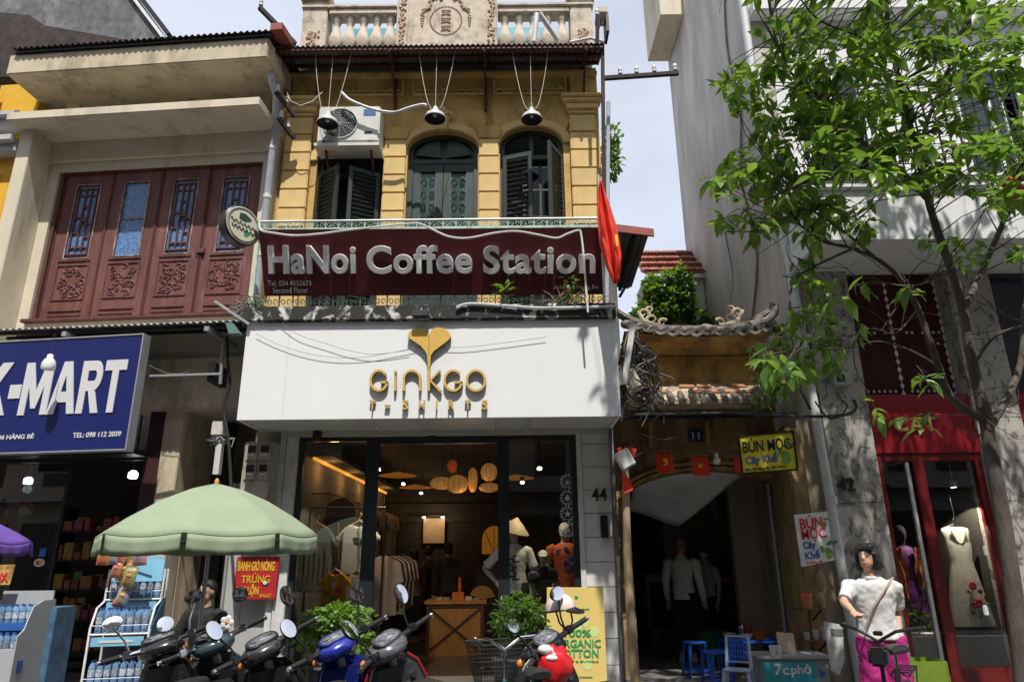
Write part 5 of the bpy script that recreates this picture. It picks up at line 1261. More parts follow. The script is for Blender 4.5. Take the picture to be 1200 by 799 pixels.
# stone columns at street level and red boutique
def scol(x0,x1,y,z1=5.345):
 a,b = P(x0,y,YF).x,P(x1,y,YF).x; n = 5; h = z1 / n
 for k in range(n): MB().box(a,b,YF - .06,YF + .3,k * h + (0 if k == 0 else .002),(k + 1) * h - .002).build('stone_slab',m_stone,W4,bevel=.004)
 return a,b
c1 = scol(972,1029,560); c2 = scol(1142,1196,500)
zg = 3.2
RA,RB = c1[1] + .003,c2[0] - .003
rz1,rz0 = P(1080,462,YF).z,P(1080,531,YF).z
MB().box(RA,RB,YF - .02,YF + .1,rz0,rz1).build('fascia',m_red,W4,bevel=.006)
o = P(1047,506,YF - .02); e = P(1098,506,YF - .02); t_ = P(1047,489,YF - .02)
for ch,f0,f1 in (('C',0,.34),('A',.36,.70),('T',.70,1)):
 letters(ch,V((o.x + (e.x - o.x) * f0,YF - .045,o.z)),(1,0,0),(0,0,1),(e.x - o.x) * (f1 - f0) * .92,t_.z - o.z,mat('aged_gold_letter',(.42,.30,.09),.45,.4),W4,offset=.02,extrude=.022,name='gold_letter')
# curtained display window over the fascia with pierced white strips
MB().box(RA,RB,YF + .22,YF + .3,rz1 + .001,5.345).build('curtain',mat('dark_red_curtain',(.055,.010,.012),.9,var=.4,scale=6,streak=.15,bump=.6,bscale=14),W4)
sv = MB()
for x in (1048,1108):
 a = P(x,400,YF + .2).x; z = rz1 + .05
 while z < 5.25:
  k = random.uniform(.8,1.1); MB().prism([(a,YF + .20,z - .055 * k),(a + .028,YF + .20,z),(a,YF + .20,z + .055 * k),(a - .028,YF + .20,z)],(0,.012,0)).build('pierced_leaf',m_whitewall,W4); z += .115
for y in (394,463):
 z = P(1080,y,YF + .2).z + .04; x = RA + .08
 while x < RB - .05:
  if random.random() < .7: MB().box(x,x + .03,YF + .201,YF + .21,z,z + .035).build('pierced_leaf',m_whitewall,W4)
  x += .075
# second bay at the right edge
x2 = c2[1] + .003
MB().box(x2,bxr,YF - .02,YF + .1,rz0,rz1).build('fascia',m_red,W4,bevel=.006)
MB().box(x2,bxr,YF + .22,YF + .3,rz1 + .001,5.345).build('dark_window',mat('dark_window_glass',(.03,.04,.05)),W4)
MB().box(x2,bxr,YF + .1,YF + .2,0,rz0).build('shop_front',m_dark,W4)
# boutique door set: red frames and glass
dz1 = rz0 - .001; dzz = P(1110,786,YF).z
mid = P(1098,660,YF).x
f = .085
MB().box(RA,RA + f,YF + .0,YF + .1,0,dz1).box(mid - .07,mid + .07,YF + .0,YF + .1,0,dz1).box(RB - f,RB,YF + .0,YF + .1,0,dz1).build('door_post',m_reddk,W4,bevel=.006)
for xa,xb,za_,zb_ in ((RA + f,mid - .07,dz1 - .10,dz1),(mid + .07,RB - f,dz1 - .10,dz1),(RA + f,mid - .07,0,.14),(mid + .07,RB - f,0,.22)): MB().box(xa,xb,YF + .005,YF + .095,za_,zb_).build('door_rail',m_reddk,W4,bevel=.006)
MB().box(RA + f,mid - .07,YF + .04,YF + .048,.14,dz1 - .1).build('shop_glass_pane',m_glass,W4); MB().box(mid + .07,RB - f,YF + .04,YF + .048,.22,dz1 - .1).build('shop_glass_pane',m_glass,W4)
MB().box(mid - .155,mid - .115,YF + .02,YF + .07,.15,dz1 - .11).build('glass_edge',m_whiteiron,W4)
for y in (645,715): q = P(1156,y,YF - .03); MB().box(q.x - .03,q.x + .03,YF - .03,YF - .002,q.z - .06,q.z + .06).build('door_lock',m_whiteiron,W4,bevel=.01)
# boutique room
MB().box(RA,RB,YF + .11,11.8,0,.06).build('boutique_floor',m_alley,W4)
MB().box(RA,RB,11.8,11.9,0,dz1).build('boutique_back',m_darkwall,W4)
MB().box(RA - .05,RA - .005,YF + .31,11.8,0,dz1 + .1).box(RB + .005,RB + .05,YF + .31,11.8,0,dz1 + .1).build('boutique_side',m_darkwall,W4)
MB().box(RA,RB,YF + .11,11.8,dz1 + .1,dz1 + .15).build('boutique_ceiling',m_whitewall,W4)
q = P(1117,568,9.06); bl = thing('boutique_spotlight','lit ceiling spotlight inside the red boutique','spotlight',q)
MB().lathe([(.04,-.03),(.05,.06)],q,12).build('can',m_steel,bl,smooth=True); MB().lathe([(.001,-.031),(.034,-.0311)],q,12,caps=False).build('lens',emit('spot_white',(1,.93,.8),14),bl); MB().tube([q + V((0,0,.05)),V((q.x,q.y,dz1 + .1))],.01,6).build('stem',m_steel,bl)
ld = bpy.data.lights.new('spot','SPOT'); ld.energy = 75; ld.color = (1,.86,.68); ld.spot_size = R(110); lo_ = bpy.data.objects.new('spot',ld); C.objects.link(lo_); lo_.location = q + V((0,0,-.06)); lo_.rotation_euler = (R(14),0,0)
lettering('42',P(983,575,YF - .075),(1,0,0),(0,0,1),P(1003,575,YF - .075).x - P(983,575,YF - .075).x,.165,m_print_k,W4,'house_number',offset=.015,depth=.012)
# room block behind so no light leaks through
MB().box(BX + .26,bxr,13.5,13.7,0,14).build('rear_wall',m_concrete,W4); MB().box(BX + .26,bxr,YF + .31,13.49,5.35,5.45).build('floor_slab',m_concrete,W4)
MB().box(AX1 + .01,c1[0] - .002,YF + .0,13.7,0,3.2).build('side_base',m_alw,W4)
# downpipe at the corner
wp = thing('white_downpipe','tall white downpipe on the corner of the white building','pipe',P(968,545,8.78))
a = P(872,0,8.7); b = P(893,155,8.7); c = P(925,300,8.75); d = P(968,545,8.75)
MB().tube([V((a.x + .0,8.8,13)),V((b.x + .02,8.8,b.z)),V((c.x,8.8,c.z)),V((d.x,8.8,d.z)),V((P(1003,760,8.8).x,8.8,0))],.06,14).build('pipe',m_pvc,wp,smooth=True)
for y,x in ((100,885),(250,915),(400,945),(590,976)): q = P(x,y,8.78); MB().lathe([(.067,0),(.067,.09)],(q.x,8.8,q.z),14).build('joint',m_pvc,wp,smooth=True)
# small grey meter box on stone column
q = P(983,445,8.8); mbx = thing('wall_meter_box','grey electricity box fixed on the stone column beside the downpipe','meter box',q)
MB().box(q.x - .11,q.x + .13,8.72,8.838,q.z - .10,q.z + .10).build('case',m_steel,mbx,bevel=.01); MB().box(q.x - .06,q.x + .04,8.712,8.719,q.z - .04,q.z + .05).build('dial',m_dark,mbx)

# ------------------------------------------------------------------ fittings on the yellow house
AY = 8.52
a,b = P(371,166,AY),P(446,124,AY)
acu = thing('air_conditioner','white outdoor air conditioner unit on brackets beside the green shutters','air conditioner',((a.x + b.x) / 2,AY + .15,a.z))
m_ac = mat('aged_white_enamel',(.60,.60,.57),.45,var=.05,dirt=(.36,.33,.28),damt=.35,dscale=4)
MB().box(a.x,b.x,AY,AY + .36,a.z,b.z).build('case',m_ac,acu,bevel=.018)
fc = V((a.x + (b.x - a.x) * .36,AY,(a.z + b.z) / 2)); fr_ = (b.z - a.z) * .43
MB().loft([[(fc.x + r_ * math.cos(2 * PI * i / 36),y,fc.z + r_ * math.sin(2 * PI * i / 36)) for i in range(36)] for r_,y in ((fr_,AY - .003),(fr_ * .98,AY - .02),(fr_ * .94,AY - .02),(fr_ * .93,AY - .003))],False).build('fan_ring',m_ac,acu,smooth=True)
MB().lathe([(.001,0),(fr_ * .93,.0)],(fc.x,AY - .002,fc.z),32,Matrix.Rotation(R(90),3,'X'),False).build('fan_well',m_dark,acu)
g = MB()
for k in range(1,8): r_ = fr_ * .92 * k / 8; g.tube([(fc.x + r_ * math.cos(2 * PI * i / 28),AY - .012,fc.z + r_ * math.sin(2 * PI * i / 28)) for i in range(28)],.003,4,closed=True)
for k in range(12): t = 2 * PI * k / 12; g.tube([(fc.x,AY - .014,fc.z),(fc.x + fr_ * .95 * math.cos(t),AY - .014,fc.z + fr_ * .95 * math.sin(t))],.003,4)
g.build('fan_grille',m_steel,acu)
MB().box(a.x + (b.x - a.x) * .73,a.x + (b.x - a.x) * .93,AY - .004,AY - .001,b.z - .17,b.z - .06).build('blue_label',m_print_b,acu)
MB().box(a.x + (b.x - a.x) * .76,a.x + (b.x - a.x) * .88,AY - .004,AY - .001,a.z + .12,a.z + .16).build('badge',m_dark,acu)
for x in (a.x + .12,b.x - .12): MB().bar((x,AY - .04,a.z - .03),(x,YF - .0,a.z - .03),.035,.04).bar((x,AY + .03,a.z - .05),(x,YF - .02,a.z - .35),.03,.03).build('bracket',m_redsteel,acu)
MB().box(a.x - .02,b.x + .02,AY - .05,AY + .30,a.z - .10,a.z - .055).build('drip_tray',m_ac,acu)
# three enamel lamps
for k,(x,y) in enumerate(((384,141),(510,135),(623,136))):
 Y = 8.34; q = P(x,y,Y); l_ = thing('dish_lamp',['black and white dish lamp hanging in front of the air conditioner','dish lamp hanging over the arched double door','dish lamp hanging over the right arched window with open shutters'][k],'lamp',q)
 MB().lathe([(.150,-.065),(.152,-.055),(.13,.0),(.07,.05),(.04,.075),(.035,.12),(.022,.14),(.006,.145)],q,24,caps=False).build('shade',mat('lamp_enamel',(.55,.55,.55),.35,dirt=(.3,.28,.25),damt=.3),l_,smooth=50)
 MB().lathe([(.149,-.064),(.127,-.004),(.067,.045),(.005,.06)],q,24,caps=False).build('lining',m_black,l_,smooth=50)
 MB().sphere(q + V((0,0,-.0)),.032,10,8).build('bulb',m_print_w,l_,smooth=True)
 zc_ = cz + .05
 MB().tube([q + V((0,0,.14)),V((q.x,Y,zc_))],.0035,5).build('cord',m_cablewhite,l_)
 for s in (-1,1):
  MB().tube([V((q.x + s * .27 * t,Y,q.z + .11 - .04 * math.sin(PI * min(1,t * 1.6)) + (zc_ - q.z - .11) * t ** 2.2)) for t in [i / 12 for i in range(13)]],.004,5).build('wire',m_cablewhite,l_)
MB().tube([P(x,y,8.36) for x,y in ((336,108),(340,118),(352,124),(366,119),(378,108))],.006,5).build('cable',m_cablewhite,label='white wire looping left of the air conditioner',cat='cable')
MB().tube(spl([P(x,y,8.38) for x,y in ((400,108),(408,116),(420,122),(440,129),(462,132),(478,127),(494,123),(500,124))]),.022,8).build('hose',m_pvc,label='white drain hose sagging from the air conditioner',cat='hose',smooth=True)
# pipes on the roof edge
rp_ = thing('roof_pipe','grey bent pipe standing on the canopy before the balusters','pipe',P(628,50,8.45))
MB().tube([P(626,50,8.4),P(629,17,8.4),P(632,16,8.42),P(654,48,8.6)],.04,10).build('pipe',m_pvc,rp_,smooth=True)
fl_ = thing('roof_floodlight','flat floodlight on a white arm at the right end of the parapet','floodlight',P(698,45,8.3))
q = P(700,16,8.3); MB().box(q.x - .02,q.x + .14,8.2,8.5,q.z - .07,q.z + .03).build('head',m_creamdirty,fl_,bevel=.01); MB().box(q.x + .11,q.x + .15,8.21,8.49,q.z - .40,q.z - .071).build('panel',m_black,fl_)
MB().tube([P(697,52,8.32),q + V((.05,.05,-.06))],.02,8).tube([P(668,50,8.3),P(692,45,8.3),P(706,49,8.3)],.02,8).build('arm',m_pvc,fl_,smooth=True)
# conduit and wires along the sign
cab = [('white cable sagging along the top of the maroon sign',m_cablewhite,.013,7.68,[(303,262),(306,270),(320,273),(345,276),(375,274),(405,270),(440,266),(470,263),(490,262),(505,268),(525,277),(548,279),(580,273),(605,271),(630,275),(652,279),(665,274),(678,270),(681,275),(684,300),(687,340),(689,366)]),
       ('white pipe lying along the edge of the balcony slab',m_pvc,.018,7.89,[(535,361),(551,356),(600,359),(640,361),(722,359)]),
       ('thin grey wire drooping across the white shop sign',m_cablegrey,.003,7.95,[(300,391),(325,403),(360,414),(395,419),(430,418),(470,411),(500,406),(540,407),(580,403),(640,395)]),
       ('thin wire from slab corner across the white sign',m_cablegrey,.003,7.94,[(330,378),(350,392),(380,402),(410,411),(440,415),(480,410)])]
for lab,m_,r_,Y,pts in cab:
 pp = spl([P(x,y,Y) for x,y in pts]); MB().tube(pp,r_,6).build('cable',m_,label=lab,cat='cable',smooth=True)
q = P(493,367,7.87); fl2 = thing('slab_floodlight','small dark floodlight clamped on the balcony slab above the gold leaf','floodlight',q)
MB().box(q.x - .10,q.x + .10,7.80,7.90,q.z - .06,q.z + .02).build('head',mat('dark_grey_alu',(.05,.055,.065),.5,.4),fl2,bevel=.008)
MB().tube([q + V((0,.04,.02)),q + V((.0,.06,.09)),q + V((.06,.09,.10)),q + V((.05,.2,SL_T - q.z))],.012,6).build('bracket',m_steel,fl2)
# red flag on its pole
fp = thing('national_flag','furled red flag with yellow star hanging at the end of the maroon sign','flag',P(712,345,7.8))
p0,p1 = P(709,360,7.95),P(701,205,7.74)
MB().tube([p0,p1],.014,8).build('pole',m_whiteiron,fp)
fl = MB(); ft,fb = P(702.5,213,7.40),P(720,332,7.25)
pl = [(702,212),(700,250),(702,285),(711,315),(719,333)]; pr_ = [(704,210),(714,238),(723,266),(728,298),(726,330)]
def lerp_l(l,t):
 t *= len(l) - 1; i = min(int(t),len(l) - 2); f = t - i; return (l[i][0] + (l[i + 1][0] - l[i][0]) * f,l[i][1] + (l[i + 1][1] - l[i][1]) * f)
def ff(u_,v_):
 A,B = lerp_l(pl,v_),lerp_l(pr_,v_); x,y = A[0] + (B[0] - A[0]) * u_,A[1] + (B[1] - A[1]) * u_
 return P(x,y,7.64 - .14 * v_ + .09 * math.sin(u_ * 13 + v_ * 3) * (.35 + v_ * .8))
fl.grid(ff,18,26); o_ = fl.build('cloth',m_flag,fp,smooth=80); md = o_.modifiers.new('thick','SOLIDIFY'); md.thickness = .003
MB().grid(lambda u_,v_: P(720.5 + 3 * u_ + 1.5 * v_,275 + 14 * v_,7.48),2,3).build('star',m_star,fp)
# white vertical pipe at house corner
MB().tube([P(713,120,8.6),P(711,360,8.55)],.03,8).build('corner_pipe',m_pvcgrey,label='slim grey pipe running down behind the red flag',cat='pipe',smooth=True)
# electricity meters beside the shop door
mq0,mq1 = P(281,572,8.62),P(321,517,8.62)
em = thing('meter_cabinet','old beige cabinet with four electricity meters beside the shop front','meter cabinet',((mq0.x + mq1.x) / 2,8.75,mq0.z - .15))
m_em = mat('aged_meter_beige',(.42,.39,.32),.6,var=.1,dirt=(.15,.13,.10),damt=.45,dscale=5)
MB().box(mq0.x,mq1.x,8.62,YF + .0,mq0.z - .18,mq1.z).build('cabinet',m_em,em,bevel=.012)
for i in range(2):
 for j in range(2):
  cx_ = mq0.x + (mq1.x - mq0.x) * (.30 + .44 * i); cz_ = mq1.z - .10 - .24 * j
  fr = MB().box(cx_ - .075,cx_ + .075,8.60,8.619,cz_ - .14,cz_ + .07).build('meter_cover',m_em,em,bevel=.008)
  MB().box(cx_ - .05,cx_ + .05,8.592,8.599,cz_ - .04,cz_ + .045).build('meter_window',m_dark,fr); MB().box(cx_ - .035,cx_ + .035,8.594,8.599,cz_ - .08,cz_ - .06).build('meter_label',m_print_w,fr)
# plain metal side door with the red food banner
dq0 = px(268,650,8.95); dq1 = px(330,650,8.95)
MB().box(dq0,dq1 - .02,8.97,9.03,.05,mq0.z + .1).build('side_door',mat('grey_white_door',(.42,.42,.41),.5,var=.05,dirt=(.25,.25,.24),damt=.3),yh)
MB().box(dq0 - .03,dq0 - .002,8.93,9.04,.05,mq0.z + .1).build('side_door_frame',m_steel,yh)
MB().box(XL - .0,dq1,9.04,9.14,.0,ZS).build('side_wall_low',m_creamdirty,yh)
r_,put,g_ = board('food_banner','red cloth banner with yellow Vietnamese street food words on the side door',[(278,652),(328,652),(322,702),(272.5,702)],8.80,8.80,mat('red_banner_cloth',(.42,.012,.015),.7,var=.08),.006)
m_byl = mat('banner_yellow',(.62,.42,.02),.7)
put('BÁNH GIÒ NÓNG',.05,.93,.66,.95,m_byl,offset=.03); put('TRỨNG',.16,.84,.38,.62,m_byl,offset=.01); put('VỊT LỘN',.06,.60,.06,.36,m_byl,offset=.03); put('BALUT',.64,.92,.05,.13,m_byl)
a_,b_,c2_,d_,n_,u_,v_ = g_; o_ = d_ + u_ * .375 + v_ * .19
s = MB(); s.sphere(o_ + n_ * .002,(.05,.003,.04),14,8); s.build('egg_print',m_print_k,r_); s = MB(); s.sphere(o_ + n_ * .005,(.028,.003,.024),12,8); s.build('egg_print',m_print_w,r_)
MB().box(min(a_.x,d_.x) + .03,b_.x - .03,8.81,8.969,a_.z - .02,a_.z).build('banner_batten',m_bamboo,r_)

# white modem box, cable tangle at the right end of the white sign
wb = thing('router_box','white box hanging in the cable tangle at the end of the white sign','box',P(742,448,8.2))
q = P(742,446,8.2); ax = Matrix.Rotation(R(-25),3,'Y'); MB().obox(q,ax @ V((.07,0,0)),V((0,.05,0)),ax @ V((0,0,.14))).build('case',mat('yellowed_plastic',(.62,.58,.46),.5),wb,bevel=.01)
MB().bar(P(731,450,8.1),P(742,378,8.1),.07,.02).build('white_batten',m_whiteiron,label='white batten leaning at the end of the white sign',cat='batten')
wb2 = thing('lamp_box','white floodlight housing with red ribbon beside the gate arch','floodlight',P(733,540,8.3))
q = P(732,538,8.3); ax = Matrix.Rotation(R(-28),3,'Y'); MB().obox(q,ax @ V((.09,0,0)),V((0,.06,0)),ax @ V((0,0,.11))).build('case',m_print_w,wb2,bevel=.015)
MB().bar(q + V((-.1,.02,.10)),q + V((.1,.3,.25)),.02,.02).build('arm',m_black,wb2)
for k,pts in enumerate((((720,527),(727,523),(731,532),(722,534)),((728,556),(738,560),(742,574),(732,578)),((738,523),(746,526),(742,538),(735,533)))):
 MB().prism([P(x,y,8.36 + .02 * k) for x,y in pts],(0,.01,0)).build('red_ribbon',m_flag,wb2)
random.seed(31)
for k in range(26):
 Y = 8.35 + random.uniform(-.2,.25); x0 = random.uniform(732,760); x1 = random.uniform(728,775)
 y0,y1 = random.uniform(388,430),random.uniform(450,500)
 pts = [P(x0 + (x1 - x0) * t + random.uniform(-9,9) + random.choice((0,0,14)) * math.sin(PI * t),y0 + (y1 - y0) * t,Y + random.uniform(-.05,.05)) for t in [i / 6 for i in range(7)]]
 fine = spl(pts,4)
 MB().tube(fine,random.choice((.006,.008,.012)),5).build('tangled_cable',random.choice((m_cable,m_cable,m_cablegrey)),label='cable in the tangle between white sign and ochre gate',cat='cable',group='tangled cables beside the gate',smooth=True)
rings = [(P(758,434,8.3),.24,.34)]
for k in range(4):
 c = P(757 - 4 * k,430 + 6 * k,8.28 + .05 * k); MB().tube([c + V(((.17 + .02 * k) * math.cos(t),.02 * math.sin(3 * t),(.27 + .02 * k) * math.sin(t))) for t in [2 * PI * i / 28 for i in range(28)]],.009,5,closed=True).build('tangled_cable',m_cable,label='coiled loop of black cable beside the gate',cat='cable',group='coiled cable loops beside the gate',smooth=True)
longc = [('thick black cable running under the gate eaves to the downpipe',.02,8.3,[(733,486),(790,485),(850,484),(900,486),(950,488),(990,486),(1003,478),(1000,468)]),
         ('black cable curling beside the white downpipe',.011,8.6,[(955,470),(962,480),(972,490),(985,487),(993,475),(985,468)]),
         ('black cable hanging down the grey rendered wall',.018,9.6,[(849,-10),(850,30),(854,70),(862,100),(868,130),(868,200),(872,230),(882,262),(887,290),(886,330),(881,378)]),
         ('black wire bundle descending from the tree to the gate',.016,8.3,[(955,330),(946,360),(940,400),(930,430),(938,455),(950,480)]),
         ('black wire sagging across the ochre gate front',.006,8.4,[(735,500),(770,515),(800,512),(830,522),(870,508)]),
         ('black wire along the gate arch',.006,8.5,[(735,540),(760,528),(800,524),(850,530),(905,522)]),
         ('vertical black wire beside the meter cabinet',.02,8.3,[(266,395),(267,425),(269,450),(262,480),(268,520),(272,600)]),
         ('grey conduit hanging left of the white sign',.022,8.2,[(262,398),(260,420),(258,450)]),
         ('pale wire sagging below the cream beam',.004,8.3,[(160,420),(200,438),(235,430),(258,418)])]
for lab,r_,Y,pts in longc: MB().tube(spl([EYE + ray(x,y) * ((BX - .025) / ray(x,y).x) if 'rendered' in lab else P(x,y,Y) for x,y in pts]),r_,7).build('cable',m_cable if 'grey' not in lab and 'pale' not in lab else m_cablegrey,label=lab,cat='cable',smooth=True)
tb = thing('tube_light_bracket','thin grey tube arm under the cream beam beside the blue sign','bracket',P(240,440,8.2)); MB().bar(P(160,441,8.1),P(260,438,8.1),.03,.025).build('tube',m_steel,tb); MB().box(P(243,450,8.15).x,P(251,450,8.15).x,8.12,8.5,P(245,447,8.15).z,P(245,425,8.15).z).build('box',m_black,tb)
jb = thing('junction_box','dusty junction box with cables beside the meter cabinet','junction box',P(257,505,8.4)); q = P(256,503,8.4)
MB().box(q.x - .07,q.x + .07,8.35,8.5,q.z - .08,q.z + .10).build('box',m_concrete,jb,bevel=.01); MB().box(q.x + .0,q.x + .07,8.38,8.46,q.z - .55,q.z - .12).build('cover',m_pvc,jb)
for k in range(7): MB().tube([q + V((random.uniform(-.06,.06),-.02,-.07)),q + V((random.uniform(-.12,.15),-.05,-.14)),q + V((random.uniform(-.1,.2),0,random.uniform(-.25,-.16))),q + V((random.uniform(0,.2),.05,-.1))],.008,5).build('wire',m_cablegrey,jb)
# cable bundle at the left end of the slab
for k in range(9):
 c = P(286 + random.uniform(-6,10),357 + random.uniform(-6,10),8.0); MB().tube([c + V((random.uniform(-.1,.1) * math.cos(t) + .1 * math.cos(t + k),.06 * math.sin(2 * t),.07 * math.sin(t + k))) for t in [i * .45 for i in range(13)]],.008,5).build('slab_cable',m_cablegrey,label='grey cable bundled at the left end of the balcony slab',cat='cable',group='cables bundled on the slab end',smooth=True)
MB().bar(P(252,353,7.86),P(292,380,7.93),.035,.03).build('tie_bar',m_steel,label='short grey steel bar at the left end of the slab',cat='bar')
gl_ = thing('green_lamp','small green lamp shade under the tin awning end','lamp',P(272,385,7.9)); MB().prism([P(x,y,7.85) for x,y in ((264,378),(272,378),(280,390),(268,391))],(0,.12,0)).build('shade',mat('sea_green_enamel',(.12,.22,.19),.5),gl_)

# round double-sided beer sign
rq = P(281,266,8.0)
rs = thing('round_sign','round cream hanging sign with dark rim beside the maroon board','sign',rq)
F = Matrix.Translation(rq) @ Matrix.Rotation(R(57),4,'Z') @ Matrix.Rotation(R(90),4,'X')
MB(F).lathe([(.255,-.075),(.27,-.06),(.27,.06),(.255,.075)],n=40).build('drum',m_blackpl,rs,smooth=40)
MB(F).lathe([(.001,.079),(.24,.079),(.25,.076)],n=40,caps=False).build('face',mat('cream_acrylic',(.66,.62,.48),.35,var=.05),rs)
for rr in (.232,.215): MB(F).tube([(rr * math.cos(2 * PI * i / 40),rr * math.sin(2 * PI * i / 40),.08) for i in range(40)],.004,4,closed=True).build('ring_print',m_print_k,rs)
F3 = F.to_3x3(); ux,vy,nn = F3 @ V((1,0,0)),F3 @ V((0,1,0)),F3 @ V((0,0,1))
dkg = mat('sign_dark_green',(.02,.06,.035),.5)
sg = MB(F); sg.prism([(.09 * math.cos(t) * (1 + .25 * math.cos(3 * t)),.11 + .055 * math.sin(t),.0795) for t in [2 * PI * i / 16 for i in range(16)]],(0,0,.002)); sg.build('emblem_print',dkg,rs)
for y,w_,ph in ((.03,.19,0),(-.045,.17,2)):
 MB(F).tube([(-w_ + 2 * w_ * i / 40,y - .03 * i / 40 + .022 * math.sin(i * .95 + ph),.081) for i in range(41)],[.007 + .004 * math.sin(i * 1.9) for i in range(41)],5).build('script_print',dkg,rs)
MB(F).lathe([(.001,.0815),(.035,.0815)],(.05,-.11,0),16,caps=False).build('green_dot',m_print_g,rs)
MB().bar(rq + V((.15,.12,0)),P(306,280,8.1),.04,.04).build('bracket',m_black,rs)

# ------------------------------------------------------------------ behind the gate: rear roofs
rh = thing('rear_tin_roof_house','rear building with red edged tin roof behind the flag','house',P(740,320,11))
a,b = P(716,262,10.2),P(766,268,10.2); dz_ = .13
MB().prism([a,b,b - V((0,0,dz_)),a - V((0,0,dz_))],(0,.05,0)).build('fascia',m_redtin,rh)
r_ = corr(a.x,b.x - .05,10.26,a.z - .12,12.2,a.z - .35,pitch=.12,amp=.02); r_.build('tin_sheet',m_tin,rh,smooth=60)
MB().bar((a.x + .4,10.3,a.z - .18),(a.x + .4,12.1,a.z - .42),.06,.06).build('rafter',m_black,rh)
MB().box(XR + .01,P(722,340,10.6).x,10.5,13,3.72,a.z - .3).build('wall',m_concdark,rh)
q = P(735,320,12.3); MB().bar(P(726,348,12),P(741,322,12),.05,.05).build('blue_strut',m_print_b,rh)
th_ = thing('rear_tiled_house','low rear house with old red tile roof behind the gate','house',P(785,330,13))
t0,t1 = P(756,318,12.6),P(808,318,12.6); zt_ = P(780,299,13.6).z
nn_ = 16
ms = MB().lathe([(.055,0),(.06,.30)],n=8,ax=Matrix.Rotation(R(-60),3,'X')).mesh('tile',m_redtile,True)
for j in range(4):
 for i in range(nn_):
  x = t0.x + (t1.x + .3 - t0.x) * i / nn_; piece('roof_tile',ms,th_,(x + .02 * (j % 2),12.5 + j * .26,t0.z - .05 + (zt_ - t0.z) * j / 3.3),rot=(0,0,random.uniform(-.1,.1)))
MB().prism([(t0.x - .05,12.5,t0.z - .08),(BX,12.5,t0.z - .08),(BX,13.7,zt_ - .02),(t0.x - .05,13.7,zt_ - .02)],(0,0,.03)).build('roof_bed',m_redtile,th_)
MB().box(t0.x,BX - .02,12.7,13.6,0,t0.z - .1).build('wall',m_concrete,th_)

# ------------------------------------------------------------------ foliage helpers
def leaf_mesh(name,L_,W_,m,curl=.25,fold=.18):
 pts = []; n = 4
 prof = [0,.75,1,.62,0]
 vs = []; fs = []
 for i in range(n + 1):
  t = i / n; w_ = W_ / 2 * prof[i]; z = -curl * L_ * t * t
  vs += [(-w_,t * L_,z + fold * w_),(0,t * L_,z),(w_,t * L_,z + fold * w_)]
 for i in range(n):
  fs += [(3 * i,3 * i + 1,3 * i + 4,3 * i + 3),(3 * i + 1,3 * i + 2,3 * i + 5,3 * i + 4)]
 return vs,fs
def leaf_at(mb,vs,fs,p,d,s,roll):
 d = d.normalized(); x = d.cross(V((0,0,1)))
 x = x.normalized() if x.length > 1e-4 else V((1,0,0)); z = x.cross(d)
 A = Matrix((x,d,z)).transposed() @ Matrix.Rotation(roll,3,'Y')
 mb.add([p + A @ (V(q) * s) for q in vs],fs); return A
def foliage(name,m,parent,blobs,n,L_,W_,seed=1,curl=.3,out=.7):
 random.seed(seed); vs,fs = leaf_mesh('l',L_,W_,m,curl); b = MB(); tw = sum(x[3] for x in blobs)
 for c,r_,_,wt in blobs:
  for i in range(int(n * wt / tw)):
   d = V((random.gauss(0,1),random.gauss(0,1),random.gauss(0,1))).normalized(); q = random.uniform(.35,1) ** .6 * (random.uniform(1.05,1.5) if random.random() < .14 else 1)
   p = V(c) + V((d.x * r_[0],d.y * r_[1],d.z * r_[2])) * q
   leaf_at(b,vs,fs,p,d * out + V((random.gauss(0,.4),random.gauss(0,.4),random.gauss(-.1,.4))),random.uniform(.6,1.2),random.uniform(-.8,.8))
 return b.build(name,m,parent,recalc=False,kind='stuff')

# creeper over the rear wall
cp = thing('creeper','dense green creeper climbing over the rear roof behind the gate','creeper',P(785,372,12.2))
bl = [(P(x,y,12.3),(rx / 65,.35,ry / 65),0,w_) for x,y,rx,ry,w_ in ((765,348,10,14,2),(778,330,8,9,1.2),(792,326,9,7,1),(803,338,8,12,1.3),(786,350,16,12,2.4),(806,360,9,14,1.6),(775,368,24,9,2.2),(752,368,9,10,1),(760,332,5,6,.5),(818,374,10,7,.9),(832,382,8,5,.5),(744,374,7,7,.6),(797,318,4,5,.3))]
foliage('foliage',m_leaf4,cp,bl,2600,.11,.07,4)
MB().tube([P(775,385,12.4) - V((0,0,.5)),P(778,360,12.4),P(785,335,12.4)],.05,6).build('stem',m_bark,cp)
wt_ = thing('wall_tree','small leafy branch growing out behind the corner of the yellow house','plant',P(714,215,10.5))
foliage('foliage',m_leaf4,wt_,[(P(716,y,10.5),(.14,.2,.22),0,1) for y in (160,178,196)],420,.10,.06,5)
MB().tube([P(708,225,10.6),P(712,190,10.5),P(716,160,10.5)],.02,6).build('stem',m_bark,wt_)
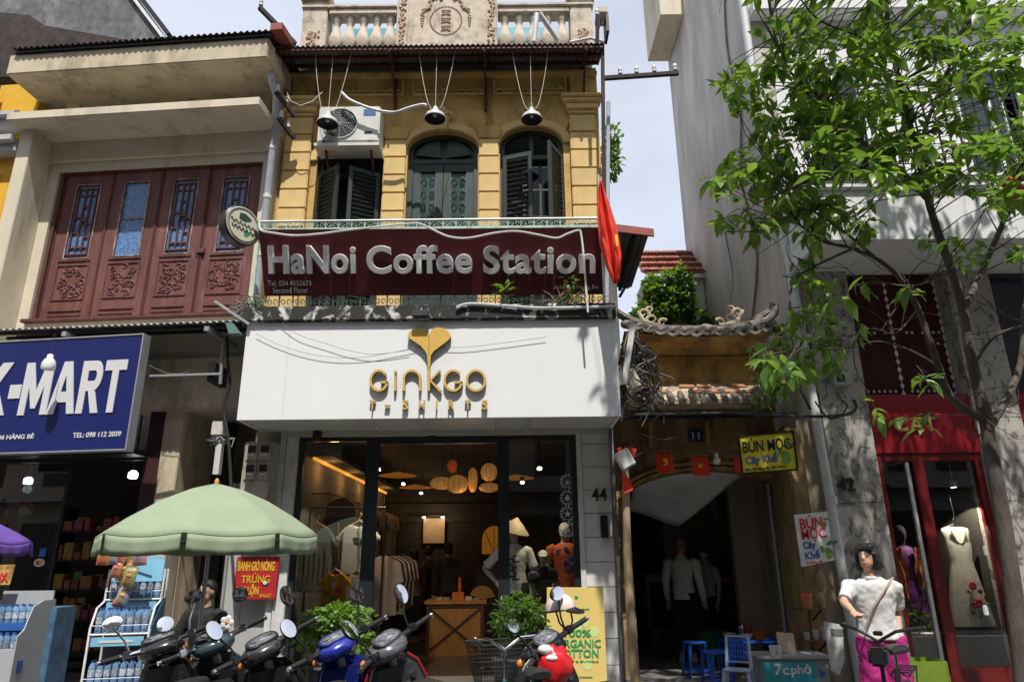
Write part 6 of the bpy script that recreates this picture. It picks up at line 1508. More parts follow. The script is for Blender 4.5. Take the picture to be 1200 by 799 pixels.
# plants rooted in the balcony slab
sp_ = thing('slab_plant','broad leaved weed growing on the slab below the maroon sign','plant',P(588,356,7.97))
random.seed(9); vs,fs = leaf_mesh('l',.17,.06,None,.5); b = MB()
for i in range(14): leaf_at(b,vs,fs,P(588 + random.uniform(-6,6),345 + random.uniform(-8,8),7.94),V((random.uniform(-1,1),random.uniform(-.7,.3),random.uniform(.1,.9))),random.uniform(.6,1.1),random.uniform(-.5,.5))
b.build('leaves',m_leaf3,sp_,recalc=False); MB().tube([P(588,358,7.97),P(590,340,7.94),P(596,322,7.8)],.008,5).build('stem',m_bark,sp_)
dpnt = thing('dry_weed','tangle of dry weeds on the slab end under the maroon sign','plant',P(668,357,7.96))
b = MB()
for i in range(36):
 x = random.uniform(648,700); p = P(x,357,7.94); q = p + V((random.uniform(-.25,.25),random.uniform(-.1,.05),random.uniform(.02,.22))); b.tube([p,p.lerp(q,.5) + V((0,0,.04)),q],[.006,.005,.003],4)
b.build('twigs',mat('dry_straw',(.30,.23,.15),.9),dpnt); foliage('leaves',m_leaf3,dpnt,[(P(675,345,7.92),(.14,.05,.10),0,1),(P(668,330,7.85),(.06,.04,.08),0,.7)],60,.08,.025,12)
w2 = thing('slab_weed','few yellow green shoots on the slab end beside the cables','plant',P(298,360,7.96)); b = MB()
for i in range(7): p = P(296 + i,360,7.95); b.tube([p,p + V((random.uniform(-.06,.1),-.03,random.uniform(.06,.16))),p + V((random.uniform(.0,.16),-.08,random.uniform(-.1,.14)))],[.005,.005,.002],4)
b.build('shoots',m_leaf2,w2)
# ferns on the old gate
fg = thing('gate_fern','clump of ferns and moss growing on the gate ledge','fern',P(895,470,8.5))
foliage('fronds',m_leaf3,fg,[(P(897,455,8.5),(.16,.12,.16),0,1),(P(905,432,8.5),(.12,.1,.10),0,.7),(P(915,400,8.5),(.12,.12,.22),0,.7),(P(885,472,8.4),(.12,.08,.08),0,.6),(P(938,372,8.6),(.12,.1,.12),0,.5)],420,.13,.022,14,.6)
MB().tube([P(885,478,8.62),P(905,440,8.6),P(912,400,8.6)],.04,6).build('root',m_bark,fg)

# ------------------------------------------------------------------ street tree
random.seed(77)
TYr = 6.3
tr = thing('street_tree','slender street tree with sparse bright green leaves before the red boutique','tree',(P(1199,799,TYr).x,TYr,0))
br = []
def path(pts,r0,r1,name='branch',par=None):
 pp = [P(x,y,Y) if not isinstance(x,V) else x for x,y,Y in pts]
 fine = spl(pp); n = len(fine)
 rr = [r0 + (r1 - r0) * (i / (n - 1)) * 1.0 + .06 * r0 * noise.noise((i * .8,r0 * 50,1)) for i in range(n)]
 for i,p in enumerate(fine): br.append((p,rr[i]))
 return MB().tube(fine,rr,10).build(name,m_bark,par or tr,smooth=True)
base = P(1199,799,TYr)
trunk = path([(V((base.x + .03,TYr,0)),0,0),(V((base.x,TYr,.4)),0,0),(1192,730,TYr),(1183,660,TYr),(1172,590,TYr),(1163,540,TYr),(1157,500,TYr),(1152,472,TYr)],.076,.058,'trunk')
path([(1152,478,TYr),(1143,440,TYr),(1136,405,TYr),(1128,360,TYr),(1116,320,TYr - .05),(1100,275,TYr - .1),(1088,235,TYr - .2),(1075,180,TYr - .25),(1060,120,TYr - .3),(1046,60,TYr - .35),(1035,-20,TYr - .4)],.055,.02)
path([(1156,492,TYr),(1135,482,TYr - .05),(1112,462,TYr - .1),(1100,430,TYr - .15),(1088,395,TYr - .2),(1075,360,TYr - .2),(1056,328,TYr - .25),(1030,305,TYr - .3),(1000,291,TYr - .35),(965,283,TYr - .4),(935,262,TYr - .4)],.042,.011)
path([(1160,500,TYr),(1178,470,TYr + .05),(1192,440,TYr + .1),(1198,410,TYr + .15),(1201,360,TYr + .2),(1215,300,TYr + .2)],.04,.02)
path([(1130,362,TYr),(1150,320,TYr + .1),(1175,262,TYr + .2),(1195,210,TYr + .3),(1225,150,TYr + .4),(1245,60,TYr + .4)],.035,.014)
path([(1085,232,TYr - .2),(1050,195,TYr - .4),(1015,170,TYr - .5),(985,150,TYr - .6),(955,110,TYr - .65),(925,85,TYr - .7)],.028,.009)
path([(1075,180,TYr - .25),(1095,120,TYr),(1120,60,TYr + .1),(1140,-10,TYr + .2)],.024,.010)
path([(1000,291,TYr - .35),(955,312,TYr - .5),(930,330,TYr - .55),(925,370,TYr - .6),(930,410,TYr - .6)],.014,.006)
path([(1050,195,TYr - .4),(1000,205,TYr - .7),(945,215,TYr - .9),(900,232,TYr - 1.0),(868,250,TYr - 1.05)],.02,.006)
path([(1030,305,TYr - .3),(980,265,TYr - .6),(940,245,TYr - .7),(905,268,TYr - .8),(850,272,TYr - .9)],.014,.005)
path([(1116,320,TYr - .05),(1090,330,TYr - .3),(1060,335,TYr - .45),(1020,330,TYr - .5),(985,345,TYr - .6)],.012,.004)
path([(1100,430,TYr - .15),(1070,412,TYr - .3),(1030,400,TYr - .4),(1000,408,TYr - .45)],.012,.004)
path([(1140,430,TYr),(1160,400,TYr - .2),(1185,385,TYr - .3),(1210,380,TYr - .3)],.016,.006)
path([(1075,362,TYr - .2),(1050,390,TYr - .4),(1020,385,TYr - .5),(980,400,TYr - .5)],.008,.003)
path([(1035,-20,TYr - .4),(1000,-90,TYr - .7),(950,-150,TYr - 1.1),(890,-210,TYr - 1.4)],.02,.008); path([(925,85,TYr - .7),(905,30,TYr - .8),(900,-40,TYr - 1.0),(870,-110,TYr - 1.2)],.012,.006); path([(1046,60,TYr - .35),(1000,40,TYr - .6),(955,20,TYr - .7),(920,-30,TYr - .9)],.016,.006); path([(1035,-20,TYr - .4),(1070,-110,TYr - .6),(1100,-200,TYr - .8)],.018,.008); path([(1140,-10,TYr + .2),(1170,-80,TYr - .1),(1210,-160,TYr - .4)],.012,.006); path([(1100,-200,TYr - .8),(1080,-270,5.2),(1050,-340,4.9)],.01,.005); path([(890,-210,TYr - 1.4),(820,-260,4.8),(770,-290,4.7)],.01,.005); path([(950,-150,TYr - 1.1),(960,-250,5),(980,-340,4.9)],.01,.005); path([(1210,-160,TYr - .4),(1220,-240,5.4),(1240,-320,5.1)],.01,.005)
main = list(br)
regions = [(955,45,70,45,20),(1060,30,80,40,26),(1160,40,60,50,22),(905,105,60,40,14),(985,110,60,40,24),(1080,110,60,40,12),(1170,120,50,45,13),(935,170,60,35,20),(1010,175,60,30,18),
           (870,205,40,25,10),(880,265,45,18,7),(925,235,40,30,10),(1060,190,50,35,10),(1130,175,55,35,12),(1185,200,30,40,10),(985,245,40,18,5),(1110,225,70,14,4),(955,290,30,25,4),(1010,275,35,15,2),
           (940,350,35,30,4),(925,430,35,25,6),(965,420,25,25,4),(905,400,20,20,2),(1130,290,50,12,4),(1185,300,25,15,2),(1040,345,40,15,2),(1060,490,35,18,2),(990,380,25,20,2),(1100,455,20,12,1),(1030,520,30,15,0),
           (1060,-60,160,50,34),(1250,60,40,120,16),(940,-50,110,40,26),(1270,220,50,60,6),(900,-140,130,60,26),(1080,-170,170,70,26),(850,-240,120,80,36),(1000,-260,120,90,40),(1150,-250,120,90,36),(1290,-180,80,90,16),(780,-190,60,60,14)]
lv,lf = leaf_mesh('leaf',.16,.062,m_leaf,.32,.25)
lmeshes = []
for k in range(6):
 a_,b_ = leaf_mesh('leaf',random.uniform(.135,.18),random.uniform(.05,.072),m_leaf,random.uniform(.12,.5),random.uniform(.1,.4)); bb = MB(); bb.add(a_,b_)
 lmeshes.append(bb.mesh('leaf',m_leaf,smooth=80,recalc=False))
crown = MB(); twm = MB(); placed = []
for x,y,rx,ry,cnt in regions:
 for k in range(int(cnt * 1.7)):
  t = random.uniform(0,2 * PI); q = math.sqrt(random.random())
  Y = TYr - .3 + random.uniform(-1.0,.75) * (1 if y < 230 else .6) - (random.uniform(.2,1.3) if y < 0 else 0)
  p = P(x + rx * q * math.cos(t),y + ry * q * math.sin(t),Y)
  n0 = min(main,key=lambda m: (m[0] - p).length + (0.25 if m[0].z > p.z + .1 else 0))
  mid = n0[0].lerp(p,.5) + V((random.uniform(-.16,.16),random.uniform(-.14,.14),random.uniform(-.02,.2)))
  ln = (p - n0[0]).length
  if ln > 1.25: continue
  pts = [n0[0],n0[0].lerp(mid,.6),mid,mid.lerp(p,.55) + V((0,0,.03)),p]
  twm.tube(pts,[min(n0[1] * .6,.008),.006,.0045,.0035,.0025],5)
  dirv = (p - mid).normalized()
  nl = random.randint(6,10)
  for i in range(nl):
   back = (i // 2) * .045
   pp = p - dirv * back + V((random.gauss(0,.015),random.gauss(0,.015),random.gauss(0,.015)))
   sd = V((random.gauss(0,1),random.gauss(0,1),random.gauss(.05,.5)))
   d = (dirv * .5 + sd.normalized() * .95 + V((0,0,-.18))).normalized()
   placed.append((pp,d,random.uniform(.7,1.35),random.uniform(-.6,.6)))
# extra bare twigs
for k in range(60):
 n0 = random.choice(main[30:]);
 if n0[1] > .06: continue
 p = n0[0]; pts = [p]; d = V((random.gauss(0,1),random.gauss(0,.7),random.gauss(.25,.6))).normalized()
 for i in range(6): p = p + d * random.uniform(.07,.13); d = (d + V((random.gauss(0,.3),random.gauss(0,.3),random.gauss(-.05,.3)))).normalized(); pts.append(p)
 twm.tube(pts,[.006 - .0007 * i for i in range(7)],4)
twm.build('twigs',m_bark,tr,kind='stuff',recalc=False)
placed.sort(key=lambda q: q[0].y)
random.shuffle(placed)
for k,(p,d,s,rl) in enumerate(placed):
 if k < 300:
  x = d.cross(V((0,0,1))).normalized(); z = x.cross(d); A = Matrix((x,d,z)).transposed() @ Matrix.Rotation(rl,3,'Y')
  o_ = bpy.data.objects.new('leaf',lmeshes[k % 6]); C.objects.link(o_); o_.parent = tr
  o_.matrix_local = WM[tr.name].inverted() @ Matrix.LocRotScale(p,A.to_quaternion(),V((s,s,s)))
 else:
  leaf_at(crown,*random.choice(((lv,lf),leaf_mesh('l',.15,.055,None,.15,.3),leaf_mesh('l',.17,.07,None,.45,.2))),p,d,s,rl)
crown.build('crown',m_leaf,tr,kind='stuff',recalc=False,smooth=80)
# red paper lantern caught in the tree
q = P(1185,222,TYr + .0); pl_ = thing('red_lantern','small orange red lantern hanging in the street tree','lantern',q)
MB().prism([q + V(v) for v in ((-.09,-.06,-.14),(.10,-.06,-.12),(.10,-.06,.06),(-.07,-.06,.05))],(0,.14,0)).build('shade',mat('red_paper',(.62,.03,.015),.7),pl_,bevel=.02)
MB().prism([q + V(v) for v in ((-.06,-.05,.055),(.08,-.05,.065),(.02,.0,.15),(-.06,.0,.14))],(0,.1,0)).build('cap',mat('orange_paper',(.80,.13,.03),.7),pl_)
MB().tube([q + V((0,0,.14)),min(main,key=lambda m: (m[0] - q).length)[0]],.004,4).build('string',m_cable,pl_)

# ------------------------------------------------------------------ market parasol
def parasol(name,lab,c,rad,zrim,ztop,drop,m,nseg=8,zbase=0,tilt=0):
 r_ = thing(name,lab,'parasol',(c[0],c[1],zbase)); b = MB(); n = nseg * 8
 def rim(t,k):
  a = 2 * PI * t / n + .2; seg = (t % 8) / 8; flat = 1 - .05 * math.sin(PI * seg)
  return a,flat
 rings = []
 prof = [(.03,ztop),(.25,ztop - (ztop - zrim) * .12),(.5,ztop - (ztop - zrim) * .34),(.75,ztop - (ztop - zrim) * .64),(.92,ztop - (ztop - zrim) * .88),(1.0,zrim)]
 for q,z in prof:
  ring = []
  for t in range(n):
   a,flat = rim(t,q); sag = 1 - (1 - flat) * q; s2 = .028 * math.sin(PI * (t % 8) / 8) * q
   ring.append((c[0] + rad * q * sag * math.cos(a),c[1] + rad * q * sag * math.sin(a),z - s2))
  rings.append(ring)
 b.loft(rings,False); o_ = b.build('canopy',m,r_,smooth=80); md = o_.modifiers.new('thick','SOLIDIFY'); md.thickness = .004
 for k in range(nseg):                            # valance flaps, one per panel
  g = MB()
  def vf(u_,v_):
   t = k * 8 + .25 + 7.5 * u_; a = 2 * PI * t / n + .2; flat = 1 - .05 * math.sin(PI * (t % 8) / 8)
   edge = drop * (1 if .04 < u_ < .96 else .93)
   rr = rad * flat + .006 * v_ + .010 * math.sin(u_ * 19 + k) * v_
   return V((c[0] + rr * math.cos(a),c[1] + rr * math.sin(a),zrim - .006 - .028 * math.sin(PI * (t % 8) / 8) - edge * v_))
  g.grid(vf,14,3); v_o = g.build('valance_flap',m,r_,smooth=80); md = v_o.modifiers.new('thick','SOLIDIFY'); md.thickness = .003
  a = 2 * PI * k * 8 / n + .2
  MB().tube([(c[0],c[1],ztop - .06),(c[0] + rad * .5 * math.cos(a),c[1] + rad * .5 * math.sin(a),ztop - (ztop - zrim) * .34 - .025),(c[0] + rad * .97 * math.cos(a),c[1] + rad * .97 * math.sin(a),zrim - .01)],.008,5).build('rib',m_steel,r_)
 MB().tube([(c[0],c[1],zbase),(c[0],c[1],ztop)],.018,10).build('pole',m_steel,r_,smooth=True)
 MB().lathe([(.02,0),(.02,.03),(.008,.05)],(c[0],c[1],ztop),10).build('finial',mat('orange_cap',(.6,.25,.05),.5),r_,smooth=True)
 MB().lathe([(.22,0),(.22,.05),(.06,.10),(.03,.30)],(c[0],c[1],zbase),20).build('base',m_concrete,r_,smooth=40)
 return r_
UY = 6.2
uc = P(250,600,UY); rimz = P(241,624,UY - .6).z
parasol('parasol','large pale green market parasol shading the pavement stall',(uc.x,UY),.91,P(241,625,UY - .5).z,P(241,567,UY).z,.135,mat('pale_green_canvas',(.25,.31,.205),.8,var=.05,scale=4,bump=.15,bscale=200))
pq = P(-38,612,6.0); parasol('parasol','purple parasol reaching in beside the dark shop front',(pq.x,6.0),.52,P(10,634,6).z,P(-30,604,6).z,.09,mat('purple_canvas',(.11,.05,.28),.7,var=.08))

# ------------------------------------------------------------------ drinks racks, bottles, snacks
m_pet = mat('blue_bottle_plastic',(.13,.24,.40),.12,var=.3,spec=.7,rnd=.3); m_lbl = mat('water_label',(.10,.20,.45),.5,rnd=.5,var=.5,scale=40,col2=(.6,.62,.66)); m_pcap = mat('blue_cap',(.03,.12,.42),.4)
def bottle_proto(nm,h,r0,lab,grp,mp,ml,mc):
 b = thing(nm,lab,'bottle',(0,0,0),group=grp)
 MB().lathe([(r0 * .9,0),(r0,.01),(r0,h * .30),(r0 * .93,h * .33),(r0,h * .36),(r0,h * .68),(r0 * .8,h * .80),(r0 * .38,h * .90),(r0 * .38,h * .93)],n=12).build('body',mp,b,smooth=50)
 MB().lathe([(r0 * 1.015,h * .38),(r0 * 1.015,h * .64)],n=12,caps=False).build('label',ml,b); MB().lathe([(r0 * .44,h * .93),(r0 * .44,h)],n=10).build('cap',mc,b,smooth=40)
 return b
bt = bottle_proto('water_bottle',.225,.031,'blue plastic water bottle on the wire rack under the parasol','bottles on the wire rack',m_pet,m_lbl,m_pcap)
bt2 = bottle_proto('drink_bottle',.215,.031,'small bottle on the white cardboard drinks stand by the dark shop','bottles on the cardboard stand',m_pet,m_lbl,m_pcap)
RY0 = 7.0
k0,k1 = P(96,795,RY0),P(163,795,RY0)
rk = thing('drinks_rack','white wire drinks rack with blue cards standing by the column','rack',((k0.x + k1.x) / 2,RY0 + .2,0))
FKR = Matrix.Translation((P(97,790,RY0).x,RY0,0)) @ Matrix.Rotation(R(12),4,'Z')
wR = .52; zs = [P(130,805,RY0).z,P(130,742,RY0 + .02).z,P(160,702,RY0 + .15).z]
# sloped wire sides
for x in (0,wR):
 MB(FKR).tube([(x,0,0),(x,0,zs[1] + .05),(x,.10,zs[1] + .22),(x,.28,zs[2] - .02),(x,.30,zs[2] + .28)],.011,7).build('front_wire',m_whiteiron,rk,smooth=True)
 MB(FKR).tube([(x,.42,0),(x,.42,zs[2] + .28)],.011,7).build('rear_post',m_whiteiron,rk,smooth=True)
 MB(FKR).tube([(x,0,.3),(x,.42,.12)],.008,6).build('brace',m_whiteiron,rk)
bc_ = mat('sky_blue_card',(.22,.50,.72),.5,var=.08)
MB(FKR).prism([(wR + .013,.01,.1),(wR + .013,.41,.1),(wR + .013,.41,zs[2] + .0),(wR + .013,.28,zs[2] - .04),(wR + .013,.01,zs[1] + .05)],(.004,0,0)).build('side_card',mat('deep_blue_card',(.03,.17,.36),.5),rk)
MB(FKR).box(.0,wR,.422,.43,.1,zs[2] + .25).build('back_card',mat('grey_card',(.12,.12,.13),.7),rk)
for k,(z,d0) in enumerate(((zs[0],0),(zs[1] - .0,.0),(zs[2],.28))):
 MB(FKR).box(.0,wR,d0,.42,z - .012,z - .002).build('shelf',m_whiteiron,rk)
 MB(FKR).tube([(0,d0 - .005,z - .01),(wR,d0 - .005,z - .01)],.008,6).build('shelf_wire',m_whiteiron,rk)
 MB(FKR).tube([(0,d0 - .006,z + .07),(wR,d0 - .006,z + .07)],.004,5).build('guard_wire',m_whiteiron,rk)
 MB(FKR).box(.03,wR - .03,d0 - .03,d0 - .022,z - .11,z - .03).build('price_card',bc_,rk)
 MB(FKR).box(.10,wR - .12,d0 - .034,d0 - .031,z - .08,z - .06).build('card_print',m_print_w,rk)
hc = MB(FKR); hc.prism([(.04,.30,zs[2] + .16),(wR - .02,.30,zs[2] + .16),(wR - .02,.32,zs[2] + .37),(wR - .06,.32,zs[2] + .40),(.08,.32,zs[2] + .40),(.04,.32,zs[2] + .37)],(0,.01,0)); hc.build('header_card',bc_,rk)
MB(FKR).prism([(.06,.295,zs[2] + .18),(.2,.295,zs[2] + .18),(.2,.31,zs[2] + .37),(.06,.31,zs[2] + .37)],(0,.003,0)).build('header_print',mat('header_green_red',(.10,.38,.30),.5,var=.6,scale=14,col2=(.5,.1,.15)),rk)
random.seed(41)
first = True
for z,d0,rows in ((zs[0],.05,2),(zs[1],.05,2),(zs[2],.33,1)):
 for r_ in range(rows):
  for i in range(7):
   if random.random() < .06: continue
   p = FKR @ V((.055 + i * .068,d0 + r_ * .08,z));
   if first: bt.location = p; first = False; continue
   copy_tree(bt,p,(0,0,random.uniform(0,6)))
# white cardboard stand on the left
SY = 7.3
sx0,sx1 = P(-45,740,SY).x,P(22,740,SY).x
cs = thing('cardboard_stand','white and blue cardboard drinks stand beside the dark shop window','display stand',((sx0 + sx1) / 2,SY,0))
sz = [P(20,735,SY).z - .02,P(20,708,SY + .2).z - .06]
m_cwh = mat('white_card',(.40,.42,.44),.6,var=.05); m_cbl = mat('royal_blue_card',(.03,.12,.40),.5)
for x in (sx0,sx1 - .012):
 MB().prism([(x,SY,0),(x,SY,P(20,745,SY).z),(x,SY + .08,P(20,738,SY).z),(x,SY + .16,P(20,712,SY).z),(x,SY + .3,P(20,704,SY + .2).z),(x,SY + .5,P(20,704,SY + .2).z),(x,SY + .5,0)],(.012,0,0)).build('side_panel',m_cwh,cs)
MB().box(sx0 + .013,sx1 - .013,SY + .01,SY + .03,0,P(20,760,SY).z).build('front_panel',m_cwh,cs)
MB().box(sx1 + .001,sx1 + .004,SY + .06,SY + .14,P(20,790,SY).z,P(20,775,SY).z).build('blue_badge',m_cbl,cs)
zA = P(20,770,SY).z; zB = P(20,735,SY + .15).z
for z,d in ((zA,.04),(zB,.20)):
 MB().box(sx0 + .013,sx1 - .013,SY + d,SY + .48,z - .01,z).build('shelf',m_cwh,cs); MB().box(sx0 + .013,sx1 - .013,SY + d - .012,SY + d - .001,z - .03,z + .04).build('shelf_lip',m_cbl,cs)
MB().box(sx0 + .013,sx1 - .013,SY + .46,SY + .48,zB + .02,P(20,692,SY + .46).z).build('header',m_cwh,cs)
first = True
for z,d in ((zA,.09),(zB,.25)):
 for r_ in range(2):
  for i in range(7):
   p = V((sx0 + .05 + i * .072,SY + d + .075 * r_,z))
   if p.x > sx1 - .04: continue
   if first: bt2.location = p; first = False; continue
   copy_tree(bt2,p,(0,0,random.uniform(0,6)))
MB().box(P(36,740,7.75).x,P(62,740,7.75).x,7.75,8.1,0,P(50,712,7.75).z).build('blue_carton_stack',mat('dusk_blue_card',(.06,.14,.24),.6,var=.3,scale=7,rnd=.1),label='tall dusky blue carton display between the drinks stand and the shop',cat='display',bevel=.006)
# orange poster board at the edge
r_,put,g_ = board('food_poster','orange food poster board at the dark shop front',[(-22,662),(18,661),(11,685),(-22,686)],7.6,7.6,mat('orange_poster',(.52,.22,.06),.5,var=.5,scale=9,col2=(.65,.45,.15)),.01)
a,b,c,d,n,u_,v_ = g_
put('BOX',.30,.96,.15,.6,m_print_r,offset=.03); MB().tube([V(((a + b).x / 2,7.62,c.z)),V(((a + b).x / 2,7.62,0))],.012,6).build('stand',m_steel,r_)
# card payment stickers on the glass
q = FL @ PF(FL,50,647,.04); st = thing('payment_sticker','blue payment sticker above round card sticker on the shop glass','sticker',q); ux_ = FL.to_3x3() @ V((1,0,0))
st_y = .064
def onl(x,y): return PF(FL,x,y,st_y)
p_ = onl(50,647); MB(FL).box(p_.x - .04,p_.x + .04,st_y,st_y + .004,p_.z - .05,p_.z + .05).build('blue_card',mat('sticker_blue',(.03,.16,.55),.4),st)
p_ = onl(46,659); MB(FL).sphere((p_.x,st_y,p_.z),(.075,.003,.05),20,8).build('grey_oval',mat('sticker_grey',(.5,.5,.5),.4),st)
for dx,m_ in ((-.018,m_print_r),(.018,mat('print_orange2',(.75,.30,.03),.5))): MB(FL).sphere((p_.x + dx,st_y - .003,p_.z),(.026,.002,.026),16,8).build('dot',m_,st)
# snack bags on hanging strips
bagc = [(.62,.22,.03),(.60,.34,.04),(.45,.04,.16),(.55,.10,.04),(.10,.25,.50),(.60,.28,.05),(.12,.35,.08)]
def bag(x,y,Y,w_,h_,ci,tilt):
 q = P(x,y,Y); F = Matrix.Translation(q) @ Matrix.Rotation(R(tilt),4,'Y'); b = MB(F); n = 8
 def sf_(sgn): return lambda u_,v_: V(((u_ - .5) * w_,sgn * .035 * math.sin(PI * u_) ** .6 * math.sin(PI * v_) ** .6,(v_ - .5) * h_))
 b.grid(sf_(-1),n,n).grid(sf_(1),n,n)
 t = thing('snack_bag',['orange','yellow','magenta','red','blue','amber','green'][ci] + ' snack bag hanging from the strip above the wire rack','snack bag',q - V((0,0,h_ / 2)),group='snack bags over the wire rack')
 b.build('bag',mat('snack_foil_%s' % 'abcdefg'[ci],bagc[ci],.3,.1,var=.35,scale=11,col2=tuple(min(1,c * 1.2 + .12) for c in bagc[(ci + 3) % 7])),t,smooth=80)
 MB(F).sphere((0,-.036,.02),(w_ * .22,.004,h_ * .10),12,6).build('print',mat('bag_print',(.5,.3,.12),.4,rnd=.3),t,smooth=True)
 MB(F).box(-w_ / 2,w_ / 2,-.002,.002,h_ / 2 - .004,h_ / 2 + .015).build('seal',m_steel,t)
for x,y,ci,w_,h_,tl in ((122,651,0,.13,.18,3),(133,652,1,.11,.15,-4),(142,650,2,.12,.18,6),(150,650,3,.14,.19,0),(164,651,4,.14,.19,-5),(171,645,6,.08,.08,0),(137,667,2,.10,.16,8),(147,668,5,.14,.18,-6),(152,676,3,.13,.18,10),(147,684,0,.13,.17,-8),(144,699,1,.13,.17,18),(140,703,0,.10,.14,28),(154,664,0,.10,.16,-10)): bag(x,y,7.15 + random.uniform(-.05,.05),w_,h_,ci,tl)
hs_ = thing('snack_strip','thin rail and strip holding the snack bags','display strip',P(148,640,7.2)); MB().tube([P(114,640,7.22),P(176,638,7.22)],.008,6).tube([P(147,640,7.22),P(146,712,7.22)],.006,5).tube([P(114,640,7.22),V((P(114,640,7.22).x,8.0,P(114,640,7.22).z + .4))],.008,5).build('rail',m_steel,hs_)
# shelves in the dark shop with packets
random.seed(52)
for k,(dx0_,dd) in enumerate(((-1.3,1.3),(-2.35,2.2))):
 sh = thing('shop_shelf',['dark shelf unit with packets inside the shop doorway','rear shelf unit deep inside the dark shop'][k],'shelf',FL @ V((lx_(110,700,dd),dd,.06)))
 x0_,x1_ = lx_(52,700,dd) ,lx_(160,700,dd)
 for z in (.35,.75,1.15,1.55,1.95):
  MB(FL).box(x0_,x1_,dd,dd + .4,z - .02,z).build('board',m_black,sh)
  x = x0_ + .03
  while x < x1_ - .15:
   w_ = random.uniform(.08,.2)
   if random.random() < .7: MB(FL).box(x,x + w_,dd + .03,dd + .2,z,z + random.uniform(.1,.26)).build('packet',mat('packet_%s' % random.choice('abcdefgh'),[c * .45 for c in random.choice(bagc + [(.5,.5,.5)])],.5,var=.3,scale=12),label='packet standing on a dark shop shelf',cat='packet',group='packets on the dark shop shelves',bevel=.008)
   x += w_ + .02
 for xe in (x0_ - .03,x1_ + .001): MB(FL).box(xe,xe + .029,dd,dd + .4,.06,2.3).build('upright',m_black,sh)
# soft toy bundle in the window
q = FL @ PF(FL,24,598,.35); ty = thing('plush_bundle','bundle of pink and white plush toys hanging in the dark shop window','toys',q)
for i in range(9): MB().sphere(q + V((random.uniform(-.16,.16),random.uniform(-.05,.05),random.uniform(-.09,.09))),(random.uniform(.05,.08),) * 3,12,8).build('plush_ball',mat('plush_pink' if i % 3 else 'plush_white',(.30,.10,.14) if i % 3 else (.4,.4,.42),.9),ty,smooth=True)
MB().tube([q,V((q.x,q.y,bz0 + .06))],.004,4).build('string',m_cable,ty)

# ------------------------------------------------------------------ planters
def planter(name,lab,q,blobs,n,L_,W_,m,seed,pot):
 r_ = thing(name,lab,'potted plant',(q.x,q.y,0))
 foliage('foliage',m,r_,blobs,n,L_,W_,seed)
 MB().lathe([(.16,0),(.20,.05),(.24,.55),(.26,.58),(.24,.60),(.22,.58),(.20,.5)],(q.x,q.y,0),20).build('pot',pot,r_,smooth=40)
 for k in range(5):
  t = k * 1.3; MB().tube([(q.x,q.y,.5),(q.x + .05 * math.cos(t),q.y + .05 * math.sin(t),.75),(q.x + .16 * math.cos(t),q.y + .12 * math.sin(t),1.0)],[.018,.014,.008],6).build('stem',m_bark,r_)
m_pot = mat('dark_pot',(.05,.05,.05),.6)
q = P(393,745,7.0)
planter('ivy_planter','bushy bright ivy planter in front of the left shop window',q,[(P(x,y,7.0),(rx / 120,.22,ry / 115),0,w_) for x,y,rx,ry,w_ in ((375,728,20,14,2),(395,722,22,12,2),(418,725,16,14,1.6),(425,745,12,14,1),(365,742,14,16,1),(400,745,24,18,2))],820,.075,.06,m_leaf2,61,m_pot)
q = P(606,735,7.4)
planter('shrub_planter','dark green leafy shrub in front of the right shop window',q,[(P(x,y,7.4),(rx / 115,.24,ry / 110),0,w_) for x,y,rx,ry,w_ in ((590,720,14,12,1),(605,708,16,10,1.4),(622,714,16,12,1.4),(600,728,22,12,1.6),(622,735,18,16,1.4),(594,738,12,8,.6))],780,.075,.036,m_leaf3,62,m_pot)
# potted fern in the boutique
q = P(1080,760,9.3); planter('boutique_plant','potted fern behind the boutique glass under the purple dress',q,[(P(1070,735,9.3),(.2,.15,.22),0,1),(P(1088,750,9.3),(.18,.15,.25),0,1)],320,.13,.035,m_leaf3,63,m_steel)

# ------------------------------------------------------------------ yellow poster board
r_,put,g_ = board('yellow_poster','yellow poster board reading 100% ORGANIC COTTON beside the white tiled column',[(641,688),(707,688),(711.5,800),(640,800)],7.9,7.9,mat('pale_yellow_board',(.74,.56,.18),.5,var=.03,scale=3),.03)
a,b,c,d,n,u_,v_ = g_
put('100%',.30,.74,.475,.555,m_print_g,offset=.02); put('ORGANIC',.16,.905,.365,.45,m_print_g,offset=.02); put('COTTON',.16,.865,.262,.348,m_print_g,offset=.02)
put('SOFT & DURABLE',.30,.86,.215,.232,m_print_g); put('A COMFY',.52,.72,.758,.775,m_print_g); put('GINKGO.COM',.55,.76,.058,.07,m_print_g)
ctr = d + (c - d) * .5 + (a - d) * .895 + n * .004
hp = [(.02 * 16 * math.sin(t) ** 3 / 16,(13 * math.cos(t) - 5 * math.cos(2 * t) - 2 * math.cos(3 * t) - math.cos(4 * t)) * .02 / 16) for t in [2 * PI * i / 20 for i in range(20)]]
MB().prism([ctr + u_ * x + v_ * y for x,y in hp],n * .002).build('heart_print',m_print_g,r_)
for fx,fy,rr in ((.52,.60,.055),(.64,.62,.04),(.80,.53,.05),(.68,.19,.05)):
 ctr = d + (c - d) * fx + (a - d) * fy + n * .0015; MB().prism([ctr + u_ * rr * math.cos(t) + v_ * rr * math.sin(t) * 1.1 for t in [2 * PI * i / 12 for i in range(12)]],n * .001).build('dot_print',m_print_lg,r_)
bl_ = MB().bar(c.lerp(d,.15) - n * .03,c.lerp(d,.15) - V((0,0,c.z)) - n * .06,.03,.03).bar(c.lerp(d,.85) - n * .03,c.lerp(d,.85) - V((0,0,c.z)) - n * .06,.03,.03).build('legs',m_wooddk,r_)

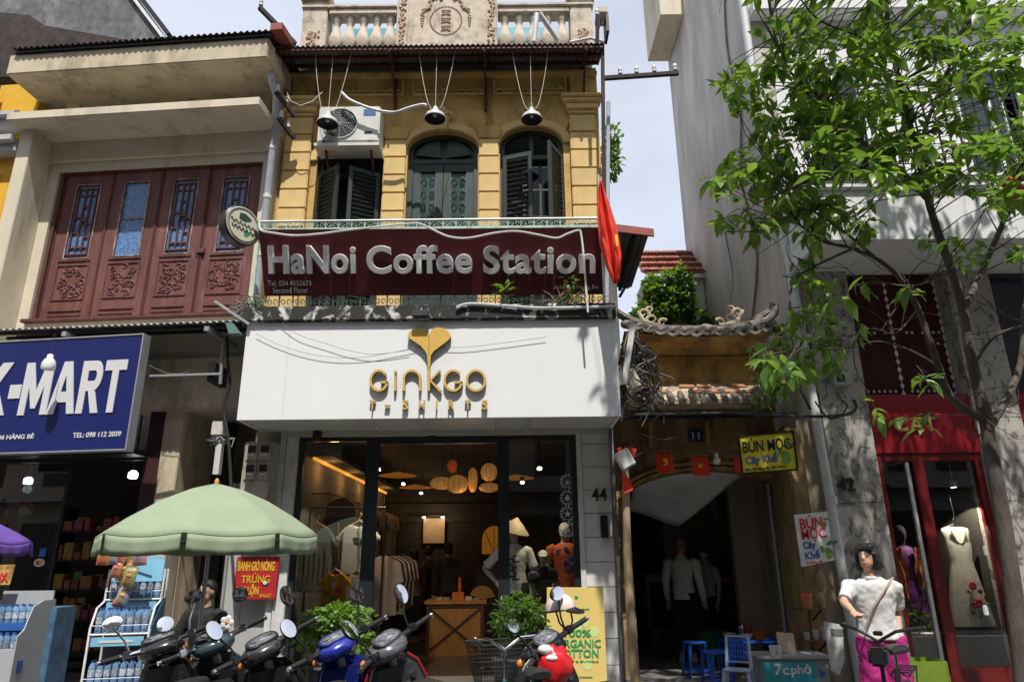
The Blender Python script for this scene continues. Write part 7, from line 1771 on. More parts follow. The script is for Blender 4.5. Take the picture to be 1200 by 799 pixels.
# ------------------------------------------------------------------ scooters
m_mirror = mat('mirror_glass',(.80,.82,.85),.03,1,var=.02)
m_dial = mat('dial_glass',(.16,.17,.19),.08,.3,var=.5,scale=18)
m_clear = mat('lamp_lens_clear',(.55,.56,.58),.1,.4,var=.2)
m_redlens = mat('lamp_lens_red',(.40,.02,.02),.15)
m_amber = mat('lamp_lens_amber',(.60,.20,.02),.15)
def ell(c,rx,rz,n=20,ay=None):
 return [V(c) + V((rx * math.cos(2 * PI * i / n),0,rz * math.sin(2 * PI * i / n))) for i in range(n)]
def scooter(lab,cmain,cinner,loc,head,lean,steer,mirror='oval',seatm=None,retro=False,dial='oval',trim=None,metal=.2,mir_out=0):
 root = thing('scooter',lab,'scooter',loc,group=None,rot=(0,R(lean),R(head)))
 W_ = WM[root.name]; T = W_
 mm = mat('scooter_paint_' + lab.split()[0] + '_' + lab.split()[1],cmain,.22,metal,var=.06,scale=4,coat=.8)
 mi = mat('scooter_inner_' + lab.split()[0] + '_' + lab.split()[1],cinner,.45,.1,var=.1)
 seatm = seatm or m_blackpl
 S = V((0,.42,.84)); ax = V((0,-math.sin(R(25)),math.cos(R(25))))
 ST = T @ Matrix.Translation(S) @ Matrix.Rotation(R(steer),4,ax) @ Matrix.Translation(-S)
 def wheel(TT,y,nm):
  r_,rr = .175,.05
  w_ = MB(TT).tube([(0,y + (.245 - rr) * math.cos(t),.245 + (.245 - rr) * math.sin(t)) for t in [2 * PI * i / 28 for i in range(28)]],rr,10,closed=True).build(nm,m_rubber,root,smooth=True)
  rim = MB(TT); rim.tube([(0,y + .15 * math.cos(t),.245 + .15 * math.sin(t)) for t in [2 * PI * i / 28 for i in range(28)]],.022,8,closed=True)
  for k in range(5): t = 2 * PI * k / 5; rim.bar((0,y,.245),(0,y + .15 * math.cos(t),.245 + .15 * math.sin(t)),.03,.03)
  rim.tube([(-.05,y,.245),(.05,y,.245)],.04,12); rim.build('rim',m_steel,w_)
 wheel(ST,.66,'front_wheel'); wheel(T,-.60,'rear_wheel')
 # fork and front mudguard
 MB(ST).tube([(-.07,.66,.245),(-.07,.50,.62)],.022,8).tube([(.07,.66,.245),(.07,.50,.62)],.022,8).tube([(0,.52,.60),(0,.40,.92)],.03,8).build('fork',m_steel,root,smooth=True)
 rg = []
 for i in range(13):
  t = R(20 + 130 * i / 12); rr = .285; w_ = .075 * (1 - .25 * abs(i - 6) / 6)
  cy,cz_ = .66 + rr * math.cos(t),.245 + rr * math.sin(t); ny,nz_ = math.cos(t),math.sin(t)
  rg.append([(x,cy - ny * dep,cz_ - nz_ * dep) for x,dep in ((-w_,.05),(-w_,.02),(-w_ * .5,0),(w_ * .5,0),(w_,.02),(w_,.05),(w_ * .5,.02),(-w_ * .5,.02))])
 MB(ST).loft(rg).build('front_mudguard',mm,root,smooth=50)
 # leg shield: outer skin and inner panel
 prof = [(.90,.10,.45,.06),(.84,.17,.47,.06),(.72,.22,.50,.07),(.58,.235,.53,.08),(.45,.22,.53,.08),(.34,.18,.48,.08),(.27,.16,.40,.07)]
 rg = []
 for z,w_,y,bow in prof:
  ring = [(w_ * math.cos(t),y - .03 + (bow + .05) * max(0,math.sin(t)) + .012 * min(0,math.sin(t)),z) for t in [2 * PI * i / 20 for i in range(20)]]; rg.append(ring)
 MB(T).loft(rg).build('leg_shield',mm,root,smooth=50)
 rg = []
 for z,w_,y,bow in prof[1:]: rg.append([(w_ * .80 * math.cos(t),y - .045 + .03 * math.sin(t) - .02,z) for t in [2 * PI * i / 16 for i in range(16)]])
 MB(T).loft(rg).build('inner_panel',mi,root,smooth=50)
 MB(T).obox((-.0,.375,.66),(.11,0,0),(0,.02,0),(0,.01,.07)).build('glove_box',mi,root,bevel=.02)
 MB(T).lathe([(.02,0),(.02,.02)],(.12,.40,.76),10,Matrix.Rotation(R(90),3,'X')).build('key_lock',m_chrome,root)
 if trim: MB(T).tube([(w_ * 1.01 * s_,y - .03,z) for s_ in (1,) for z,w_,y,bow in prof],.012,6).tube([(-w_ * 1.01,y - .03,z) for z,w_,y,bow in prof],.012,6).build('edge_trim',trim,root,smooth=True)
 # footboard, body, seat
 MB(T).prism([(-.17,.42,.29),(.17,.42,.29),(.20,.1,.27),(.17,-.15,.28),(-.17,-.15,.28),(-.20,.1,.27)],(0,0,.045)).build('footboard',m_blackpl,root,bevel=.01)
 MB(T).tube([(0,.40,.32),(0,.1,.26),(0,-.2,.30)],.05,8).build('underframe',m_black,root)
 bp = [(-.10,.10,.30,.62),(-.16,.15,.28,.72),(-.30,.19,.34,.76),(-.50,.20,.42,.78),(-.70,.17,.52,.80),(-.88,.10,.62,.80),(-.96,.05,.68,.78)]
 rg = []
 for y,w_,zb_,zt_ in bp:
  cz_,hz = (zb_ + zt_) / 2,(zt_ - zb_) / 2; rg.append([(w_ * math.copysign(abs(math.cos(t)) ** .7,math.cos(t)),y,cz_ + hz * math.copysign(abs(math.sin(t)) ** .7,math.sin(t))) for t in [2 * PI * i / 20 for i in range(20)]])
 MB(T).loft(rg).build('rear_body',mm,root,smooth=50)
 sp_ = [(-.08,.10,.70,.78),(-.16,.13,.72,.83),(-.35,.145,.745,.84),(-.52,.15,.76,.835),(-.62,.145,.77,.86),(-.80,.13,.79,.875),(-.90,.09,.80,.86)]
 rg = []
 for y,w_,zb_,zt_ in sp_:
  cz_,hz = (zb_ + zt_) / 2,(zt_ - zb_) / 2; rg.append([(w_ * math.copysign(abs(math.cos(t)) ** .6,math.cos(t)),y,cz_ + hz * math.copysign(abs(math.sin(t)) ** .8,math.sin(t))) for t in [2 * PI * i / 18 for i in range(18)]])
 MB(T).loft(rg).build('seat',seatm,root,smooth=50)
 MB(T).tube([(.13,-.78,.79),(.15,-.95,.84),(.08,-1.03,.85),(-.08,-1.03,.85),(-.15,-.95,.84),(-.13,-.78,.79)],.014,8).build('grab_rail',m_blackpl,root,smooth=True)
 MB(T).obox((0,-.965,.70),(.08,0,0),(0,.02,0),(0,-.01,.05)).build('tail_lamp',m_redlens,root,bevel=.012)
 MB(T).obox((0,-1.0,.52),(.075,0,0),(0,.004,.0),(0,-.03,.09)).build('licence_plate',m_print_w,root)
 MB(T).prism([(-.06,-.75,.52),(.06,-.75,.52),(.06,-.98,.40),(-.06,-.98,.40)],(0,0,.015)).build('rear_mudguard',m_blackpl,root)
 MB(T).tube([(.16,-.2,.22),(.18,-.5,.26),(.18,-.9,.34)],[.03,.05,.055],10).build('exhaust',m_steel,root,smooth=True)
 MB(T).obox((-.11,-.45,.27),(.04,0,0),(0,.28,.02),(0,0,.07)).build('engine_case',m_black,root,bevel=.03)
 dpt = .27 / math.cos(R(abs(lean))); MB(T).tube([(-.12,-.12,.26),(-.25,-.16,.055 + .0)],.014,6).build('side_stand',m_black,root)
 # headset turning with the bars
 hp_ = [(.60,.03,.90,.95),(.585,.09,.87,.985),(.53,.135,.865,1.02),(.44,.155,.88,1.045),(.35,.135,.90,1.03),(.30,.085,.925,.995),(.285,.04,.94,.97)]
 rg = []
 for y,w_,zb_,zt_ in hp_:
  cz_,hz = (zb_ + zt_) / 2,(zt_ - zb_) / 2; rg.append([(w_ * math.copysign(abs(math.cos(t)) ** .8,math.cos(t)),y,cz_ + hz * math.sin(t)) for t in [2 * PI * i / 24 for i in range(24)]])
 MB(ST).loft(rg).build('headset_cover',mm,root,smooth=60)
 F = ST @ Matrix.Translation((0,.385,1.040)) @ Matrix.Rotation(R(22),4,'X')
 sx,sy = (.095,.062) if dial == 'oval' else ((.075,.075) if dial == 'round' else (.10,.05))
 MB(F).loft([[(sx * q * math.copysign(abs(math.cos(t)) ** .75,math.cos(t)),sy * q * math.copysign(abs(math.sin(t)) ** .75,math.sin(t)),z) for t in [2 * PI * i / 24 for i in range(24)]] for q,z in ((1.18,-.03),(1.16,.004),(1.05,.012),(1.0,.006))]).build('dash_bezel',mi,root,smooth=40)
 dsh = MB(F).loft([[(sx * q * math.copysign(abs(math.cos(t)) ** .75,math.cos(t)),sy * q * math.copysign(abs(math.sin(t)) ** .75,math.sin(t)),z) for t in [2 * PI * i / 24 for i in range(24)]] for q,z in ((.99,.008),(.6,.016),(.05,.018))]).build('dashboard',m_dial,root,smooth=60)
 for dx in ((-.045,.045) if dial != 'round' else (0,)):
  MB(F).tube([(dx + .028 * math.cos(t),.028 * math.sin(t) * .85,.0185) for t in [2 * PI * i / 18 for i in range(18)]],.0022,4,closed=True).build('gauge_ring',m_chrome,dsh)
 MB(F).obox((0,-.03,.017),(.022,0,0),(0,.008,0),(0,0,.002)).build('gauge_panel',m_clear,dsh)
 MB(ST).sphere((0,.585,.93),(.085,.03,.05),16,8).build('headlight',m_clear,root,smooth=True)
 for s in (-1,1):
  MB(ST).sphere((s * .12,.555,.93),(.035,.03,.03),10,6).build('indicator',m_amber,root,smooth=True)
  MB(ST).tube([(s * .10,.385,.985),(s * .21,.345,.995),(s * .25,.33,1.0)],[.022,.019,.018],8).build('handlebar',m_chrome if retro else m_black,root,smooth=True)
  MB(ST).tube([(s * .235,.336,.998),(s * .355,.29,1.005)],[.0185,.0175],10).build('grip',m_rubber,root,smooth=True)
  MB(ST).tube([(s * .355,.29,1.005),(s * .372,.284,1.006)],.017,10).build('bar_end',m_chrome,root,smooth=True)
  MB(ST).obox((s * .205,.345,1.0),(.028,-.01 * s,0),(0,.026,0),(0,0,.026)).build('switch_box',m_chrome if retro else m_blackpl,root,bevel=.01)
  MB(ST).tube([(s * .20,.375,.995),(s * .26,.385,.985),(s * .34,.345,.985)],[.009,.008,.007],6).build('brake_lever',m_chrome if retro else m_steel,root,smooth=True)
  hx,hz = s * (.26 + mir_out * (1 if s < 0 else .3)),1.235 - mir_out * (.6 if s < 0 else 0)
  MB(ST).tube([(s * .19,.36,1.01),(s * .205,.375,1.09),(s * (.235 + mir_out * .5),.385,1.15),(hx,.385,hz - .03)],.0075,6).build('mirror_stem',m_chrome if retro else m_black,root,smooth=True)
  MF = ST @ Matrix.Translation((hx,.385,hz)) @ Matrix.Rotation(R(-8 * s),4,'Z') @ Matrix.Rotation(R(-24 if s < 0 else -6),4,'X')
  rx,rz = (.055,.055) if mirror == 'round' else ((.062,.045) if mirror == 'oval' else (.048,.072))
  hsq = MB(MF); hsq.loft([[V((rx * q * math.cos(t),y,rz * q * math.sin(t))) for t in [2 * PI * i / 22 for i in range(22)]] for q,y in ((.98,-.006),(1.04,.0),(1.0,.016),(.7,.032),(.2,.038))])
  mo = hsq.build('mirror_shell',m_chrome if retro and s < 0 else m_blackpl,root,smooth=50)
  MB(MF).loft([[V((rx * q * math.cos(t),-.0065 - .003 * (1 - q * q),rz * q * math.sin(t))) for t in [2 * PI * i / 22 for i in range(22)]] for q in (.97,.7,.4,.02)],False).build('mirror_glass',m_mirror,mo,smooth=80)
 return root
def sc_at(pxx,pyy,zh,head,lean):                 # place by the headset seen at a pixel
 h = PZ(pxx,pyy,zh); o_ = Matrix.Rotation(R(head),3,'Z') @ Matrix.Rotation(R(lean),3,'Y') @ V((0,.40,.98))
 p = h - o_; p.z = 0; return p
sc_specs = [
 ('black matt scooter parked beside the wire drinks rack',(.012,.012,.013),(.015,.015,.016),(192,752),2,-9,22,'oval',m_blackpl,True,'oblong',None),
 ('teal grey scooter with a white blossom on its handlebar',(.045,.085,.10),(.02,.02,.022),(254,748),5,-10,28,'round',m_blackpl,True,'oblong',None),
 ('charcoal grey scooter parked between the teal grey and blue scooters',(.035,.036,.04),(.02,.02,.02),(314,753),8,-11,32,'tall',mat('brown_seat',(.10,.05,.035),.6),False,'oval',None),
 ('glossy blue scooter parked before the ivy planter',(.015,.03,.30),(.012,.022,.20),(398,750),4,-12,30,'tall',m_blackpl,False,'oval',None),
 ('silver grey scooter with red edging before the shop doorway',(.11,.115,.13),(.06,.062,.07),(459,750),22,-11,34,'tall',m_blackpl,False,'oval',mat('red_trim',(.35,.02,.03),.3)),
 ('black scooter carrying a red bag before the yellow poster',(.012,.012,.014),(.016,.016,.018),(643,752),24,-9,28,'oval',m_blackpl,False,'oval',None)]
sroots = []
for s in sc_specs:
 lab,c1_,c2_,(x,y),hd,ln,stt,mir,sm_,ret,dl,tr_ = s
 sroots.append((scooter(lab,c1_,c2_,sc_at(x,y,.99,hd,ln),hd,ln,stt,mir,sm_,ret,dl,tr_),hd,ln,stt))
# blossom on the teal scooter
q = P(266,729,5.0); bl_ = thing('blossom','white frangipani blossom decoration on the teal grey scooter','flower',q)
for k in range(5):
 t = 2 * PI * k / 5; b = MB(); b.sphere(q + V((.026 * math.cos(t),-.004,.026 * math.sin(t))),(.022,.006,.022),10,6); b.build('petal',m_print_w,bl_,smooth=True)
MB().sphere(q + V((0,-.008,0)),(.013,.006,.013),8,6).build('centre',m_amber,bl_,smooth=True); MB().tube([q,q + V((.0,.02,-.07))],.003,5).build('stem',m_print_g,bl_)
# helmet and red bag on the last scooter
q = P(657,713,5.25); he = thing('helmet','pale pink half helmet hung on the black scooter before the yellow poster','helmet',q)
HF = Matrix.Translation(q) @ Matrix.Rotation(R(-35),4,'Z') @ Matrix.Rotation(R(-8),4,'Y')
n = 22; rings = [[V((.118 * math.sin(t) * math.cos(2 * PI * k / n),.10 * math.sin(t) * math.sin(2 * PI * k / n),.108 * math.cos(t))) for k in range(n)] for t in [.02 + (PI / 2 + .12) * i / 8 for i in range(9)]]
MB(HF).loft(rings).build('shell',mat('pale_pink_shell',(.66,.56,.52),.3,var=.04,coat=.5),he,smooth=60)
MB(HF).prism([(.09,-.085,-.03),(.165,-.05,-.05),(.178,0,-.052),(.165,.05,-.05),(.09,.085,-.03),(.10,0,-.0)],(0,0,.018)).build('peak',m_blackpl,he,bevel=.005)
MB(HF).tube([(.116 * math.cos(t),.098 * math.sin(t),-.012) for t in [2 * PI * i / 24 for i in range(24)]],.008,6,closed=True).build('rim',m_blackpl,he,smooth=True)
for s in (-1,1): MB(HF).tube([(.02,s * .10,-.01),(.03,s * .09,-.09),(.04,s * .02,-.15)],.007,5).build('strap',m_blackpl,he)
q = P(650,780,4.85); rb_ = thing('red_bag','red plastic shopping bag hung inside the black scooter leg shield','bag',q)
random.seed(71)
def bagf(th_,ph):
 d = V((math.sin(th_) * math.cos(ph),math.sin(th_) * math.sin(ph),math.cos(th_)))
 k = 1 + .22 * noise.noise(d * 2.3) + .08 * noise.noise(d * 6); return q + V((d.x * .115,d.y * .08,d.z * .12)) * k
MB().loft([[bagf(max(.03,min(PI - .03,PI * i / 14)),2 * PI * k / 24) for k in range(24)] for i in range(15)]).build('bag',mat('red_plastic_film',(.60,.015,.02),.3,var=.1),rb_,smooth=70)
MB().sphere(q + V((-.02,-.06,.055)),(.04,.025,.022),12,8).sphere(q + V((-.06,-.02,.10)),(.05,.04,.032),12,8).build('print',m_print_w,rb_,smooth=True)

# ------------------------------------------------------------------ bicycles
def bicycle(lab,loc,head,m,basket,wheel_r=.28,bar_m=None,seat_z=.86,rise=.0):
 r_ = thing('bicycle',lab,'bicycle',loc,rotz=R(head)); T = WM[r_.name]
 for y,nm in ((.5,'front_wheel'),(-.5,'rear_wheel')):
  w_ = MB(T).tube([(0,y + wheel_r * math.cos(t),wheel_r + .02 + wheel_r * math.sin(t)) for t in [2 * PI * i / 36 for i in range(36)]],.022,8,closed=True).build(nm,m_rubber,r_,smooth=True)
  sp = MB(T)
  for k in range(18): t = 2 * PI * k / 18; sp.tube([(.02 * (-1) ** k,y,wheel_r + .02),(0,y + (wheel_r - .02) * math.cos(t),wheel_r + .02 + (wheel_r - .02) * math.sin(t))],.002,3)
  sp.tube([(-.04,y,wheel_r + .02),(.04,y,wheel_r + .02)],.018,8); sp.build('spokes',m_chrome,w_)
 zc_ = wheel_r + .02
 MB(T).tube([(0,.32,.62),(0,-.02,.32),(0,-.12,.32),(0,-.20,.72)],.022,8).tube([(0,.32,.56),(0,.1,.36),(0,-.12,.30)],.02,8).tube([(.05,-.5,zc_),(.03,-.12,.30)],.012,6).tube([(-.05,-.5,zc_),(-.03,-.12,.30)],.012,6).tube([(.05,-.5,zc_),(.02,-.18,.62)],.01,6).tube([(-.05,-.5,zc_),(-.02,-.18,.62)],.01,6).build('frame',m,r_,smooth=True)
 MB(T).tube([(.05,.5,zc_),(.04,.37,.55),(0,.33,.62),(0,.30,.74)],.014,7).tube([(-.05,.5,zc_),(-.04,.37,.55),(0,.33,.62)],.014,7).build('fork',m,r_,smooth=True)
 bm_ = bar_m or m_chrome; zb_ = .98 + rise
 MB(T).tube([(0,.31,.70),(0,.29,zb_ - .06)],.014,8).tube([(-.26,.08,zb_ + .03),(-.24,.2,zb_ + .04),(-.12,.30,zb_ + .02),(0,.29,zb_ - .05),(.12,.30,zb_ + .02),(.24,.2,zb_ + .04),(.26,.08,zb_ + .03)],.012,8).build('handlebar',bm_,r_,smooth=True)
 for s in (-1,1):
  MB(T).tube([(s * .262,.13,zb_ + .033),(s * .258,.02,zb_ + .028)],.017,8).build('grip',m_rubber,r_,smooth=True); MB(T).tube([(s * .245,.19,zb_ + .03),(s * .235,.10,zb_ + .0)],.006,5).build('brake_lever',m_black,r_)
 rg = []
 for y,w_,h_ in ((.10,.015,.02),(.02,.03,.03),(-.08,.07,.035),(-.14,.09,.035),(-.18,.07,.02)): rg.append([(w_ * math.cos(t),-.19 + y,seat_z + h_ * math.sin(t)) for t in [2 * PI * i / 14 for i in range(14)]])
 MB(T).loft(rg).build('saddle',m_blackpl,r_,smooth=50); MB(T).tube([(0,-.20,.60),(0,-.22,seat_z)],.013,7).build('seat_post',m_chrome,r_)
 MB(T).tube([(.02,-.12,.30),(.10,-.12,.30),(.10,-.0,.2)],.009,6).tube([(-.02,-.12,.30),(-.10,-.12,.30),(-.10,-.24,.4)],.009,6).build('crank',m_black,r_);
 rk_ = MB(T)
 for s in (-1,1): rk_.tube([(s * .06,-.28,.66),(s * .06,-.68,.68)],.008,6).tube([(s * .06,-.66,.68),(s * .05,-.5,zc_)],.006,5)
 for y in (-.32,-.44,-.56,-.68): rk_.tube([(-.06,y,.68),(.06,y,.68)],.006,5)
 rk_.build('rear_rack',m_black,r_)
 if basket:
  bk = MB(T); z0_,z1_ = .66,.95
  for z,w_,l0,l1 in ((z0_,.11,.42,.62),((z0_ + z1_) / 2,.14,.40,.66),(z1_,.17,.38,.70)):
   bk.tube([(-w_,l0,z),(w_,l0,z),(w_,l1,z),(-w_,l1,z)],.006,5,closed=True)
  bo = bk.build('basket_frame',m_black,r_)
  mesh_m = glass('basket_mesh',(.42,.42,.42),.6,.4)
  b2 = MB(T)
  for a_,b_ in (((-1,0),(1,0)),((1,0),(1,1)),((1,1),(-1,1)),((-1,1),(-1,0))):
   for k in range(13):
    f_ = k / 12; lo = (.11 * (a_[0] + (b_[0] - a_[0]) * f_),.42 + .20 * (a_[1] + (b_[1] - a_[1]) * f_),z0_); hi = (.17 * (a_[0] + (b_[0] - a_[0]) * f_),.38 + .32 * (a_[1] + (b_[1] - a_[1]) * f_),z1_); b2.tube([lo,hi],.0022,3)
  for k in range(11): f_ = k / 10; w_ = .11 + .06 * f_; z = z0_ + (z1_ - z0_) * f_; b2.tube([(-w_,.42 - .04 * f_,z),(w_,.42 - .04 * f_,z),(w_,.62 + .08 * f_,z),(-w_,.62 + .08 * f_,z)],.002,3,closed=True)
  b2.box(-.11,.11,.42,.62,z0_ - .003,z0_); b2.build('basket_wire',m_blackpl,bo)
 else:
  MB(T).obox((0,.37,.86),(.06,0,0),(0,.05,0),(0,0,.06)).build('head_lamp',m_blackpl,r_,bevel=.02); MB(T).obox((.0,.27,.98 + rise),(.03,0,0),(0,.02,0),(0,0,.015)).build('display',m_blackpl,r_,bevel=.006)
 MB(T).tube([(-.03,-.30,.3),(-.12,-.36,0.01)],.009,6).build('kick_stand',m_black,r_)
 return r_
q = PZ(622,782,.88); hd = 20; o_ = Matrix.Rotation(R(hd),3,'Z') @ V((0,-.20,0)); bicycle('teal city bicycle with black basket beside the black scooter',(q.x - o_.x,q.y - o_.y,0),hd,mat('teal_frame_paint',(.01,.26,.22),.3,coat=.5),True)
q = PZ(1028,742,1.0); hd = 143; o_ = Matrix.Rotation(R(hd),3,'Z') @ V((0,.29,0)); bicycle('black bicycle held by the woman in magenta trousers',(q.x - o_.x,q.y - o_.y,0),hd,m_black,False,bar_m=m_black,seat_z=.84,rise=.02)
q = P(1075,780,7.0); gbx = thing('green_crate','olive green plastic crate beside the black bicycle','crate',(q.x,7.0,0))
zt_ = P(1075,772,7.0).z
for s in (-1,1): MB().box(q.x + s * .20 - .008,q.x + s * .20 + .008,6.86,7.14,zt_ - .22,zt_).build('side',mat('olive_plastic',(.16,.24,.03),.4),gbx,bevel=.004)
for s in (-1,1): MB().box(q.x - .19,q.x + .19,7.0 + s * .14 - .008,7.0 + s * .14 + .008,zt_ - .22,zt_).build('side',mat('olive_plastic',(.16,.24,.03)),gbx,bevel=.004)
MB().box(q.x - .19,q.x + .19,6.87,7.13,zt_ - .22,zt_ - .205).build('bottom',mat('olive_plastic',(.16,.24,.03)),gbx); MB().box(q.x - .2,q.x + .2,6.86,7.14,0,zt_ - .225).build('under_box',m_dark,gbx)

# ------------------------------------------------------------------ alley furniture
m_bp = mat('blue_plastic',(.02,.10,.48),.4,var=.08); m_gp = mat('grey_blue_plastic',(.30,.36,.44),.45,var=.06)
def stool(lab,q,h,w_,m,rz):
 r_ = thing('plastic_stool',lab,'stool',(q.x,q.y,FLR),R(rz),group=None); T = WM[r_.name]; a = w_ / 2
 MB(T).prism([(-a * .82,-a * .82,h),(a * .82,-a * .82,h),(a * .82,a * .82,h),(-a * .82,a * .82,h)],(0,0,-.03)).build('seat',m,r_,bevel=.012)
 for sx in (-1,1):
  for sy in (-1,1): MB(T).prism([(sx * a * .80,sy * a * .80,h - .028),(sx * a * .55,sy * a * .80,h - .028),(sx * a * .80,sy * a,0),(sx * a,sy * a,0)],(0,-sy * .02,0)).prism([(sx * a * .80,sy * a * .80,h - .028),(sx * a * .80,sy * a * .55,h - .028),(sx * a,sy * a * .80,0),(sx * a,sy * a,0)],(-sx * .02,0,0)).build('leg',m,r_)
 for s in (-1,1): MB(T).box(-a * .9,a * .9,s * a * .9 - .008,s * a * .9 + .008,h * .18,h * .26).build('stretcher',m,r_)
 return r_
def fl(x,y): return PZ(x,y,FLR)
stool('blue plastic stool beside the standing man',fl(817,793),.42,.30,m_bp,5)
stool('blue plastic stool beside the grey plastic chair',fl(842,806),.40,.30,m_bp,12)
stool('dark blue plastic stool deep in the alley shade',fl(772,768),.40,.32,mat('dark_blue_plastic',(.015,.06,.26),.4),0)
# grey plastic chair
q = fl(868,822); pc = thing('plastic_chair','grey blue plastic chair with perforated back at the alley food stall','chair',(q.x,q.y,FLR),R(-25)); T = WM[pc.name]
MB(T).prism([(-.19,-.19,.40),(.19,-.19,.40),(.17,.19,.39),(-.17,.19,.39)],(0,0,.02)).build('seat',m_gp,pc,bevel=.008)
bk = MB(T)
for s in (-1,1): bk.bar((s * .17,.18,.40),(s * .15,.26,.82),.04,.02)
bk.bar((-.15,.26,.81),(.15,.26,.81),.05,.02); bk.bar((-.16,.2,.48),(.16,.2,.48),.03,.02)
bk.build('back_frame',m_gp,pc)
for i in range(7): x = -.12 + .04 * i; MB(T).bar((x,.205,.49),(x * .9,.258,.80),.016,.012).build('back_slat',m_bp,pc)
for i in range(4): z = .55 + .07 * i; MB(T).bar((-.14,.20 + .18 * (z - .44) ,z),(.14,.20 + .18 * (z - .44),z),.01,.014).build('back_crossbar',m_bp,pc)
for sx in (-1,1):
 for sy in (-1,1): MB(T).bar((sx * .16,sy * .16,.40),(sx * .20,sy * .20,0),.045,.03).build('leg',m_gp,pc)
pc.scale = (.76,.76,.76)
# blue table with bowls
q = fl(880,800); tq = P(876,748,10.0)
bt_ = thing('blue_table','blue plastic table with bowls in the alley','table',(tq.x,10.0,FLR)); tz = tq.z
MB().box(tq.x - .35,tq.x + .38,9.75,10.3,tz - .04,tz).build('top',m_bp,bt_,bevel=.012)
for sx in (-.30,.33):
 for y in (9.8,10.25): MB().prism([(tq.x + sx - .05,y - .02,tz - .04),(tq.x + sx + .05,y - .02,tz - .04),(tq.x + sx + .04,y - .02,FLR),(tq.x + sx - .04,y - .02,FLR)],(0,.04,0)).build('leg',m_bp,bt_)
m_cer = mat('white_ceramic',(.55,.55,.53),.3)
for k,(x,y) in enumerate(((858,742),(874,743))):
 p = P(x,y,9.85); MB().lathe([(.04,0),(.05,.005),(.09,.06),(.095,.075),(.085,.07),(.03,.012)],(p.x,9.85 + .12 * (1 - k),tz),18).build('bowl',m_cer,smooth=50,label='white soup bowl on the blue alley table',cat='bowl',group='bowls on the blue table')
p = P(889,740,9.9); MB().box(p.x - .07,p.x + .07,9.85,10.0,tz,tz + .11).build('orange_tub',mat('orange_plastic',(.50,.14,.02),.4),label='orange box on the blue alley table',cat='box',bevel=.006)
p = P(868,727,10.1); MB().lathe([(.06,0),(.06,.16),(.065,.17)],(p.x,10.1,tz),14).build('steel_pot',m_chrome,label='small steel pot behind the bowls',cat='pot',smooth=40)
p = P(878,732,10.05); MB().lathe([(.035,0),(.035,.12),(.02,.15),(.02,.18)],(p.x,10.05,tz),10).build('sauce_bottle',mat('red_sauce',(.35,.02,.02),.3),label='red sauce bottle on the blue alley table',cat='bottle',smooth=40)
cq = P(855,700,11.3); ck = thing('cooking_station','dark cooking bench with steel pots deep in the alley','cooking bench',(cq.x,11.4,FLR));
MB().box(cq.x - .7,cq.x + .5,11.2,11.9,FLR,.80).build('bench',m_dark,ck); MB().lathe([(.18,0),(.20,.02),(.20,.26),(.21,.27)],(cq.x + .25,11.5,.80),20).lathe([(.14,0),(.15,.22)],(cq.x - .2,11.45,.80),18).build('pot',m_steel,ck,smooth=40); MB().lathe([(.30,0),(.32,.03),(.34,.10)],(cq.x - .05,11.3,.98 + .15),22).build('tray',mat('red_basket',(.15,.02,.02),.5),ck,smooth=40); MB().box(cq.x - .2,cq.x + .1,11.25,11.5,.801,1.13).build('tray_stand',m_dark,ck)
MB().lathe([(.20,0),(.24,.4),(.25,.42)],(P(835,775,10.7).x,10.7,FLR),18).build('green_bucket',mat('green_plastic',(.03,.14,.03),.4),label='dark green bucket behind the blue stools',cat='bucket',smooth=40)
fq = fl(765,790); fz = thing('drinks_fridge','pale framed fridge standing deep in the alley','fridge',(P(765,700,12.2).x,12.4,FLR)); x0_,x1_ = P(758,690,12.2).x,P(790,690,12.2).x; z1_ = P(765,673,12.2).z
MB().box(x0_,x1_,12.25,12.8,FLR,z1_).build('body',mat('fridge_grey',(.35,.36,.36),.5),fz,bevel=.01); MB().box(x0_ + .06,x1_ - .06,12.235,12.249,FLR + .3,z1_ - .12).build('glass_door',m_dark,fz)
# snack cart with turquoise front at right
c0,c1c = P(890,775,8.2),P(970,775,8.2); cz1 = P(930,768,8.2).z
kt = thing('stall_cabinet','glass topped stall cabinet with turquoise advert on its front','cabinet',((c0.x + c1c.x) / 2,8.35,0))
MB().box(c0.x,c1c.x,8.2,8.6,0,cz1 - .03).build('body',mat('stall_grey',(.25,.27,.28),.5),kt); MB().box(c0.x - .03,c1c.x + .03,8.17,8.63,cz1 - .029,cz1).build('steel_top',m_steel,kt,bevel=.005)
MB().box(c0.x + .03,c1c.x - .14,8.19,8.199,cz1 - .42,cz1 - .06).build('advert',mat('turquoise_film',(.04,.36,.42),.4,var=.25,scale=5),kt)
lettering('7c',(c0.x + .15,8.188,cz1 - .19),(1,0,0),(0,0,1),.16,.11,m_print_w,kt,offset=.02,depth=.002)
lettering('phở',(c0.x + .33,8.188,cz1 - .21),(1,0,0),(0,0,1),.22,.13,m_print_w,kt,offset=.02,depth=.002)
MB().prism([(c1c.x - .10,8.195,cz1 - .22),(c1c.x - .03,8.195,cz1 - .18),(c1c.x - .10,8.195,cz1 - .14)],(0,.004,0)).build('arrow_print',m_print_b,kt)
p = P(922,752,8.4); MB().obox((p.x,8.42,cz1 + .105),(.10,0,-.01),(0,.006,.003),(.005,.03,.105)).build('cutting_board',mat('pale_wood_board',(.42,.32,.22),.7,streak=.3),label='wooden cutting board propped on the stall cabinet',cat='board',bevel=.01)
for x in (905,911): p = P(x,755,8.35); MB().lathe([(.035,0),(.04,.09),(.037,.09),(.03,.01)],(p.x,8.35,cz1),14).build('cup',m_cer,label='white cup on the stall cabinet',cat='cup',group='cups on the stall cabinet',smooth=50)
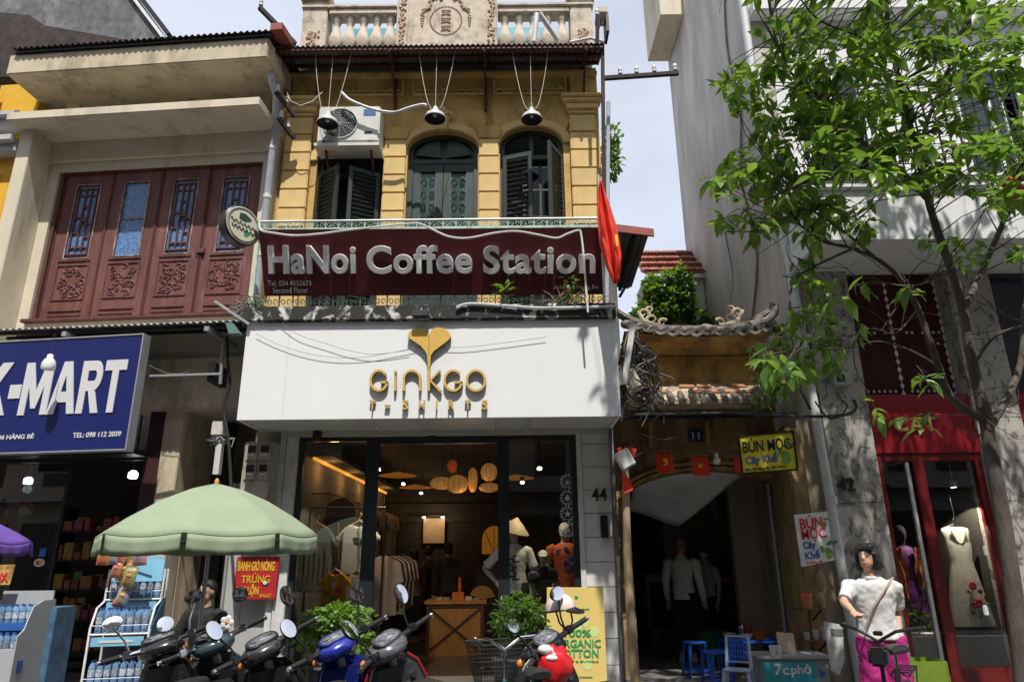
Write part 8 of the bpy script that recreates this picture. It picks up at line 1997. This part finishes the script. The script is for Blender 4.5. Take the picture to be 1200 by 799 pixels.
# small wall shelves by the gate with jars
for k,(x,y) in enumerate(((945,712),(952,748))):
 p = P(x,y,8.7); sh = thing('wall_shelf',['upper small shelf with an orange jar on the gate pier','lower small dark shelf with cups on the gate pier'][k],'shelf',p); MB().box(p.x - .14,p.x + .16,8.52,8.799,p.z - .012,p.z).build('board',m_wooddk,sh); MB().bar((p.x + .1,8.54,p.z - .014),(p.x + .1,8.79,p.z - .14),.015,.015).build('bracket',m_black,sh)
 if k == 0:
  j = thing('orange_jar','jar with an orange lid and brush on the upper small shelf','jar',(p.x - .02,8.62,p.z)); MB().lathe([(.06,0),(.065,.13)],(p.x - .02,8.62,p.z),14).build('glass',mat('amber_jar',(.35,.15,.05),.2),j,smooth=40); MB().lathe([(.07,.131),(.07,.165)],(p.x - .02,8.62,p.z),14).build('lid',mat('orange_lid',(.62,.10,.02),.4),j,smooth=40)
 else:
  for i in range(3): MB().lathe([(.03,0),(.035,.08 + .03 * i)],(p.x - .08 + .1 * i,8.65,p.z),12).build('shelf_cup',m_steel,label='dull metal cup on the lower small shelf',cat='cup',group='cups on the lower shelf',smooth=40)
for k,y in enumerate((680,705)): p = P(962,y,8.72); MB().sphere(p,(.055,.05,.12),12,8).build('gourd',mat('dried_gourd',(.34,.24,.12),.7),label='dried gourd hanging beside the white downpipe',cat='gourd',group='dried gourds by the downpipe',smooth=True)
q = P(981,760,7.9); nb = thing('newspaper_bag','white paper bag with newspaper hanging beside the woman','bag',q); MB().prism([P(x,y,7.9) for x,y in ((967,728),(988,732),(990,775),(984,792),(976,786))],(0,.06,0)).build('bag',mat('newsprint',(.52,.52,.50),.8,var=.2,scale=12),nb,bevel=.01); MB().prism([P(x,y,7.895) for x,y in ((973,736),(988,737),(988,745),(974,744))],(0,.004,0)).build('print',mat('newsprint_dark',(.12,.16,.14),.8),nb)
MB().tube([P(978,730,7.93),P(981,715,8.7)],.004,4).build('string',m_cable,nb)

# ------------------------------------------------------------------ people
wrk = bpy.data.textures.new('wrinkle','CLOUDS'); wrk.noise_scale = .09; wrk.noise_depth = 2
def remeshed(mb,name,m,parent,vox=.011,sm=6,wr=0):
 o = mb.build(name,m,parent,smooth=False)
 md = o.modifiers.new('join','REMESH'); md.mode = 'VOXEL'; md.voxel_size = vox; md.use_smooth_shade = True
 s = o.modifiers.new('smooth','SMOOTH'); s.iterations = sm; s.factor = .5
 if wr: d = o.modifiers.new('wrinkles','DISPLACE'); d.texture = wrk; d.strength = wr; d.mid_level = .5
 return o
def ring(c,rx,ry,n=16,T=None,tilt=0):
 return [V((c[0] + rx * math.cos(2 * PI * k / n),c[1] + ry * math.sin(2 * PI * k / n),c[2])) for k in range(n)]
def human(lab,loc,head,H=1.62,skin=None,top=(m_print_w,.56,'short'),bottom=None,hair='short',arms=None,seated=False,look=(0,0),cat='person',name='person',face=True,dress=None,female=True,zoff=0,hat=None,wr=.018,group=None,hairm=None):
 """local frame: x right, y forward, z up; arms = {'L': (elbow, wrist), 'R': ...} in units of height"""
 r_ = thing(name,lab,cat,loc,R(head),group); T = WM[r_.name] @ Matrix.Scale(H,4); sk = skin or m_skin
 pz_ = .52 if not seated else .30; dz = pz_ - .52
 sw = .112 if female else .128; hw = .058
 sh = {s: V((k * sw,0,.796 + dz)) for s,k in (('L',-1),('R',1))}
 J = {}
 for s,k in (('L',-1),('R',1)):
  J[s] = [sh[s],V((k * (sw + .03),-.015,.64 + dz)),V((k * (sw + .035),.03,.49 + dz))]
 if arms:
  for s,(e,w_) in arms.items(): J[s] = [sh[s],V(e),V(w_)]
 legs = {}
 for s,k in (('L',-1),('R',1)):
  hip = V((k * hw,0,pz_))
  legs[s] = [hip,V((k * .058,.0,.285)),V((k * .055,-.015,.045))] if not seated else [hip,V((k * .09,.25,.31)),V((k * .085,.23,.045))]
 b = MB(T)
 # torso
 tz = [(.50,.082,.058),(.55,.088,.062),(.62,.072,.052),(.70,.082,.056),(.77,.095,.056),(.812,.080,.048),(.835,.045,.038)]
 b.loft([ring((0,0,z + dz),rx,ry) for z,rx,ry in tz])
 b.tube([(0,-.004,.82 + dz),(0,.004,.885 + dz)],[.034,.031],12)
 for s,k in (('L',-1),('R',1)):
  S_,E_,W_ = J[s]
  b.tube([S_ + V((-k * .03,0,.0)),S_,S_.lerp(E_,.5),E_,E_.lerp(W_,.3),W_],[.034,.033,.027,.023,.023,.016],12)
  # hand: palm, four fingers and a thumb
  d = (W_ - E_).normalized(); side = V((-k,0,0)); side = (side - d * side.dot(d)).normalized(); nrm_ = d.cross(side)
  pc = W_ + d * .026
  b.obox(pc,side * .0215,nrm_ * .0085,d * .028)
  for i,(o_,ln) in enumerate(((-.017,.036),(-.006,.042),(.006,.040),(.017,.031))):
   p0_ = W_ + d * .050 + side * o_; p1_ = p0_ + d * ln * .5 + nrm_ * .006; p2_ = p1_ + d * ln * .42 + nrm_ * .016; b.tube([p0_,p1_,p2_],[.0062,.0058,.0046],8)
  t0_ = W_ + d * .014 + side * .018; b.tube([t0_,t0_ + side * .016 + d * .014 + nrm_ * .004,t0_ + side * .019 + d * .034 + nrm_ * .010],[.008,.007,.005],8)
  A,K,F_ = legs[s]
  b.tube([A + V((0,0,.02)),A.lerp(K,.35),K,K.lerp(F_,.3),F_],[.056,.050,.034,.036,.021],12)
  b.obox(F_ + V((0,.035,-.028)),V((.024,0,0)),V((0,.062,0)),V((0,0,.015)))
 # head with jaw, nose and ears
 hc = V((0,.010,.937 + dz)); LT = Matrix.Translation(hc) @ Matrix.Rotation(R(look[0]),4,'Z') @ Matrix.Rotation(R(look[1]),4,'X')
 hb_ = MB(T @ LT)
 b2 = MB(T @ LT); b2.sphere((0,-.006,.012),(.046,.055,.053),16,12); b2.sphere((0,.014,-.028),(.034,.036,.036),14,10); b2.sphere((0,.030,-.052),(.017,.014,.013),10,8)
 b2.tube([(0,.046,.012),(0,.058,-.014),(0,.050,-.020)],[.006,.0095,.008],8); b2.sphere((0,.046,-.035),(.014,.007,.006),8,6)
 for k in (-1,1): b2.sphere((k * .046,-.004,-.004),(.006,.011,.017),8,6)
 b.v += b2.v; off = len(b.v) - len(b2.v); b.f += [[i + off for i in q] for q in b2.f]
 remeshed(b,'body',sk,r_,.0125 if H > 1.2 else .01,4)
 if face:
  for k in (-1,1):
   MB(T @ LT).sphere((k * .018,.0445,.004),(.0065,.004,.003),10,6).build('eye',m_print_w,r_,smooth=True); MB(T @ LT).sphere((k * .018,.0470,.004),(.0036,.003,.0032),8,6).build('iris',m_hair,r_,smooth=True)
   MB(T @ LT).tube([(k * .008,.050,.016),(k * .018,.0505,.019),(k * .029,.044,.016)],.0026,5).build('eyebrow',m_hair,r_)
  MB(T @ LT).sphere((0,.0505,-.036),(.013,.005,.0042),10,6).build('lips',mat('lip',(.36,.12,.10),.5),r_,smooth=True)
 hm = hairm or m_hair
 if hair:
  h_ = MB(T @ LT)
  h_.sphere((0,-.012,.020),(.051,.058,.055),18,12)
  if hair == 'bob':
   h_.loft([ring((0,-.018,z),rx,ry,16) for z,rx,ry in ((.03,.053,.050),(-.01,.055,.046),(-.045,.053,.040),(-.060,.047,.034))]); h_.sphere((0,.034,.042),(.040,.016,.016),12,8); [h_.tube([(k * .012,.0,.07),(k * .0125,.045,.05),(k * .0135,.049,.034 - .004 * (k % 2))],[.012,.011,.005],6) for k in range(-3,4)]; [h_.tube([(s * .05,.018 - .012 * k,.02),(s * .054,.014 - .012 * k,-.02),(s * .05,.010 - .012 * k,-.062 - .006 * (k % 2))],[.010,.011,.004],6) for s in (-1,1) for k in range(4)]
  elif hair == 'short': h_.sphere((0,-.022,-.008),(.047,.046,.044),14,10); h_.sphere((0,.030,.046),(.034,.014,.012),10,6)
  elif hair == 'bun': h_.sphere((0,-.062,.0),(.026,.026,.026),12,8)
  remeshed(h_,'hair',hm,r_,.008,3,.02) if hair != 'thin' else None
  if hair == 'thin':
   t_ = MB(T @ LT); t_.loft([ring((0,-.010,z),rx,ry,18) for z,rx,ry in ((-.03,.044,.050),(-.01,.0495,.056),(.012,.050,.058),(.025,.047,.055))],False); t_.build('hair',mat('grey_hair',(.12,.11,.10),.6),r_,smooth=True)
 # clothes
 if top:
  m_,hem,sl_ = top; g = .014; c = MB(T)
  tzz = [(hem,.096 + g,.070 + g)] + [(z,rx + g * 1.1,ry + g) for z,rx,ry in tz if z > hem + .02 and z < .82] + [(.828,.062,.046),(.845,.036,.036)]
  c.loft([ring((0,0,z + dz),rx,ry,18) for z,rx,ry in tzz])
  for s,k in (('L',-1),('R',1)):
   S_,E_,W_ = J[s]
   if sl_ == 'long': c.tube([S_ + V((-k * .03,0,.005)),S_ + V((0,0,.005)),E_,W_],[.044,.044,.034,.026],12)
   elif sl_ == 'short': c.tube([S_ + V((-k * .03,0,.005)),S_ + V((0,0,.0)),S_.lerp(E_,.55),S_.lerp(E_,.85)],[.034,.037,.036,.040],12)
  remeshed(c,'shirt',m_,r_,.0125,5,wr)
  if name == 'person': MB(T).tube([(.034 * math.cos(t),.004 + .036 * math.sin(t),.846 + dz - .012 * math.sin(t)) for t in [2 * PI * i / 20 for i in range(20)]],.009,6,closed=True).build('collar',m_,r_,smooth=True)
 if bottom:
  m_,wd = bottom; c = MB(T); c.loft([ring((0,0,z + dz),rx + .012,ry + .012) for z,rx,ry in tz[:3]] )
  for s in 'LR':
   A,K,F_ = legs[s]; c.tube([A + V((0,0,.03)),A.lerp(K,.3),K,K.lerp(F_,.8)],[.062,.060,.05 * wd,.046 * wd],12)
  remeshed(c,'trousers',m_,r_,.0125,5,wr)
 if dress:
  m_,hem,wide = dress; c = MB(T); c.loft([ring((0,0,z + dz),rx,ry,20) for z,rx,ry in [(hem,wide,wide * .7),(.50,.105,.078),(.62,.088,.066),(.70,.095,.07),(.77,.108,.07),(.82,.09,.058),(.845,.045,.04)]])
  for s,k in (('L',-1),('R',1)): S_,E_,W_ = J[s]; c.tube([S_ + V((-k * .03,0,.005)),S_,S_.lerp(E_,.5)],[.044,.043,.04],12)
  remeshed(c,'dress',m_,r_,.0125,4,wr)
 return r_,T,LT
m_wsh = mat('white_textured_shirt',(.60,.60,.59),.85,var=.05,scale=10,bump=.15,bscale=90)
m_mag = mat('magenta_trousers',(.34,.008,.15),.6,var=.1,scale=6)
m_blk = mat('black_cloth',(.012,.012,.013),.85,var=.2)
# woman by the bicycle
WYp = 6.15; wq = P(1024,700,WYp)
hd = 160
wr_loc = V((wq.x,WYp,0))
Wm = Matrix.Translation(wr_loc) @ Matrix.Rotation(R(hd),4,'Z'); Wi = Wm.inverted()
def loc_(x,y,Y): return (Wi @ P(x,y,Y)) / 1.60
# her right arm is at the left of the picture, her left arm hangs
root_w,T_,LT_ = human('woman in white shirt and magenta trousers standing behind the black bicycle',wr_loc,hd,1.60,top=(m_wsh,.535,'short'),bottom=(m_mag,1.5),hair='bob',look=(-32,10),
      arms={'R': (loc_(989,706,6.1),loc_(1001,718,5.88)),'L': (loc_(1050,716,6.2),loc_(1055,743,6.1))},wr=.034)
MB(T_).tube([(-.105,.005,.835),(-.05,.072,.78),(.03,.088,.68),(.075,.088,.585)],.006,6).build('bag_strap',mat('beige_strap',(.36,.28,.20),.6),root_w,smooth=True)
# man and woman talking in the alley
mq = PZ(808,776,FLR)
human('grey haired man in white shirt and black trousers seen from behind',(mq.x,mq.y,FLR),-35,1.70,top=(m_wsh,.50,'long'),bottom=(m_blk,1.15),hair='thin',face=True,female=False,wr=.012,look=(0,0))
wq2 = PZ(826,771,FLR)
human('woman in pale top and dark shorts facing the man in the alley',(wq2.x + .16,wq2.y + .1,FLR),120,1.58,top=(mat('pale_blouse',(.42,.42,.43),.85),.54,'short'),dress=None,bottom=(m_blk,1.0),hair='bun',wr=.012)
# seated stall keeper behind the scooters
sq = P(243,700,7.5); s_r = human('person in black clothes sitting in the shade under the green parasol',(sq.x,7.5,.06),165,1.62,top=(m_blk,.52,'long'),bottom=(m_blk,1.1),hair='short',seated=True,arms={'L': ((-.16,.06,.44),(-.05,.20,.36)),'R': ((.16,.06,.44),(.05,.20,.36))},wr=.012)
st_ = thing('low_stool','low dark stool under the seated person in black','stool',(sq.x,7.52,0)); MB().box(sq.x - .17,sq.x + .17,7.35,7.68,.36,.42).build('seat',m_blk,st_,bevel=.01)
for sx in (-.14,.14):
 for y in (7.38,7.65): MB().box(sq.x + sx - .02,sq.x + sx + .02,y - .02,y + .02,0,.36).build('leg',m_blk,st_)
# shoppers inside
for k,(x,Y,hd_,lb_,c) in enumerate(((525,12.6,10,'shopper in dark jacket standing behind the pine counter',(.03,.028,.026)),(502,13.3,-30,'shopper with tied black hair behind the other customer',(.08,.05,.045)),(484,12.8,40,'shopper in brown top at the back of the clothes shop',(.10,.07,.05)))):
 q = P(x,690,Y); human(lb_,(q.x,Y,SFL),hd_,1.66 - .05 * k,top=(mat('shopper_cloth_%s' % 'abc'[k],c,.9),.50,'long'),bottom=(m_blk,1.1),hair='bun' if k == 1 else 'short',wr=.01)

# ------------------------------------------------------------------ mannequins and dresses
m_man = mat('mannequin_grey',(.42,.41,.38),.4,var=.03)
def plinth(x,Y,z,w_=.25): return MB().box(x - w_,x + w_,Y - .2,Y + .2,SFL,z).build('display_plinth',m_darkwall,label='dark display plinth under a shop window mannequin',cat='plinth',group='mannequin plinths',bevel=.006)
q = P(603,660,9.55); zt = P(603,614,9.55).z; H1 = 1.66; zb_ = zt - H1
plinth(q.x,9.55,zb_)
r1,T1,L1 = human('pale mannequin in white T-shirt and conical hat behind the right shop window',(q.x,9.55,zb_),172,H1,skin=m_man,top=(m_cw,.47,'short'),bottom=(m_ck,1.1),hair=None,face=False,name='mannequin',cat='mannequin',arms={'R': ((.25,-.02,.66),(.13,.06,.55)),'L': ((-.165,-.01,.64),(-.165,.02,.49))},look=(-25,0))
hq = T1 @ L1 @ V((0,-.01,.03)); ch = thing('conical_hat','woven conical hat worn by the white shirted mannequin','hat',hq)
HT = Matrix.Translation(hq) @ Matrix.Rotation(R(14),4,'Y') @ Matrix.Rotation(R(10),4,'X'); MB(HT).lathe([(.004,.15),(.10,.07),(.205,-.035),(.207,-.045),(.10,.055),(.004,.14)],n=28).build('cone',mat('straw_hat',(.50,.40,.26),.7,var=.12,scale=20),ch,smooth=50)
MB(HT).tube([(-.08,0,.03),(-.07,-.05,-.15),(0,-.06,-.2),(.07,-.05,-.15),(.08,0,.03)],.012,6).build('ribbon',mat('red_ribbon',(.35,.02,.04),.6),ch)
for i in range(9):
 MB(T1).obox((random.uniform(-.02,.0) + .02 * (i % 2),.078,.755 - .022 * i),(.014 + .008 * (i % 3),0,0),(0,.004,0),(0,0,.007)).build('print',m_print_k,r1)
q = P(637,690,9.42); zt = P(637,646,9.42).z; H2 = 1.15; zb_ = zt - H2; plinth(q.x,9.42,zb_)
r2,T2,L2 = human('small mannequin in black T-shirt and white cap behind the right shop window',(q.x,9.42,zb_),180,H2,skin=m_man,top=(m_ck,.50,'short'),bottom=(m_ck,1.1),hair=None,face=False,name='mannequin',cat='mannequin')
hq = T2 @ L2 @ V((0,0,.02)); cpx_ = thing('baseball_hat','white baseball cap on the small mannequin','cap',hq); HT = Matrix.Translation(hq) @ Matrix.Rotation(R(180),4,'Z')
MB(HT).loft([[V((.066 * math.sin(t) * math.cos(2 * PI * k / 18),.075 * math.sin(t) * math.sin(2 * PI * k / 18),.07 * math.cos(t))) for k in range(18)] for t in [.03 + 1.5 * i / 7 for i in range(8)]]).build('crown',m_cw,cpx_,smooth=60); MB(HT).prism([(-.05,.06,0),(-.04,.12,-.012),(0,.135,-.014),(.04,.12,-.012),(.05,.06,0)],(0,0,.006)).build('peak',m_cw,cpx_)
q = P(663,670,9.6); zt = P(661,612,9.6).z; H3 = 1.70; zb_ = zt - H3; plinth(q.x,9.6,zb_)
m_or = mat('rust_orange_dress',(.36,.07,.015),.8,var=.1); r3,T3,L3 = human('mannequin in rust orange dress with blue flowers behind the right shop window',(q.x,9.6,zb_),175,H3,skin=m_man,top=None,hair=None,face=False,name='mannequin',cat='mannequin',dress=(m_or,.30,.15),look=(-20,0))
random.seed(91)
for i in range(11):
 zz = random.uniform(.42,.80); xx = random.uniform(-.075,.075); s = MB(T3)
 for k in range(5): t = 2 * PI * k / 5; s.sphere((xx + .012 * math.cos(t),.070 + .025 * (1 - abs(xx) / .09) - (.02 if zz > .7 else 0),zz + .012 * math.sin(t)),(.009,.006,.009),8,5)
 s.build('flower_print',mat('print_indigo',(.04,.05,.22),.8),r3,smooth=True)

# boutique: white dress with red flowers, purple dress with scarf
dY = 9.25; a = P(1118,617,dY); hgt = a.z - P(1131,733,dY).z
wd_ = thing('white_dress','white sleeveless dress with red embroidered flowers hanging behind the boutique glass','dress',(a.x,dY,a.z - hgt))
rg = []
for f_,w_,d_ in ((0,.085,.02),(.015,.17,.035),(.05,.185,.05),(.12,.165,.06),(.22,.175,.075),(.34,.150,.07),(.40,.155,.075),(.60,.20,.09),(.80,.245,.10),(1.0,.285,.11)):
 n = 40; rg.append([(a.x + w_ * math.cos(2 * PI * k / n) * (1 + .03 * math.sin(7 * 2 * PI * k / n) * f_),dY + d_ * math.sin(2 * PI * k / n) * (1 + .16 * math.sin(11 * 2 * PI * k / n + 1) * f_),a.z - hgt * f_) for k in range(n)])
MB().loft(rg,False).build('fabric',mat('ivory_silk',(.62,.60,.54),.45,var=.05,scale=6,bump=.2,bscale=12),wd_,smooth=70)
MB().tube([(a.x - .09 + .18 * i / 8,dY - .065,a.z - .05 - .16 * math.sin(PI * i / 8)) for i in range(9)],.012,6).build('cowl',mat('ivory_silk',(.6,.6,.5)),wd_,smooth=True)
MB().tube([(a.x - .15,dY,a.z - .02),(a.x,dY,a.z + .03),(a.x + .15,dY,a.z - .02)],.012,6).tube([(a.x,dY,a.z + .03),(a.x,dY,a.z + .09),(a.x + .03,dY,a.z + .12),(a.x,dY,dz1 + .1)],.004,5).build('hanger',m_black,wd_)
for fx,fy,s in ((.02,.60,1.2),(.10,.66,.7),(.05,.77,1.2),(.00,.79,1.0),(.16,.72,.7),(-.05,.66,.5),(.11,.83,.6)):
 c = V((a.x + fx,dY - .10 - .02 * fy,a.z - hgt * fy)); b = MB()
 for k in range(6): t = 2 * PI * k / 6; b.sphere(c + V((.025 * s * math.cos(t),0,.025 * s * math.sin(t))),(.02 * s,.008,.018 * s),8,6)
 b.build('red_flower',mat('embroidery_red',(.48,.02,.03),.7),wd_,smooth=True)
vs,fs = leaf_mesh('l',.06,.02,None,.2); b = MB()
for k in range(34): c = V((a.x + random.uniform(-.10,.20),dY - .118,a.z - hgt * random.uniform(.52,.90))); leaf_at(b,vs,fs,c,V((random.uniform(-1,1),-.1,random.uniform(-1,1))),random.uniform(.6,1.2),0)
b.build('green_embroidery',mat('embroidery_green',(.03,.08,.03),.8),wd_,recalc=False)
q = P(1065,690,9.5); zt = P(1063,615,9.5).z; r4,T4,L4 = human('headless-looking dark mannequin in purple dress and red scarf behind the boutique glass',(q.x,9.5,zt - 1.72),178,1.72,skin=m_blk,hair=None,face=False,top=None,name='mannequin',cat='mannequin',dress=(mat('purple_velvet',(.13,.012,.17),.6,var=.15),.28,.12))
r4['label'] = 'dark mannequin in purple dress and red scarf behind the boutique glass'
MB().box(q.x - .2,q.x + .2,9.3,9.7,.06,zt - 1.72 + .01).build('boutique_plinth',m_darkwall,label='dark plinth under the purple dress mannequin',cat='plinth')
for s in (-1,1):
 MB(T4).grid(lambda u_,v_: V((s * (.035 + .085 * u_ + .01 * math.sin(9 * v_)),.085 + .012 * math.sin(12 * u_ + 5 * v_),.83 - .36 * v_ * (1 if s > 0 else .8))),8,12).build('scarf',mat('silk_scarf_red',(.55,.04,.03),.5,var=.6,scale=7,col2=(.60,.25,.05)),r4,smooth=80)
